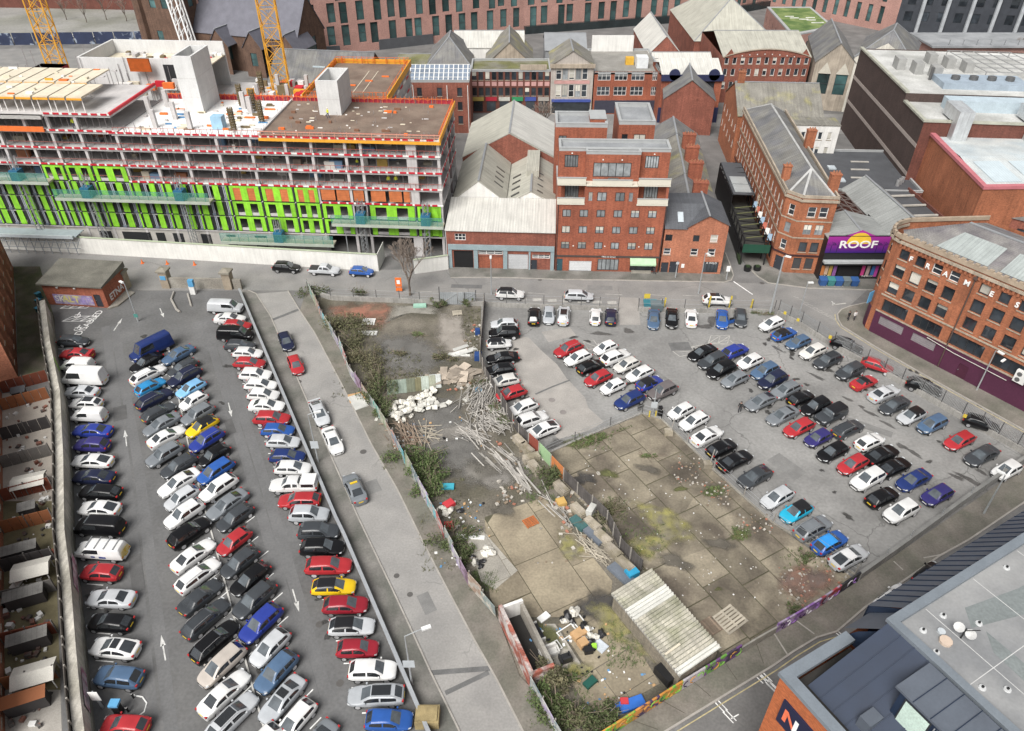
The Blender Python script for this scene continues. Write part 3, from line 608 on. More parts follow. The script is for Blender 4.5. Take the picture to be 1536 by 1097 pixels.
# level 4: flush centre, recessed corner balconies
wall(t,(4.1,0),(12.4,0),12.1,15.2,[(4.75,5.35,12.6,14.1,'c'),(6.1,7.55,12.6,14.1,'v'),(8.9,10.35,12.6,14.1,'v'),(11.0,11.65,12.6,14.1,'c')] and [(.65,1.25,12.6,14.1,'c'),(2.0,3.45,12.6,14.1,'v'),(4.8,6.25,12.6,14.1,'v'),(6.9,7.5,12.6,14.1,'c')],brick_or)
for x0,x1 in ((0,4.1),(12.4,W_)):
    wall(t,(x0,1.9),(x1,1.9),12.1,15.2,[(1.1,3.3,12.2,14.4,'G')],brick_or)
    wall(t,(x1,1.9),(x1,0),12.1,15.2,(),brick_or,'return_wall') if x0==0 else wall(t,(x0,0),(x0,1.9),12.1,15.2,(),brick_or,'return_wall')
    part('balcony_floor',cream_m,t,(x0-.1,x1+.1,-.12,1.9,12.0,12.22));part('balcony_rail',cream_m,t,(x0-.05,x1+.05,-.1,-.02,12.25,13.1))
    part('rail_coping',coping_m,t,(x0-.1,x1+.1,-.16,.02,13.1,13.2));part('corner_post',brick_or,t,(x0+(.02 if x0==0 else x1-x0-.42),x0+(.4 if x0==0 else x1-x0-.02),0,.4,12.22,15.2))
    part('balcony_floor',cream_m,t,(x0-.15,x1+.15,-.15,2.7,15.2,15.36));part('balcony_rail',cream_m,t,(x0-.1,x1+.1,-.12,-.02,15.4,16.4));part('rail_coping',coping_m,t,(x0-.16,x1+.16,-.2,.06,16.4,16.5))
    wall(t,(x0,2.6),(x1,2.6),15.2,19.6,[(.9,3.0,17.0,19.0,'G')],brick_or)
    part('garden_table',plain('table_dark',(.1,.09,.08)),t,(x0+1.4,x0+2.4,.5,1.1,12.25,12.95))
wall(t,(0,6.5),(0,1.9),12.1,15.2,(),brick_or);wall(t,(W_,1.9),(W_,6.5),12.1,15.2,(),brick_or);wall(t,(0,6.5),(0,2.6),15.2,19.6,(),brick_or);wall(t,(W_,2.6),(W_,6.5),15.2,19.6,(),brick_or)
wall(t,(4.1,1.4),(12.4,1.4),15.2,19.6,[(1.2,7.0,16.0,18.3,'G')],brick_or);wall(t,(4.1,2.6),(4.1,1.4),15.2,19.6,(),brick_or);wall(t,(12.4,1.4),(12.4,2.6),15.2,19.6,(),brick_or)
part('balcony_floor',cream_m,t,(4.3,12.2,-.3,1.4,15.18,15.34));part('balcony_rail',cream_m,t,(5.2,11.3,-.28,-.2,15.36,16.2));part('rail_coping',coping_m,t,(5.15,11.35,-.34,-.14,16.2,16.3))
part('garden_table',plain('table_dark',(.1,.09,.08)),t,(7.6,9.2,.1,.9,15.36,16.1))
part('roof',rooff_m,t,(.05,W_-.05,2.65,6.45,19.45,19.6))
flat(t,0,W_,2.6,6.5,19.62,rooff_m,.45,.3);flat(t,4.1,12.4,1.38,2.58,19.63,rooff_m,.42,.25)
rb=[(-.4,8.2,14.2,20.3,19.2,[(.6,1.9,16,17.8,'v')]),(10.2,16.2,15.2,24.6,19.4,[(.6,1.6,16.2,17.8,'n'),(2.6,4.6,16.2,17.8,'v')])]
for x0,x1,y0,y1,h,o in rb:
    house(t,x0,x1,y0,y1,h,brick_or,{'f':o});flat(t,x0,x1,y0,y1,h+.02,rooff_m,.6,.35)
part('penthouse',brick_or,t,(5.4,8.0,15.5,19.6,19.25,20.2));part('penthouse_roof',coping_m,t,(5.3,8.1,15.4,19.7,20.2,20.35))
for u,z in [(2.8,4.7),(7.9,4.7),(13.4,4.7),(2.2,14.6),(14.9,14.6),(2.0,19.2),(14.6,19.2),(6.7,18.7),(9.6,18.7)]:
    part('wall_lamp',plain('lamp_white',(.75,.74,.7)),t,(u-.1,u+.1,-.08 if z<6 else (1.8 if z<15 else (2.5 if z>19 else 1.3)),0 if z<6 else (1.9 if z<15 else (2.6 if z>19 else 1.4)),z,z+.16))
for u in (.06,W_-.16):part('downpipe',frame_d,t,(u,u+.1,-.12,-.02,0,12.0))

# ================================================================ WAREHOUSE WITH PALE ROOFS
t=thing('warehouse','low brick warehouse with pale sheet roofs beside the apartment block','building',(-10.74,108.78,0),R(-2.86))
W_=17.8
wall(t,(0,0),(W_,0),0,7.0,[(1.1,4.3,.1,3.3,'dark'),(5.2,9.2,.1,2.3,None),(5.2,9.2,2.7,3.4,'W'),(10.1,13.4,.1,2.9,'shutter'),(14.1,17.0,2.2,2.9,'W'),(13.9,14.9,.1,1.9,'door'),(1.4,3.2,5.2,6.4,'W')],brick_rd)
part('brick_infill',brick_or,t,(5.2,9.2,.1,.2,.1,2.3));teal=mat('teal_paint',(.26,.33,.35),.6,var=.12,scale=.6)
part('fascia',teal,t,(.2,W_-.1,-.25,-.002,3.6,4.5),(.2,.8,-.15,-.002,0,3.6),(4.4,5.1,-.15,-.002,0,3.6),(9.3,10.0,-.15,-.002,0,3.6),(13.5,13.8,-.15,-.002,0,3.6),(17.1,17.7,-.15,-.002,0,3.6))
wall(t,(W_,0),(W_,48),0,6.5,(),brick_rd);wall(t,(0,48),(0,0),0,6.5,(),brick_rd)
MB().add([(-.15,-.25,7.05),(W_-.02,-.25,7.05),(W_-.02,9.6,8.4),(-.15,9.6,8.4),(-.15,-.25,6.95),(W_-.02,-.25,6.95)],[(0,1,2,3),(4,5,1,0)]).build('front_roof',roofw_m,t)
part('side_cladding',mat('pale_clad',(.5,.52,.52),.6,var=.08),t,(-.1,-.005,0.0,9.6,0,7.0))
# long lean-to gable left, with rooflights
gable(t,.0,9.2,9.65,26.9,7.6,11.3,'y',roofc_m,.05)
wall(t,(0,9.7),(9.2,9.7),7.4,7.6,(),white_m,'gable_end',zt=(4.6,11.2))
gable(t,9.2,W_-.1,9.65,26.9,7.2,9.6,'y',roofc_m,.05)
wall(t,(9.2,9.7),(W_-.1,9.7),7.4,7.6,(),white_m,'gable_end',zt=(4.25,9.5))
part('monitor_roof',roofc_m,t,(12.4,14.7,17,26.9,9.2,10.3))
wall(t,(0,27),(W_,27),6,8.5,(),brick_rd,'gable_wall',zt=(8.9,13.2))
gable(t,0,W_,27.1,46,8.5,13.3,'y',roofc_m,.1)
MB().add([(8.9,27.3,13.47),(17.6,27.3,8.8),(17.6,46,8.8),(8.9,46,13.47)],[(0,1,2,3)]).build('new_roof_sheets',roofw_m,t)
vd=plain('rooflight_dark',(.06,.06,.055),.4)
for k in range(4):
    y=14+k*2.2
    MB().beam((6.3,y,9.98),(8.4,y,8.32),.55,.1).build('rooflight',vd,t)
for k in range(4):
    y=11.5+k*2.6
    MB().beam((14.5,y,9.1),(16.6,y,7.85),.5,.1).build('rooflight',vd,t);MB().beam((10.0,y,7.85),(11.4,y,8.66),.5,.1).build('rooflight',vd,t)
part('gutter',lead_m,t,(W_-.4,W_+.1,9.7,48,7.0,7.15))

# ================================================================ CORNER HOUSE + SLATE TERRACE
t=thing('corner_house','pale brick corner house with slate roof and front gable','house',(24.45,107.12,0),R(-3.3))
wo=[(.18,1.3,5.9,7.05,'n'),(.21,1.33,3.46,4.6,'s'),(4.6,5.6,5.9,7.05,'n'),(7.35,8.5,5.9,7.2,'s'),(4.55,5.7,3.4,4.65,'s'),(7.3,8.48,3.4,4.7,'s'),(.12,1.3,.05,2.0,'door'),(1.5,3.0,.05,2.2,'door'),(7.0,9.4,.3,2.3,'g')]
wall(t,(0,0),(9.9,0),0,8.2,wo,brick_pk);wall(t,(9.9,0),(9.9,9),0,8.9,(),brick_pk);wall(t,(0,9),(0,0),0,8.2,(),brick_pk);wall(t,(9.9,9),(0,9),0,8.2,(),brick_pk)
MB().add([(3.4,-.002,8.2),(9.9,-.002,8.2),(9.9,-.002,8.9),(6.6,-.002,10.4),(3.4,-.002,8.4)],[(0,1,2,3,4)]).build('gable',brick_pk,t)
MB().add([(-.1,-.2,8.1),(3.5,-.2,8.1),(6.6,4.2,10.55),(6.6,8.6,10.5),(-.1,8.6,10.3),(-.1,4.2,10.55)],[(0,1,2,5),(5,2,3,4)]).build('roof',slate_d,t)
MB().add([(3.3,-.25,8.35),(6.6,-.25,10.52),(6.6,9,10.52),(3.3,4,8.4),(10.15,-.25,8.85),(10.15,9,8.85)],[(0,1,2,3),(1,4,5,2)]).build('roof',slate_d,t)
MB().beam((6.6,-.3,10.6),(6.6,9,10.6),.3,.12).build('ridge',lead_m,t)
sk=MB().add([(2.0,.9,8.78),(2.9,.9,8.78),(2.9,2.6,9.74),(2.0,2.6,9.74)],[(0,1,2,3)]);sk.v=[(x,y,z+.08) for x,y,z in sk.v];sk.build('skylight',plain('skylight_glass',(.45,.5,.53),.1),t)
text('shop_sign','A WILD',plain('sign_white',(.8,.8,.78)),t,.5,(8.2,-.12,2.15),(R(90),0,0))
part('notice',plain('sign_white',(.8,.8,.78)),t,(3.4,3.9,-.04,-.002,1.1,1.8))
t=thing('slate_terrace','row of slate-roofed brick houses with yellow-stained slates and four red chimneys','terrace',(24.9,116.3,0),R(-6))
house(t,-.5,10.2,0,40,6.2,brick_rd,{'r':grid(2,3.2,11,1.0,(1.0,3.8),1.5)})
for k in range(4):gable(t,-.5,10.2,k*10,k*10+9.9,6.2,9.4+.15*(k % 2),'y',slate_w if k in (1,2) else slate_m,.15)
for y in (1.4,10,17.5,24):chimney(t,6.6,y,7.5,11.6,2.4,1.2,brick_or,4)
t=thing('gabled_warehouse','brick warehouse with grey sheet roof behind the slate terrace','building',P(990,200,0),R(-8));X0=P(990,200)
house(t,0,11.5,0,16,8,brick_rd);wall(t,(0,-.01),(11.5,-.01),8,8.1,[(7.2,7.9,8.02,8.09,None)],brick_rd,'gable',zt=(5.7,12.2));gable(t,0,11.5,0,16,8.1,12.4,'y',slate_m,.2)

# ================================================================ PUB BLOCK
t=thing('pub_block','long four-storey red brick corner block with hipped grey roof and stone cornice','building',(43.3,109.2,0),0.)
A,B,C,D,E=(0,0),(1.8,-2.1),(7.2,-2.6),(11.0,38.5),(3.2,40.1)
def tall(n,L,zs,w_=.95,h_=1.5,st='d',m0=1.0):return [(m0+(L-2*m0-w_)*i/(n-1),m0+(L-2*m0-w_)*i/(n-1)+w_,z,z+h_,st) for z in zs for i in range(n)]
LL=(Vector(E)-Vector(A)).length
wall(t,E,A,0,13.3,tall(16,LL,(4.2,7.0,9.8),.9,1.7,'s')+tall(8,LL,(.8,),1.6,2.2,'g'),brick_fr)
wall(t,A,B,0,13.3,[(.9,1.9,4.0,5.7,'s'),(.9,1.9,7.0,8.7,'c'),(.9,1.9,10.0,11.8,'s'),(.6,2.1,.1,2.6,'door')],brick_fr)
LF=(Vector(C)-Vector(B)).length
wall(t,B,C,0,13.3,[(u,u+1.25,z,z+1.75,st) for z,st in ((4.0,'d'),(7.1,'c'),(10.1,'s')) for u in (1.3,3.1)]+[(1.0,2.3,.9,2.9,'b'),(2.9,4.2,.9,2.9,'b')],brick_fr)
wall(t,C,D,0,13.3,tall(9,41,(7.2,10.0),1.0,1.6,'s'),brick_fr);wall(t,D,E,0,13.3,(),brick_fr)
def ring(t,pts,z0,z1,e,m,name,closed=False):
    mb=MB();n=len(pts)
    for i in range(n-(0 if closed else 1)):
        a,b=Vector((*pts[i],0)),Vector((*pts[(i+1) % n],0));d=(b-a).normalized();nn=Vector((d.y,-d.x,0));q=[a+nn*e-d*e,b+nn*e+d*e,b-nn*.15,a-nn*.15]
        mb.prism(q,z0,z1,bottom=True)
    return mb.build(name,m,t)
ring(t,[E,A,B,C,D],12.7,13.1,.22,stone_m,'cornice');ring(t,[E,A,B,C,D],13.3,13.75,.12,stone_m,'coping')
ring(t,[E,A,B,C],9.3,9.5,.06,stone_m,'string_course');ring(t,[E,A,B,C],6.4,6.6,.06,stone_m,'string_course');ring(t,[E,A,B,C],3.2,3.5,.12,plain('pub_fascia',(.05,.02,.02)),'fascia')
rp=[(.4,.2,13.35),(2.0,-1.7,13.35),(6.9,-2.2,13.35),(10.7,38.3,13.35),(3.5,39.7,13.35)];a,b=(4.6,4.0,15.6),(7.0,36,15.6)
MB().add(rp+[a,b],[(0,1,5),(1,2,5),(2,3,6,5),(3,4,6),(4,0,5,6)]).build('roof',slate_m,t)
c=MB();[c.beam(x,y,.35,.14) for x,y in ((a,b),(a,rp[1]),(a,rp[2]),(b,rp[3]),(b,rp[4]),(a,rp[0]))];c.build('ridge',mat('pale_ridge',(.4,.4,.39),.7),t)
chimney(t,.9,4.5,13.4,15.8,1.2,.8,brick_fr,2);chimney(t,7.0,.2,13.3,16.2,1.5,1.0,brick_fr,3);chimney(t,9.3,19,13.4,16.4,1.5,1.0,brick_fr,3)
text('hanging_sign','GRAND',plain('sign_cream',(.6,.55,.4)),t,.9,(-.35,11.0,6.4),(R(90),R(90),R(-88)),.02)
t=thing('rear_gabled_house','tall brick house with brown tiled roof behind the pub block','building',(46.5,152,0),R(-4))
house(t,0,17,0,16,11,brick_fr,{'l':tall(5,16,(4,7.3),.9,1.5,'s')});gable(t,0,17,0,16,11,15.4,'x',slate_w,.2)
wall(t,(0,16),(0,0),11,11.05,(),brick_fr,'gable',zt=(8,15.3));chimney(t,1.0,8,15,17.4,1.4,.8,brick_fr,3)
t=thing('white_rear_house','pale rendered rear building with sash windows behind the pub roof','building',(54.8,146.5,0),R(-4))
wall(t,(0,0),(10.5,0),0,11,[(u,u+.8,z,z+1.5,'w') for z in (5.2,8.2) for u in (2.2,3.2,5.6,6.6,8.4)],white_m);wall(t,(10.5,0),(10.5,5),0,11,(),white_m);part('roof',slate_w,t,(-.1,10.6,-.1,5,11,11.15))

# ================================================================ ALLEY TERRACE (steel frame beer garden)
blk=plain('black_steel',(.012,.012,.013),.5);grn=plain('green_board',(.01,.06,.035),.7);clr=mat('clear_roof',(.35,.37,.37),.2,var=.1,scale=.6)
t=thing('beer_garden_frame','black steel beer garden frame with glazed roof along the pub wall','terrace frame',(38.4,108.9,0),R(-4.3))
f=MB()
for k in range(13):
    y=1+k*2.4
    for x in (0,3.9):f.beam((x,y,0),(x,y,4.6 if k<6 else 6.2),.18)
    f.beam((0,y,4.6 if k<6 else 6.2),(3.9,y,4.2 if k<6 else 6.4),.16);f.beam((0,y,2.9),(3.9,y,2.9),.14)
for x in (0,3.9):
    for z in (2.9,4.6):f.beam((x,1,z),(x,15,z),.16)
    for z in (3.2,6.2):f.beam((x,15,z),(x,30,z),.16)
f.build('frame',blk,t)
part('upper_wall',blk,t,(-.1,.0,15,30,.2,5.8));part('lower_wall',blk,t,(-.1,.0,4,15,.1,2.6));part('end_board',grn,t,(-.1,4.3,.8,.92,2.4,3.9));part('roof_deck',roofd_m,t,(.1,3.8,15.2,30,6.25,6.4));part('floor_deck',plain('deck_dark',(.05,.05,.045)),t,(.1,3.8,1,30,2.95,3.05))
for k in range(2):part('roof_light',clr,t,(.5,3.4,16+k*3.6,19.2+k*3.6,6.42,6.55))
for k in range(6):MB().beam((.4,2+k*2.3,4.5),(3.6,3.4+k*2.3,4.25),.12).build('string_light_rail',plain('festoon',(.16,.17,.08),.6),t)
part('planter_box',plain('planter_green',(.03,.05,.02)),t,(-.2,.2,1,3.6,0,.8))
for k in range(7):
    MB().beam((4.0,1.4+k*2.1,4.5),(4.5,3.0+k*2.1,4.9),.7,.06).build('canvas_panel',plain(('canvas_blue','canvas_white','canvas_red')[k % 3],((.25,.35,.45),(.6,.6,.58),(.4,.12,.08))[k % 3],.8),t)
for k,x in enumerate((0,1.6)):
    b=thing('round_planter',('black planter tub at the alley mouth, nearer the corner house','black planter tub at the alley mouth, nearer the pub')[k],'planter',(39.2+x,107.9,.0),0.)
    MB().cyl(0,0,0,.75,.55,12,.65).build('tub',blk,b);part('soil',plain('planter_green',(.03,.05,.02)),b,(-.3,.3,-.3,.3,.7,.95))
# ================================================================ CLUB WITH PAINTED FRONT
t=thing('roof_club','purple fronted club with a yellow sun mural between brick corner buildings','building',(49.9,104.9,0),0.)
m=bpy.data.materials.new('mural_purple');m.use_nodes=True;nt=m.node_tree;b_=nt.nodes['Principled BSDF'];g_=N(nt,'ShaderNodeNewGeometry');sp=N(nt,'ShaderNodeSeparateXYZ');nt.links.new(g_.outputs['Position'],sp.inputs[0]);cr=N(nt,'ShaderNodeValToRGB');mr=N(nt,'ShaderNodeMapRange');mr.inputs[1].default_value=5.0;mr.inputs[2].default_value=8.6;nt.links.new(sp.outputs[2],mr.inputs[0]);nt.links.new(mr.outputs[0],cr.inputs[0])
cr.color_ramp.elements[0].color=(.035,.012,.16,1);cr.color_ramp.elements[1].color=(.42,.035,.3,1);nt.links.new(cr.outputs[0],b_.inputs['Base Color'])
W_=9.7
wall(t,(0,0),(W_,0),0,5.0,[(.1,2.9,.1,3.0,None),(2.9,6.6,.05,2.9,'dark'),(6.6,9.5,.1,3.0,None)],plain('club_black',(.012,.012,.014),.7));part('poster_backing',plain('club_black',(.012,.012,.014)),t,(.05,2.9,.12,.2,.05,3.05),(6.6,9.55,.12,.2,.05,3.05))
sg=MB().add([(-.1,-.12,5.0),(9.8,-.12,5.0),(9.8,-.12,7.9),(7.2,-.12,8.0),(4.85,-.12,9.0),(2.6,-.12,8.0),(-.1,-.12,7.9)],[(0,1,2,3,4,5,6)]).build('sign_board',m,t)
MB().add([(4.85+1.95*math.cos(R(a)),-.135,6.6+1.95*math.sin(R(a))) for a in range(0,181,12)],[tuple(range(16))]).build('sun_disc',plain('sun_yellow',(.75,.5,.04),.7),sg)
text('sign_lettering','ROOF',plain('sign_white',(.8,.8,.78)),sg,1.75,(4.85,-.17,6.45),(R(90),0,0),.02,sx=1.28,bold=.035)
pl=plain('palm_dark',(.03,.012,.09),.8)
for px in (.7,1.7,7.9,9.0):
    mb=MB()
    for k in range(7):
        a=R(20+k*24);mb.add([(px,-.14,6.3),(px+.7*math.cos(a)-.08,-.14,6.3+.7*math.sin(a)),(px+.85*math.cos(a),-.14,6.2+.75*math.sin(a))],[(0,2,1)])
    mb.box(px-.06,px+.06,-.142,-.136,5.05,6.3);mb.build('palm_silhouette',pl,sg)
ring(t,[(-.1,-.1),(9.8,-.1)],7.9,8.0,.05,blk,'sign_edge')
part('canopy',plain('canopy_light',(.38,.4,.4)),t,(0,W_,-.9,-.05,3.4,3.75));part('canopy_bracket',blk,t,(.2,9.4,-.7,-.1,3.0,3.35))
for u,cc in ((.25,(.45,.16,.05)),(.85,(.5,.35,.25)),(1.5,(.45,.3,.08)),(2.2,(.25,.1,.3)),(6.8,(.5,.05,.2)),(7.6,(.4,.3,.28)),(8.4,(.05,.15,.4)),(9.0,(.45,.06,.3))):
    part('poster',plain('poster_%d' % int(u*10),cc,.6),t,(u,u+.55,.1,.118,.5+(u*7 % 1)*.4,2.6))
text('poster_lettering','PABLO',plain('sign_white',(.8,.8,.78)),t,.45,(1.1,.09,.6),(R(90),0,0));text('poster_lettering','THE ROOF',plain('sign_white',(.8,.8,.78)),t,.4,(8.0,.09,.6),(R(90),0,0))
wall(t,(W_,0),(W_,9),0,7.4,(),blk);wall(t,(0,9),(0,0),0,7.4,(),blk)
gable(t,0,W_,.1,7.5,7.4,8.6,'y',roofg_m,.1)
sf=MB()
for k in range(5):
    y=8.5+k*2.6;sf.beam((0,y,6.6),(4.8,y,8.6),.16);sf.beam((4.8,y,8.6),(9.6,y,6.6),.16);sf.beam((0,y,6.6),(9.6,y,6.6),.12)
for x,z in ((0,6.6),(4.8,8.6),(9.6,6.6),(2.4,7.6),(7.2,7.6)):sf.beam((x,7.6,z),(x,19.5,z),.14)
sf.build('roof_frame',plain('rusty_steel',(.14,.11,.1),.7),t);part('hall_floor',plain('hall_dark',(.025,.025,.028)),t,(0,W_,7.6,20,2.9,3.0));MB().add([(.2,12,6.8),(4.6,12,8.6),(4.6,19,8.6),(.2,19,6.8)],[(0,1,2,3)]).build('roof_sheet',mat('pale_sheet',(.42,.44,.45),.5,kind='corr',var=.1),t)
t=thing('long_shed','long shed with rusty pale corrugated roof behind the painted club','shed',(61.5,104.5,0),R(4))
house(t,0,7.5,0,22,6.2,brick_dk);gable(t,0,7.5,0,22,6.2,8.6,'y',roofg_m,.2)
MB().add([(7.6,0,5.6),(12.4,0,5.6),(12.4,22,5.6),(7.6,22,5.6)],[(0,1,2,3)]).build('yard_roof',roofd_m,t);part('yard_wall',brick_dk,t,(12.4,12.7,0,22,0,6.2),(7.5,12.7,-.3,0,0,6.2))
for k in range(5):part('roof_beam',mat('pale_beam',(.42,.4,.36),.8),t,(7.8,12.2,3+k*4,3.35+k*4,5.8,6.05))
t=thing('black_roof_hall','low hall with flat black felt roof beside the windowless brown wall','building',(59,127.5,0),R(-3))
house(t,0,16,0,20,5.4,brick_dk);flat(t,0,16,0,20,5.42,roofd_m,.3,.25)
for k in range(3):part('vent_strip',mat('pale_beam',(.42,.4,.36)),t,(5+k*1.2,8.5+k*1.2,6+k*4,6.4+k*4,5.45,5.6))
for k in range(2):part('skylight',plain('skylight_glass',(.45,.5,.53),.1),t,(2.0,3.4,4+k*6,5.6+k*6,5.45,5.7))
for k in range(3):MB().cyl(12.5+k*.7,3+k*.8,5.42,6.5,.35,10).build('extract_fan',rim_g,t)
# ================================================================ THEATRE
t=thing('theatre','huge windowless brown brick theatre with two pale bands and rooftop plant','building',(74.2,132.6,0),R(-6))
wall(t,(0,44),(0,11.5),0,18,(),brick_bn);wall(t,(0,11.5),(0,0),0,16.4,(),brick_bn);wall(t,(0,0),(60,0),0,16.4,(),brick_dk);wall(t,(60,44),(0,44),0,18,(),brick_bn);wall(t,(0,11.5),(60,11.5),16.0,18,(),brick_bn)
band_m=mat('pale_band',(.36,.31,.28),.8,var=.1)
for z in (6.2,11.6):part('stone_band',band_m,t,(-.06,-.002,0,44,z,z+.7))
part('coping',mat('mossy_coping',(.36,.36,.3),.8,var=.2),t,(-.2,.5,11.5,44.2,18.0,18.35),(-.2,.5,-.2,11.5,16.4,16.75),(.5,60,-.2,.5,16.4,16.75))
thr=mat('theatre_roof',(.52,.52,.5),.8,var=.18,scale=.25,fine=.12,col2=(.38,.38,.36),mixscale=.15)
part('roof',thr,t,(.5,60,12,44,17.6,17.8),(.5,60,.5,11.9,16.2,16.4))
alu=mat('aluminium',(.6,.62,.63),.4,.5,var=.12,scale=1.,streak=.15)
for k,x in enumerate((4.6,17.5)):
    d_=MB().box(x,x+2.6,.4,4.5,16.75,19.0).box(x,x+2.6,-2.2,.4,16.9,19.0).box(x,x+2.6,-2.2,-.3,11.0,16.9).box(x-.2,x+2.8,-3.4,-.3,9.4,11.0).build('air_duct',alu,t)
part('plant_deck',mat('plant_blue',(.3,.36,.42),.6,var=.15),t,(8,24,15.5,22,17.8,18.9));part('duct_run',mat('duct_blue',(.42,.5,.55),.5,var=.1),t,(6,24,6.2,9.4,16.4,18.4));part('parapet_box',thr,t,(24.2,30,4,9,16.4,18.0))
for k in range(4):MB().cyl(11+k*3.4,18.5,18.9,19.6,.8,12).build('fan_cowl',plain('fan_dark',(.1,.1,.1),.6),t)
for k in range(3):part('plant_unit',mat('plant_grey',(.3,.3,.29),.7,var=.15),t,(3.0+k*2.6,4.6+k*2.6,28-k*3.0,31-k*3.0,17.8,20.0))
for k in range(3):part('plant_unit',mat('plant_grey',(.3,.3,.29)),t,(11+k*2.6,12.6+k*2.6,33-k*3,36-k*3,17.8,19.8))
rk=MB()
for k in range(6):rk.beam((19+k*2.6,24,19),(17+k*2.6,40,19),.12);
for k in range(6):rk.beam((19-k*.4,24+k*3.2,19),(32-k*.4,24+k*3.2,19),.12)
for x in (19,32):rk.beam((x,24,17.8),(x,24,19),.15);rk.beam((x-2,40,17.8),(x-2,40,19),.15)
rk.build('pipe_rack',plain('rack_grey',(.28,.28,.28),.6),t);MB().cyl(7.5,21.5,17.8,20.2,.3,8).build('flue',plain('flue_dark',(.08,.08,.08),.6),t)
t=thing('pink_edged_hall','orange brick hall with pink coping and ribbed pale roof','building',(73.7,108.8,0),R(2))
wall(t,(3.3,24),(0,0),0,14,(),brick_fr);wall(t,(0,0),(45,0),0,14,(),brick_fr)
pk=plain('pink_coping',(.46,.15,.17),.7)
MB().prism([(-.15,-.15),(45,-.15),(45,.75),(.75,.75),(4.0,24),(3.1,24)],14.0,14.5,bottom=True).build('coping',pk,t)
MB().add([(.8,.8,13.6),(45,.8,13.6),(45,12,14.6),(2.4,12,14.6),(45,23.5,13.8),(3.9,23.5,13.8)],[(0,1,2,3),(3,2,4,5)]).build('roof',mat('ribbed_roof',(.5,.52,.51),.6,kind='seam',var=.14,scale=.3,col2=(.42,.47,.49),mixscale=.2),t)
for k in range(6):MB().add([(3.5+k*6.0,3,13.86),(8.0+k*6,3,13.86),(8.0+k*6,10,14.5),(3.5+k*6,10,14.5)],[(0,1,2,3)]).build('rooflight',mat('rooflight_pale',(.48,.55,.58),.3,kind='seam',var=.08),t)
# ================================================================ FRAMES BUILDING
t=thing('frames_building','four-storey brick warehouse with white FRAMES lettering and purple ground floor','building',(52.64,90.09,0),R(-54.92))
LW_=36.0
us=[.5,2.85,5.2,7.55,11.5,14.0,16.5,19.0,21.5,24,26.5,29,31.5,34]
ops=[(u-.08,u+1.45,z,z+h_,'d') for u in us for z,h_ in ((7.0,1.8),(9.65,1.85))]+[(u,u+1.3,12.4,13.85,'s' if i in (2,3) else 'd') for i,u in enumerate(us)]
ops+=[(a,b,4.0,5.9,'g') for a,b in ((.6,4.3),(5.3,9.3),(10.5,15.1),(16.4,20.6),(22,26),(27.5,32))]
wall(t,(0,0),(LW_,0),3.8,15.2,ops,brick_fr,rev=.3)
pur=mat('purple_paint',(.075,.018,.045),.6,var=.12,scale=.4)
wall(t,(0,-.06),(LW_,-.06),0,3.75,[(.9,4.6,1.9,3.2,None),(6.0,9.4,1.9,3.2,None),(13.1,14.4,.1,2.2,'purple')],pur,'ground_floor_front',rev=.12)
for a,b in ((.9,4.6),(6.0,9.4)):part('vent_grille',mat('grille_grey',(.22,.2,.21),.7,kind='tile'),t,(a,b,.04,.07,1.9,3.2))
part('sill_band',stone_m,t,(0,LW_,-.16,-.062,3.75,3.95));part('string_course',stone_m,t,(0,LW_,-.12,-.002,6.4,6.6))
# corner turret
TP=[(-1.5+1.6*0,1.0)]
tp=[(0,0),(-.9,.25),(-1.65,.9),(-2.2,1.8),(-2.5,3.0),(-2.5,4.2),(-2.2,5.6)]
for i in range(len(tp)-1):
    a,b=tp[i+1],tp[i];L1=(Vector(b)-Vector(a)).length;o=[(L1*.2,L1*.8,z,z+1.4,'d') for z in (7.2,9.8,12.5)] if i in (1,4) else []
    wall(t,a,b,3.8,15.2,o,brick_fr);wall(t,a,b,0,3.8,(),pur if i else brick_fr,'base_wall')
wall(t,(3.8,15.3),tp[-1],0,15.2,tall(4,11.4,(4.2,7.2,9.8,12.5),1.1,1.5,'d'),brick_fr)
wall(t,(LW_,15.3),(3.8,15.3),0,15.2,(),brick_fr);wall(t,(LW_,0),(LW_,15.3),0,15.2,(),brick_fr)
rim=[(LW_,0)]+tp+[(3.8,15.3),(LW_,15.3)];rimr=rim[::-1]
ring(t,rimr[2:] ,14.6,14.95,.28,stone_m,'cornice');ring(t,rimr[1:],15.2,15.75,.2,mat('parapet_stone',(.34,.27,.2),.85,var=.2,scale=.8),'parapet')
den=MB()
for k in range(60):u=.2+k*.6;den.box(u,u+.28,-.24,-.002,14.1,14.58)
den.build('dentils',brick_fr,t,kind='stuff');cr_=MB()
for k in range(40):u=.1+k*.9;cr_.box(u,u+.5,-.22,.16,15.76,16.0)
cr_.build('parapet_blocks',mat('parapet_stone',(.34,.27,.2)),t,kind='stuff')
MB().add([(.4,.5,14.9),(LW_,.5,14.9),(LW_,7.6,17.2),(4.6,7.6,17.2),(LW_,14.8,14.9),(4.0,14.8,14.9),(-1.6,3.2,14.9)],[(0,1,2,3),(3,2,4,5),(0,3,6),(6,3,5)]).build('roof',mat('frames_slate',(.13,.12,.13),.8,kind='tile',var=.25,scale=.5,fine=.2,col2=(.2,.19,.18),mixscale=.3),t)
MB().beam((4.6,7.6,17.25),(LW_,7.6,17.25),.35,.14).build('ridge',lead_m,t)
for a in (2.2,12.4,22.5):
    MB().add([(a+(1.8 if a<3 else 0),1.6,15.35),(a+8.6,1.6,15.35),(a+8.6,5.6,16.65),(a+(3.0 if a<3 else 0),5.6,16.65)],[(0,1,2,3)]).build('rooflight',mat('frames_rooflight',(.33,.36,.35),.4,kind='seam',var=.12,streak=.15),t)
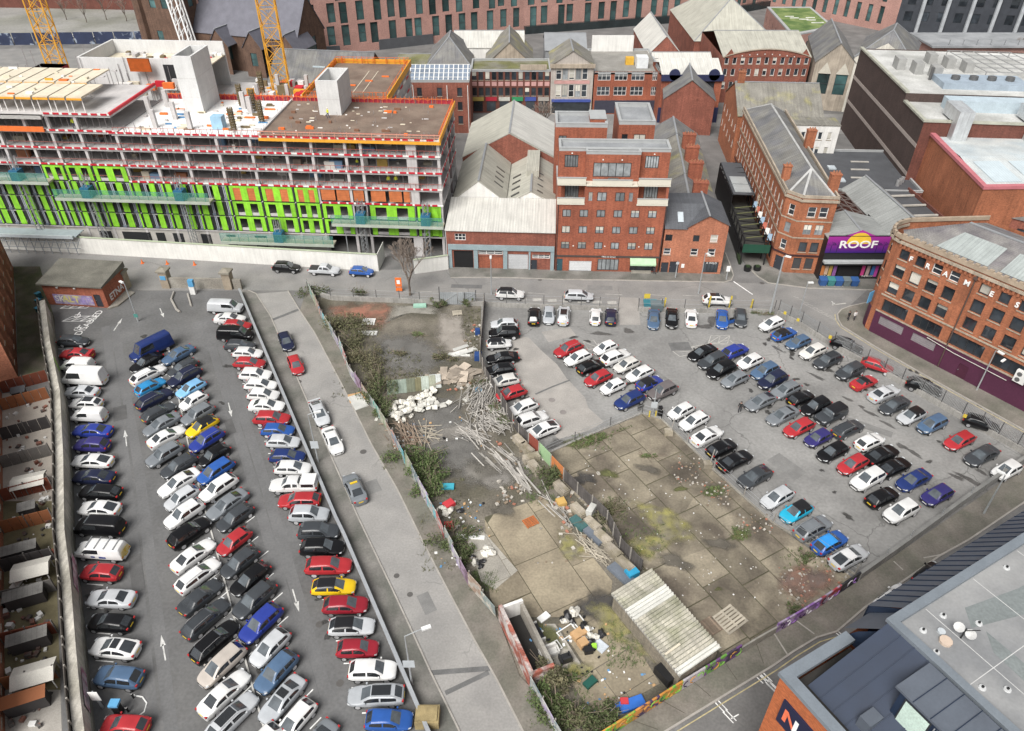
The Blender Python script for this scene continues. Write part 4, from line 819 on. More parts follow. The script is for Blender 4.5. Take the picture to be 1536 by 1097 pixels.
for s,u in zip('FRAMES',(2.22,4.62,7.09,9.95,13.12,16.27)):text('letter',s,plain('sign_white',(.8,.8,.78)),t,1.0,(u+.0,-.09,13.05),(R(90),0,0),.05,bold=.02)
MB().tube([(10.75,-.15,.2),(10.75,-.15,14.6)],.09,6).build('downpipe',plain('iron_pipe',(.09,.06,.05),.6),t);part('hopper',plain('iron_pipe',(.09,.06,.05)),t,(10.5,11.0,-.35,-.02,14.0,14.4))
MB().tube([(8.0,-.15,3.5),(12.0,-.2,3.2),(19,-.2,3.1)],.05,6).build('conduit',plain('conduit_pale',(.5,.48,.44),.6),t)
for k,u in enumerate((19.6,21.3)):
    a_=MB().box(u,u+1.35,-.55,-.08,3.7-k*.1,5.4-k*.1).build('air_conditioner',plain('aircon_white',(.68,.68,.66),.6),t)
    for j in range(2):MB().tube([(u+.5,-.56,4.15-k*.1+j*.8),(u+.5,-.6,4.15-k*.1+j*.8)],.3,12).build('fan_grille',plain('fan_dark',(.1,.1,.1)),a_)
part('wall_sign',plain('sign_blue',(.1,.32,.55),.6),t,(-1.5,-1.42,-.35,1.2,4.2,6.0));part('wall_light',plain('sign_white',(.8,.8,.78)),t,(17.6,17.9,-.9,-.1,5.6,5.75))
t=thing('ruined_brick_house','old brick building with broken slate roof behind the lettered warehouse','building',P(1480,345,6),R(-40));t.location.z=0
house(t,0,14,0,9,9.0,brick_rd,{'f':[(4,6.5,6,7.6,'n'),(9,11,6,7.6,'n')],'l':[(3,5,6,7.6,'n')]});MB().add([(-.2,-.2,9),(14,-.2,9),(14,9,10.5),(-.2,9,10.5)],[(0,1,2,3)]).build('roof',slate_m,t)
# waste bins in front of the club
wb=plain('bin_blue',(.03,.09,.25),.5);wg=plain('bin_green',(.05,.2,.2),.5);wk=plain('bin_grey',(.12,.15,.16),.6)
for k in range(5):
    b=thing('wheeled_bin',f'{("dark blue", "green", "royal blue", "grey", "blue")[k]} wheeled waste bin, {ORD[k]} from the pub in the line outside the club','bin',(50.1+k*1.25,103.2-.04*k,.0),R(-2),'bins outside the club')
    mm=(wb,wg,wb,wk,wb)[k]
    MB().add([(-.5,-.45,.1),(.5,-.45,.1),(.5,.45,.1),(-.5,.45,.1),(-.58,-.55,1.15),(.58,-.55,1.15),(.58,.5,1.15),(-.58,.5,1.15)],[(0,3,2,1),(4,5,6,7),(0,1,5,4),(1,2,6,5),(2,3,7,6),(3,0,4,7)]).build('body',mm,b)
    MB().add([(-.6,-.58,1.17),(.6,-.58,1.17),(.6,.52,1.4),(-.6,.52,1.4),(-.6,-.58,1.1),(.6,-.58,1.1),(.6,.52,1.1),(-.6,.52,1.1)],[(0,1,2,3),(4,5,1,0),(5,6,2,1),(6,7,3,2),(7,4,0,3)]).build('lid',mm,b)
    for s in (-.4,.4):MB().tube([(s,-.5,.1),(s,-.44,.1)],.1,8).build('wheel',blk,b) if False else part('wheel',blk,b,(s-.04,s+.04,-.5,-.3,0,.18))

# ================================================================ CONSTRUCTION SITE
conc_m=mat('raw_concrete',(.5,.48,.47),.85,var=.12,scale=.5,fine=.08,streak=.08)
ply_m=mat('plywood_deck',(.15,.105,.08),.9,var=.2,scale=.3,fine=.12,kind='tile',col2=(.2,.15,.115),mixscale=.2)
plyp_m=mat('pale_formwork',(.62,.56,.44),.85,var=.12,scale=.8,fine=.08)
soff_m=mat('dark_storey',(.24,.2,.2),.9,var=.3,scale=.5,fine=.1)
redb=plain('barrier_red',(.5,.015,.03),.6);whb=plain('barrier_white',(.75,.73,.7),.6);yel=plain('edge_yellow',(.72,.34,.03),.6);org=plain('safety_orange',(.72,.16,.03),.7)
grnp=mat('green_board_panel',(.25,.6,.035),.6,var=.16,scale=1.6,fine=.12,rnd=.12,streak=.18);blk2=plain('black_membrane',(.015,.016,.018),.7);orgp=mat('orange_board',(.5,.15,.05),.7,var=.22,scale=1.2,fine=.1,kind='tile',rnd=.12)
grf=plain('grey_frame',(.42,.45,.5),.5);gry=plain('steel_blue',(.14,.17,.21),.5)
LV=[3.85,6.65,9.4,12.15,14.9,17.65,20.25]
CX=[-14,-8.5,-3,3,8.7,13.6,17.5,22.2,28.1,33.5,38.8,44.3,49.7,55.3,59.5,64.9,67.4,75.4,79.7]
dr=Vector((math.cos(R(-3.8)),math.sin(R(-3.8)),0));OR=Vector((-11.3,112.4,0))-dr*80
t=site=thing('unfinished_building','concrete frame building under construction with bright green wall boards and red barriers','building',OR,R(-3.8))
DP=17.5
for i,z in enumerate(LV):
    part('floor_slab',conc_m,t,(-16,80,0,DP,z-.3,z)) if i<6 else None
    part('barrier_strip',whb,t,({2:59.8,3:28}.get(i,-16) if i<6 else 27,80.05,-.14,-.06,z+.02,z+.3)) if i>=2 else None
part('floor_slab',conc_m,t,(27.5,80,0,DP,19.95,20.25));part('floor_slab',conc_m,t,(-16,28.2,.0,16,20.15,20.45));part('floor_slab',conc_m,t,(-16,28.2,0,16,22.8,23.1))
for x in CX:
    o=part('column',conc_m,t,(x-.22,x+.22,.12,.6,0,19.95 if x>28 else 22.8))
    part('column',conc_m,t,(x-.3,x+.3,8.2,8.8,0,19.95 if x>28 else 22.8));part('column',conc_m,t,(x-.3,x+.3,16.6,17.3,0,19.9))
part('corner_column',conc_m,t,(74.6,76.2,.1,.8,0,19.9))
MB().box(-16,80,11.5,11.7,.1,19.9).build('inner_wall',soff_m,t)
rr=random.Random(5)
for i in (2,3,4,5,6):
    z=LV[i];x=(27.2 if i==6 else {2:60,3:28.5,4:-15,5:-15}[i])
    if i==6:z=20.3
    while x<79.2:
        l=1.0+rr.uniform(-.15,.15)
        part('barrier_board',redb,t,(x,x+l,-.2,-.145,z+.05,z+.34));x+=l+.38+(rr.random()<.08)*.6
for z in (20.5,23.15):
    x=-15 if z<21 else 17.6
    while x<27.4:part('barrier_board',redb,t,(x,x+1.0,-.2,-.145,z+.05,z+.34));x+=1.55
    part('barrier_strip',whb,t,(-16 if z<21 else 17.5,28.2,-.14,-.06,z,z+.3))
for i in range(3,7):
    for k in range(8):part('barrier_board',redb,t,(80.1,80.18,1+k*2.0,2.2+k*2.0,LV[i]+.1,LV[i]+.45))
    part('barrier_strip',whb,t,(80.02,80.08,0,DP,LV[i]+.02,LV[i]+.5))
for i in range(3,7):
    rl=MB()
    for k in range(60):x=28+k*.9;rl.box(x,x+.05,-.1,-.05,LV[i]+.3,LV[i]+1.1) if x<80 else None
    rl.box(10 if i<6 else 28,80,-.1,-.05,LV[i]+1.05,LV[i]+1.1);rl.build('guard_rail',plain('rail_red',(.35,.1,.08),.6),t,kind='stuff')
# props
pr=MB()
for i in range(3,6):
    for k in range(95):
        x=3+k*.82+rr.uniform(-.2,.2);y=rr.choice((2.0,4.5,6.5));pr.box(x-.04,x+.04,y-.04,y+.04,LV[i],LV[i]+2.4)
for k in range(40):x=-14+k*1.05;pr.box(x-.04,x+.04,2,2.08,LV[5],20.1);pr.box(x-.04,x+.04,2,2.08,20.45,22.8)
for k in range(70):x,y=rr.uniform(-15,34),rr.choice((17.5,18.5,25,38.3));pr.box(x,x+.07,y,y+.07,16.7,rr.uniform(22,25.6))
for k in range(110):x=28+rr.random()*51;y=rr.choice((.2,17.6,rr.uniform(1,16)));pr.box(x,x+.06,y,y+.06,20.3,20.3+(1.3 if y in (.2,17.6) else rr.uniform(.3,1.0)))
pr.build('formwork_props',plain('prop_steel',(.3,.28,.28),.6,.3),t,kind='stuff')
# cladding, bay by bay
def panel(x0,x1,z0,z1,m,nm,y0=-.12,y1=-.01):part(nm,m,t,(x0,x1,y0,y1,z0,z1))
def clad(x0,x1,i,mode):
    z0,z1=LV[i]+.12,LV[i+1]-.12;b=x1-x0
    MB().box(x0-.0,x1,-.02,.1,LV[i]-.05,LV[i]+.12).box(x0,x1,-.02,.1,LV[i+1]-.12,LV[i+1]-.0).box(x0-.22,x0+.12,-.025,.095,LV[i]+.121,LV[i+1]-.121).build('membrane',blk2,t)
    if mode=='right':
        xs=[0.03,.14,.38,.60,.84,.985]
        panel(x0+b*xs[0],x0+b*xs[1],z0,z1,grnp,'green_board');panel(x0+b*xs[2],x0+b*xs[3],z0,z1,grnp,'green_board');panel(x0+b*xs[4],x0+b*xs[5],z0,z1,grnp,'green_board')
        for a,c in ((xs[1],xs[2]),(xs[3],xs[4])):
            panel(x0+b*a,x0+b*c,z1-.32,z1,grnp,'green_board')
            if i==2:panel(x0+b*a,x0+b*c,z0,z1-.32,orgp,'orange_board',-.06,.02)
            else:panel(x0+b*a,x0+b*c,z0,z0+.5,conc_m,'upstand',-.0,.1)
    else:
        n=2 if b<6.5 else 3;s=b/n
        for k in range(n):
            u=x0+k*s+.18
            panel(u,u+s*.38,z0,z1,grnp,'green_board');panel(u+s*.42,u+s*.62,z0,z1,blk2,'window_opening',.0,.1)
            for q in (.66,.76):panel(u+s*q,u+s*(q+.045),z0,z1,grf,'window_frame',-.1,0)
            panel(u+s*.6,u+s*.82,z0-.08,z0+.25,gry,'frame_base',-.13,-.02);panel(u+s*.84,u+s*.93,z0,z1,grnp,'green_board') if k % 2 else None
for a,b in zip(CX,CX[1:]):
    if b-a<3 :continue
    for i in (0,1,2):
        if a>=40:
            if i==2 and a>57:continue
            clad(a+.2,b-.05,i,'right')
        else:clad(a+.2,b-.05,i,'left')
    if 12<a<23:clad(a+.2,b-.05,3,'right')
for a,b in ((59.9,62.2),(62.5,64.6),(65.3,67.0),(68.2,70.6),(71.2,73.3),(73.6,74.9)):panel(a,b,LV[2]+.5,LV[3]-.35,orgp,'orange_board',.1,.2)
for z in (LV[0],LV[1]):panel(76.6,79.4,z+.2,z+2.6,grnp,'green_board')
for a,b in ((-14,-9),(-7,-3.5),(0,5),(16,20),(22,25),(26.5,31),(33,36),(41,43),(47,49)):pass
MB().box(-16,60,.2,.4,0,3.5).build('ground_wall',mat('pale_block',(.42,.4,.37),.9,var=.15),t)
for a,b in ((19.5,21.5),(23.5,28.5),(29.5,31),(32.5,34.3),(37.5,39.2),(42,43.6),(47,49)):part('doorway',blk2,t,(a,b,.12,.2,.2,2.9))
# decks on top
part('plywood_deck',ply_m,t,(51.5,79.6,.5,17.6,20.27,20.4))
part('white_deck',mat('white_deck',(.78,.77,.75),.8,var=.08,scale=.4,fine=.06),t,(28.4,51.2,.4,17.4,20.27,20.36))
MB().box(51.2,51.5,.3,17.4,20.27,20.7).build('deck_upstand',conc_m,t)
ed=MB();ed.box(51.5,80.3,-.45,-.22,19.85,20.25);ed.box(80.06,80.25,-.45,17.9,20.0,20.9);ed.build('edge_formwork',yel,t)
eg=MB()
for k in range(15):eg.box(52+k*1.95,52.08+k*1.95,-.45,-.38,20.5,21.5)
eg.box(51.5,80.2,-.44,-.4,21.3,21.42).box(51.5,80.2,-.44,-.4,20.9,20.98);eg.build('edge_rail',plain('rail_pink',(.6,.3,.22),.6),t,kind='stuff')
part('rear_net',plain('net_red',(.4,.03,.05),.8),t,(51.5,80,17.75,17.85,20.2,20.95));part('rear_net',plain('net_red',(.4,.03,.05)),t,(28,51,17.75,17.85,20.2,21.2))
for k in range(14):x,y=53+rr.random()*25,1.5+rr.random()*14;part('starter_bars',org if k % 2 else plain('rust_bar',(.2,.1,.06),.8),t,(x,x+rr.uniform(.4,1.4),y,y+.35,20.4,20.75))
for k in range(45):x,y=53+rr.random()*25,1+rr.random()*15;part('deck_litter',(whb,plyp_m,conc_m)[k % 3],t,(x,x+rr.uniform(.15,.9),y,y+rr.uniform(.1,.3),20.4,20.5))
# columns and rebar on the white deck
for k,(x,y) in enumerate(((29.5,9.5),(33.5,3),(35,7),(39.5,2.5),(44.5,13),(46.5,10.5),(31,13))):
    part('new_column',conc_m,t,(x-.35,x+.35,y-.3,y+.3,20.3,23.2))
reb=plain('rebar_rust',(.17,.13,.07),.8)
for k,(x,y) in enumerate(((46.6,2.5),(49.8,6.5),(46.6,12),(43.5,14.5),(44.6,22))):
    rb_=MB()
    for a in range(10):rb_.beam((x+.4*math.cos(a*.63),y+.4*math.sin(a*.63),20.3),(x+.4*math.cos(a*.63),y+.4*math.sin(a*.63),24.0),.09)
    for z in range(8):rb_.box(x-.42,x+.42,y-.42,y+.42,20.8+z*.4,20.85+z*.4)
    rb_.build('rebar_cage',reb,t)
for k in range(70):x,y=29+rr.random()*21,1+rr.random()*15;part('deck_litter',(whb,conc_m,plyp_m,reb,org,plain('lit_blue',(.1,.25,.45),.6))[k % 6],t,(x,x+rr.uniform(.2,1.8),y,y+rr.uniform(.15,.6),20.37,20.5+rr.random()*.25))
b=part('pallet_crate',plain('crate_blue',(.3,.48,.62),.6),t,(43.0,44.8,2.6,4.2,20.37,22.4))
sm_=[plain('stock_%d' % k,c,.8) for k,c in enumerate(((.4,.36,.28),(.3,.12,.06),(.22,.24,.27),(.5,.48,.44),(.12,.2,.3),(.45,.3,.08),(.2,.16,.13)))]
for i in (3,4,5):
    for k in range(26):x,y=rr.uniform(2,78),rr.uniform(1.2,7);part('stored_materials',sm_[(i*5+k) % 7],t,(x,x+rr.uniform(.4,2.4),y,y+rr.uniform(.4,1.2),LV[i],LV[i]+rr.uniform(.2,1.3)))
    for k in range(9):x=rr.uniform(2,76);part('partition',mat('partition_grey',(.3,.29,.29),.9,var=.2),t,(x,x+rr.uniform(1.5,4),7.5,7.65,LV[i],LV[i]+2.4))
ob_=MB()
for k in range(64):
    x=28.3+k*.8;ob_.box(x,x+.05,17.4,17.45,20.3,21.6)
    if k<60:ob_.beam((x,17.42,21.4-(k % 2)*.5),(x+.8,17.42,20.9+(k % 2)*.5),.04)
for k in range(30):y=.5+k*.57;ob_.box(79.9,79.95,y,y+.05,20.3,21.6)
ob_.box(28.3,79.9,17.4,17.44,21.2,21.28);ob_.box(79.9,79.94,.3,17.4,21.2,21.28);ob_.build('edge_protection',org,t,kind='stuff')
on_=MB()
for k in range(90):x,y=rr.choice(((rr.uniform(52,67),rr.choice((22.4,45.3))),(rr.choice((52.1,67.1)),rr.uniform(22,45))));on_.box(x,x+.07,y,y+.07,19.3,20.7)
for z in (19.9,20.6):on_.box(52,67.2,22.4,22.45,z,z+.06);on_.box(52,67.2,45.3,45.35,z,z+.06);on_.box(52.1,52.15,22.4,45.3,z,z+.06);on_.box(67.1,67.15,22.4,45.3,z,z+.06)
on_.build('edge_protection',org,t,kind='stuff')
# stair and lift cores
def core(x0,x1,y0,y1,z0,z1,nm='lift_core',th=.35):
    o=MB();o.box(x0,x1,y0,y0+th,z0,z1);o.box(x0,x1,y1-th,y1,z0,z1);o.box(x0,x0+th,y0+th,y1-th,z0,z1);o.box(x1-th,x1,y0+th,y1-th,z0,z1);o.box(x0+th,x1-th,y0+th,y1-th,z0,z0+.5)
    o=o.build(nm,mat('core_concrete',(.6,.6,.59),.85,var=.08,scale=.5,fine=.06,streak=.06),t)
    for z in range(int(z0)+3,int(z1),3):part('pour_joint',conc_m,o,(x0-.012,x1+.012,y0-.012,y1+.012,z,z+.05))
core(58.3,62.0,10.6,18.2,20.3,26.0);core(35.4,38.6,10.2,17.2,20.3,29.5)
o=MB();th=.35
for x0,x1,y0,y1 in ((9.5,34.5,25.2,25.6),(9.5,9.9,25.6,38),(9.5,32,38,38.4),(34.1,34.5,17,25.2)):o.box(x0,x1,y0,y1,12,25.0)
o.build('shear_wall',mat('core_concrete',(.6,.6,.59)),t);part('wall_opening',blk2,t,(25.6,28.4,25.1,25.19,20.6,24.0));part('rear_slab',plyp_m,t,(10,32,25.7,37.9,22.4,22.6))
for k in range(40):x,y=12+rr.random()*19,27+rr.random()*10;part('deck_litter',(whb,conc_m,reb,redb)[k % 4],t,(x,x+rr.uniform(.5,2.2),y,y+rr.uniform(.4,1.2),22.6,22.8+rr.random()*.6))
# pale formwork tables on the raised corner
for j,(y0,xa,n) in enumerate(((1.0,-6,11),(8.6,-12,12))):
    for k in range(n):
        x=xa+k*2.75
        part('formwork_table',plyp_m,t,(x,x+2.45,y0,y0+(6.6 if j==0 else 7.6),25.4+rr.uniform(-.08,.08),25.62));part('table_beam',yel,t,(x,x+2.45,y0-.12,y0-.01,25.1,25.4))
        for q in (.3,2.1):part('table_leg',whb,t,(x+q,x+q+.12,y0+.3,y0+.42,23.1,25.38))
part('orange_edge',org,t,(-16,17,-.6,-.45,20.5,21.3))
for k in range(46):x,y=rr.uniform(-14,33),rr.uniform(17.8,24.8);part('site_materials',(whb,org,plyp_m,conc_m,yel,redb,plyp_m)[k % 7],t,(x,x+rr.uniform(.5,3),y,y+rr.uniform(.3,1.6),16.7+(k % 4)*1.5,17.4+(k % 4)*1.6))
for k in range(40):x,y=rr.uniform(-12,22),rr.uniform(1,15.5);part('deck_litter',(whb,yel,conc_m,org,plyp_m)[k % 5],t,(x,x+rr.uniform(.3,1.6),y,y+rr.uniform(.15,.7),25.63,25.7+rr.random()*.3));part('long_girder',whb,t,(-16,17.5,-.9,-.4,22.6,23.2));part('red_cover',plain('cover_red',(.5,.03,.05),.7),t,(4,9,20,23,23.3,24.4));part('red_cover',org,t,(20,24,23.6,23.9,23.1,25.4))
part('slope_beam',redb,t,(27.9,28.25,.2,16,23.1,23.5))
part('rear_floor',conc_m,t,(-16,51,17.9,40,16.4,16.7));part('rear_frame',conc_m,t,(28,51,39.6,40,8,16.4))
for k in range(60):x,y=38+rr.random()*12,19+rr.random()*18;part('site_materials',(whb,org,redb,conc_m,reb,yel)[k % 6],t,(x,x+rr.uniform(.4,2),y,y+rr.uniform(.4,2),16.7,17.2+rr.random()*1.6))
for k in range(6):x=40+k*1.9;part('new_column',conc_m,t,(x-.3,x+.3,20+(k % 3)*6,20.6+(k % 3)*6,16.7,20.6))
# rear wing
part('rear_wing',conc_m,t,(52,67.2,22.3,45.5,0,19.2));part('plywood_deck',ply_m,t,(52.4,66.8,22.8,45.2,19.25,19.4))
wg_=MB();wg_.box(51.7,51.9,22,45.8,18.9,20.2);wg_.box(67.3,67.5,22,45.8,18.9,20.2);wg_.box(51.95,67.25,22.0,22.2,18.8,19.6);wg_.box(51.95,67.25,45.6,45.8,19.0,20.2);wg_.build('edge_formwork',yel,t)
for i in range(7):
    for k in range(7):part('barrier_board',redb if k % 2 else whb,t,(67.61,67.7,23+k*3.2,25+k*3.2,2.5+i*2.6,2.9+i*2.6))
for k in range(5):part('deck_strip',plyp_m,t,(60+k*1.8,60.12+k*1.8,26,40,19.4,19.44)) if k<2 else part('starter_bars',org,t,(53+k*2.6,54.4+k*2.6,24+k*3,24.4+k*3,19.4,19.6))
# mast-climbing work platforms with green net
net=mat('green_net',(.08,.3,.24),.9,var=.15,scale=1.5,alpha=.27);blu=plain('mast_blue',(.02,.12,.22),.6)
for k,(x0,x1,z,xm) in enumerate(((-12,15.4,12.4,(9.5,)),(15.5,41.8,9.7,(20.5,36.3)),(42,61.4,2.6,(51.5,)),(61.6,80.2,6.5,(66.0,76.8)))):
    p=thing('work_platform',('mast-climbing platform with green net, highest at the far end of the green wall','mast-climbing platform with green net below the open storeys, second highest','mast-climbing platform with green net low behind the parked silver pickup','mast-climbing platform with green net beside the pale warehouse roof')[k],'platform',OR,R(-3.8),'mast-climbing platforms')
    part('deck',mat('platform_deck',(.42,.38,.3),.8,var=.15),p,(x0,x1,-2.1,-.45,z,z+.25));part('fascia',mat('platform_face',(.38,.42,.36),.7,var=.12),p,(x0,x1,-2.2,-2.11,z-.2,z+.28))
    part('net',net,p,(x0,x1,-2.16,-2.12,z+.36,z+1.7));rl=MB()
    for j in range(int((x1-x0)/1.6)+1):rl.box(x0+j*1.6,x0+j*1.6+.06,-2.1,-2.04,z+.26,z+1.75)
    rl.box(x0,x1,-2.1,-2.05,z+1.7,z+1.76);rl.build('rail',plain('rail_teal',(.08,.22,.2),.6),p)
    for x in xm:
        mb=MB()
        for a in (0,.8):
            for c in (0,.8):mb.box(x+a,x+a+.1,-1.6+c,-1.5+c,.0,z+4.2)
        for q in range(int((z+4)/.8)):mb.beam((x,-1.6,q*.8),(x+.8,-1.6,q*.8+.8),.06);mb.beam((x+.8,-.8,q*.8),(x,-.8,q*.8+.8),.06)
        mb.build('mast',plain('mast_grey',(.3,.31,.32),.5,.3),p);part('drive_unit',blu,p,(x-.3,x+1.2,-2.05,-.5,z+.26,z+2.0))
t2=thing('scaffold_gantry','grey steel scaffold gantry at street level behind the white hoarding','scaffold',OR,R(-3.8));g=MB()
for k in range(16):
    x=-6+k*1.5;g.box(x,x+.1,-3.4,-3.3,0,3.4);g.box(x,x+.1,-1.1,-1.0,0,3.4);g.beam((x,-3.4,.8),(x+1.5,-3.4,3.2),.08)
for z in (1.2,2.3,3.4):g.box(-6,17.5,-3.42,-3.36,z,z+.1);g.box(-6,17.5,-1.1,-1.04,z,z+.1)
g.build('frame',plain('scaffold_grey',(.3,.32,.34),.5,.3),t2);part('board_deck',plain('scaffold_deck',(.3,.34,.37),.7),t2,(-6,17.5,-3.4,-1.0,3.5,3.6));part('roll_cover',plain('scaffold_cover',(.42,.46,.48),.5),t2,(-6,17.0,-3.7,-3.45,3.2,3.75))
# workers
def person(pos,col,legs,label,h=1.75,head=0.,hat=None,walk=.25,group=None,lean=0.):
    root=thing('person',label,'person',pos,R(head),group);s=h/1.75
    V=[(0,0,.95),(0,0,1.15),(0,lean*.5,1.42),(0,lean*.6,1.52),(0,lean*.6,1.64),(.09,0,.9),(.1,walk,.5),(.1,walk*.4,.08),(-.09,0,.9),(-.1,-walk*.2,.5),(-.1,-walk,.1),(.2,lean*.5,1.4),(.26,.08,1.12),(.22,.22,.9),(-.2,lean*.5,1.4),(-.26,-.05,1.12),(-.22,.1,.9),(.1,walk*.4+.16,.04),(-.1,-walk+.16,.05)]
    Ed=[(0,1),(1,2),(2,3),(3,4),(0,5),(5,6),(6,7),(0,8),(8,9),(9,10),(2,11),(11,12),(12,13),(2,14),(14,15),(15,16),(7,17),(10,18)]
    Rd=[.15,.15,.17,.06,.1,.1,.075,.055,.1,.075,.055,.075,.055,.045,.075,.055,.045,.045,.045]
    me=bpy.data.meshes.new('person');me.from_pydata([(x*s,y*s,z*s) for x,y,z in V],Ed,[]);o=bpy.data.objects.new('body',me);COL.objects.link(o)
    sk=o.modifiers.new('skin','SKIN');o.modifiers.new('sub','SUBSURF').levels=1
    for i,v in enumerate(me.skin_vertices[0].data):v.radius=(Rd[i]*s,Rd[i]*s);v.use_root=(i==0)
    dg=bpy.context.evaluated_depsgraph_get();m2=bpy.data.meshes.new_from_object(o.evaluated_get(dg));bpy.data.objects.remove(o)
    m2.materials.clear();skin=plain('skin',(.45,.27,.2),.6);m2.materials.append(plain('cloth_%s' % label[:14],col,.8));m2.materials.append(plain('legs_%s' % label[:14],legs,.8));m2.materials.append(skin)
    for p in m2.polygons:
        z=p.center.z/s;p.material_index=1 if z<.95 else (2 if z>1.5 or (z<1.0 and abs(p.center.x)>.17*s) else 0);p.use_smooth=True
    link('body',m2,root)
    hm=MB();c=(0,lean*.6*s,1.7*s);hm.tube([(c[0],c[1],c[2]-.02),(c[0],c[1],c[2]+.05),(c[0],c[1],c[2]+.1)],[.125*s,.11*s,.03*s],10);hm.build('hard_hat' if hat else 'hair',plain('hat_%s' % label[:14],hat or (.04,.03,.025),.6),root)
    return root
def lp(x,y,z):return OR+dr*x+Vector((-dr.y,dr.x,0))*y+Vector((0,0,z))
person(lp(71.0,1.6,LV[3]),(.65,.7,.05),(.05,.06,.1),'site worker in yellow vest standing on an open storey',hat=(.75,.72,.6),head=180,group='site workers')
person(lp(72.2,1.7,LV[3]),(.6,.08,.03),(.04,.04,.06),'site worker in red vest standing on an open storey',hat=(.5,.05,.03),head=170,group='site workers')
person(lp(66,2.2,LV[4]),(.6,.12,.04),(.05,.05,.06),'site worker in orange crouching behind a barrier',hat=(.7,.3,.1),h=1.4,head=160,group='site workers')
person(lp(20.9,1.4,20.45),(.7,.14,.03),(.05,.05,.05),'site worker in orange on the raised corner storey',hat=(.75,.3,.1),head=180,group='site workers')
person(lp(60.2,9.0,20.4),(.05,.05,.05),(.05,.05,.06),'site worker in black beside the white lift core',hat=(.7,.7,.7),head=120,group='site workers')
# cranes
def mast(name,label,base,zt,w_,m,tilt=(0,0)):
    c=thing(name,label,'crane',base,R(12));mb=MB();n=int(zt/w_)
    for a in (-w_/2,w_/2):
        for b in (-w_/2,w_/2):mb.beam((a,b,0),(a,b,zt),.22)
    o=mb.build('mast',m,c);br=MB()
    for k in range(n):
        z=k*w_
        for s in (-w_/2,w_/2):
            br.beam((-w_/2,s,z),(w_/2,s,z+w_),.12);br.beam((s,w_/2,z),(s,-w_/2,z+w_),.12);br.beam((-w_/2,s,z),(w_/2,s,z),.1);br.beam((s,-w_/2,z),(s,w_/2,z),.1);br.beam((w_/2,s,z),(-w_/2,s,z+w_),.1)
    br.build('lattice',m,c);ld=MB().box(-.25,-.2,-.1,-.05,0,zt).box(.2,.25,-.1,-.05,0,zt);[ld.box(-.2,.2,-.09,-.06,k*.5,k*.5+.05) for k in range(int(zt*2))];ld.build('ladder',plain('ladder_grey',(.3,.3,.3),.5,.4),c);return c
crm=plain('crane_yellow',(.66,.33,.035),.5)
b2=P(427,158,14);c2=mast('tower_crane','yellow lattice tower crane mast rising beside the plywood deck',(b2.x,b2.y,0),62,3.2,crm)
b1=P(85,95,20);c1=mast('tower_crane','yellow lattice tower crane mast rising over the pale formwork tables',(b1.x,b1.y,0),60,3.0,crm)
bw=P(286,72,22);cw=thing('crawler_crane','white lattice crane boom standing in front of the church tower','crane',(bw.x,bw.y,0));mb=MB();a0,a1=Vector((0,0,18)),Vector((-6.5,6,62))
for i,j in ((-1,-1),(1,-1),(1,1),(-1,1)):mb.beam(a0+Vector((i*.9,j*.9,0)),a1+Vector((i*.9,j*.9,0)),.28)
for k in range(22):
    p,q=a0.lerp(a1,k/22),a0.lerp(a1,(k+1)/22)
    for s in (-.9,.9):mb.beam(p+Vector((-.9,s,0)),q+Vector((.9,s,0)),.14);mb.beam(p+Vector((s,-.9,0)),q+Vector((s,.9,0)),.14)
mb.build('boom',plain('crane_white',(.75,.75,.74),.5),cw);mb=MB();mb.beam((1.5,1,18),(-4.5,5,62),.25);mb.build('stay',plain('crane_white',(.75,.75,.74)),cw);part('machine_house',plain('crane_white',(.75,.75,.74)),cw,(-2,3,-2,3,0,18))
# white hoarding
hoard=mat('hoarding_white',(.72,.71,.67),.7,var=.1,scale=.35,fine=.04,streak=.08);hg=plain('hoarding_cap',(.42,.47,.34),.7)
t=thing('site_hoarding','long white timber hoarding with pale green capping along the building site','hoarding');A,B=P(-110,366),P(568,407);n=44
for k in range(n):
    a,b=A.lerp(B,k/n),A.lerp(B,(k+1)/n);MB().beam(a+Vector((0,0,1.55)) ,b+Vector((0,0,1.55)),.1,3.1).build('panel',hoard,t)
MB().beam(A+Vector((0,0,3.16)),B+Vector((0,0,3.16)),.3,.12).build('capping',hg,t)
MB().beam(B+Vector((0,0,1.55)),B+Vector((.4,4.5,1.55)),.1,3.1).build('return_panel',hoard,t)
t=thing('site_hoarding','short white hoarding beside the warehouse doors behind the bare tree','hoarding');A,B=P(622,411),P(673,404)
for k in range(3):a,b=A.lerp(B,k/3),A.lerp(B,(k+1)/3);MB().beam(a+Vector((0,0,1.3)),b+Vector((0,0,1.3)),.1,2.6).build('panel',hoard,t)
MB().beam(A+Vector((0,0,2.66)),B+Vector((0,0,2.66)),.3,.1).build('capping',hg,t)

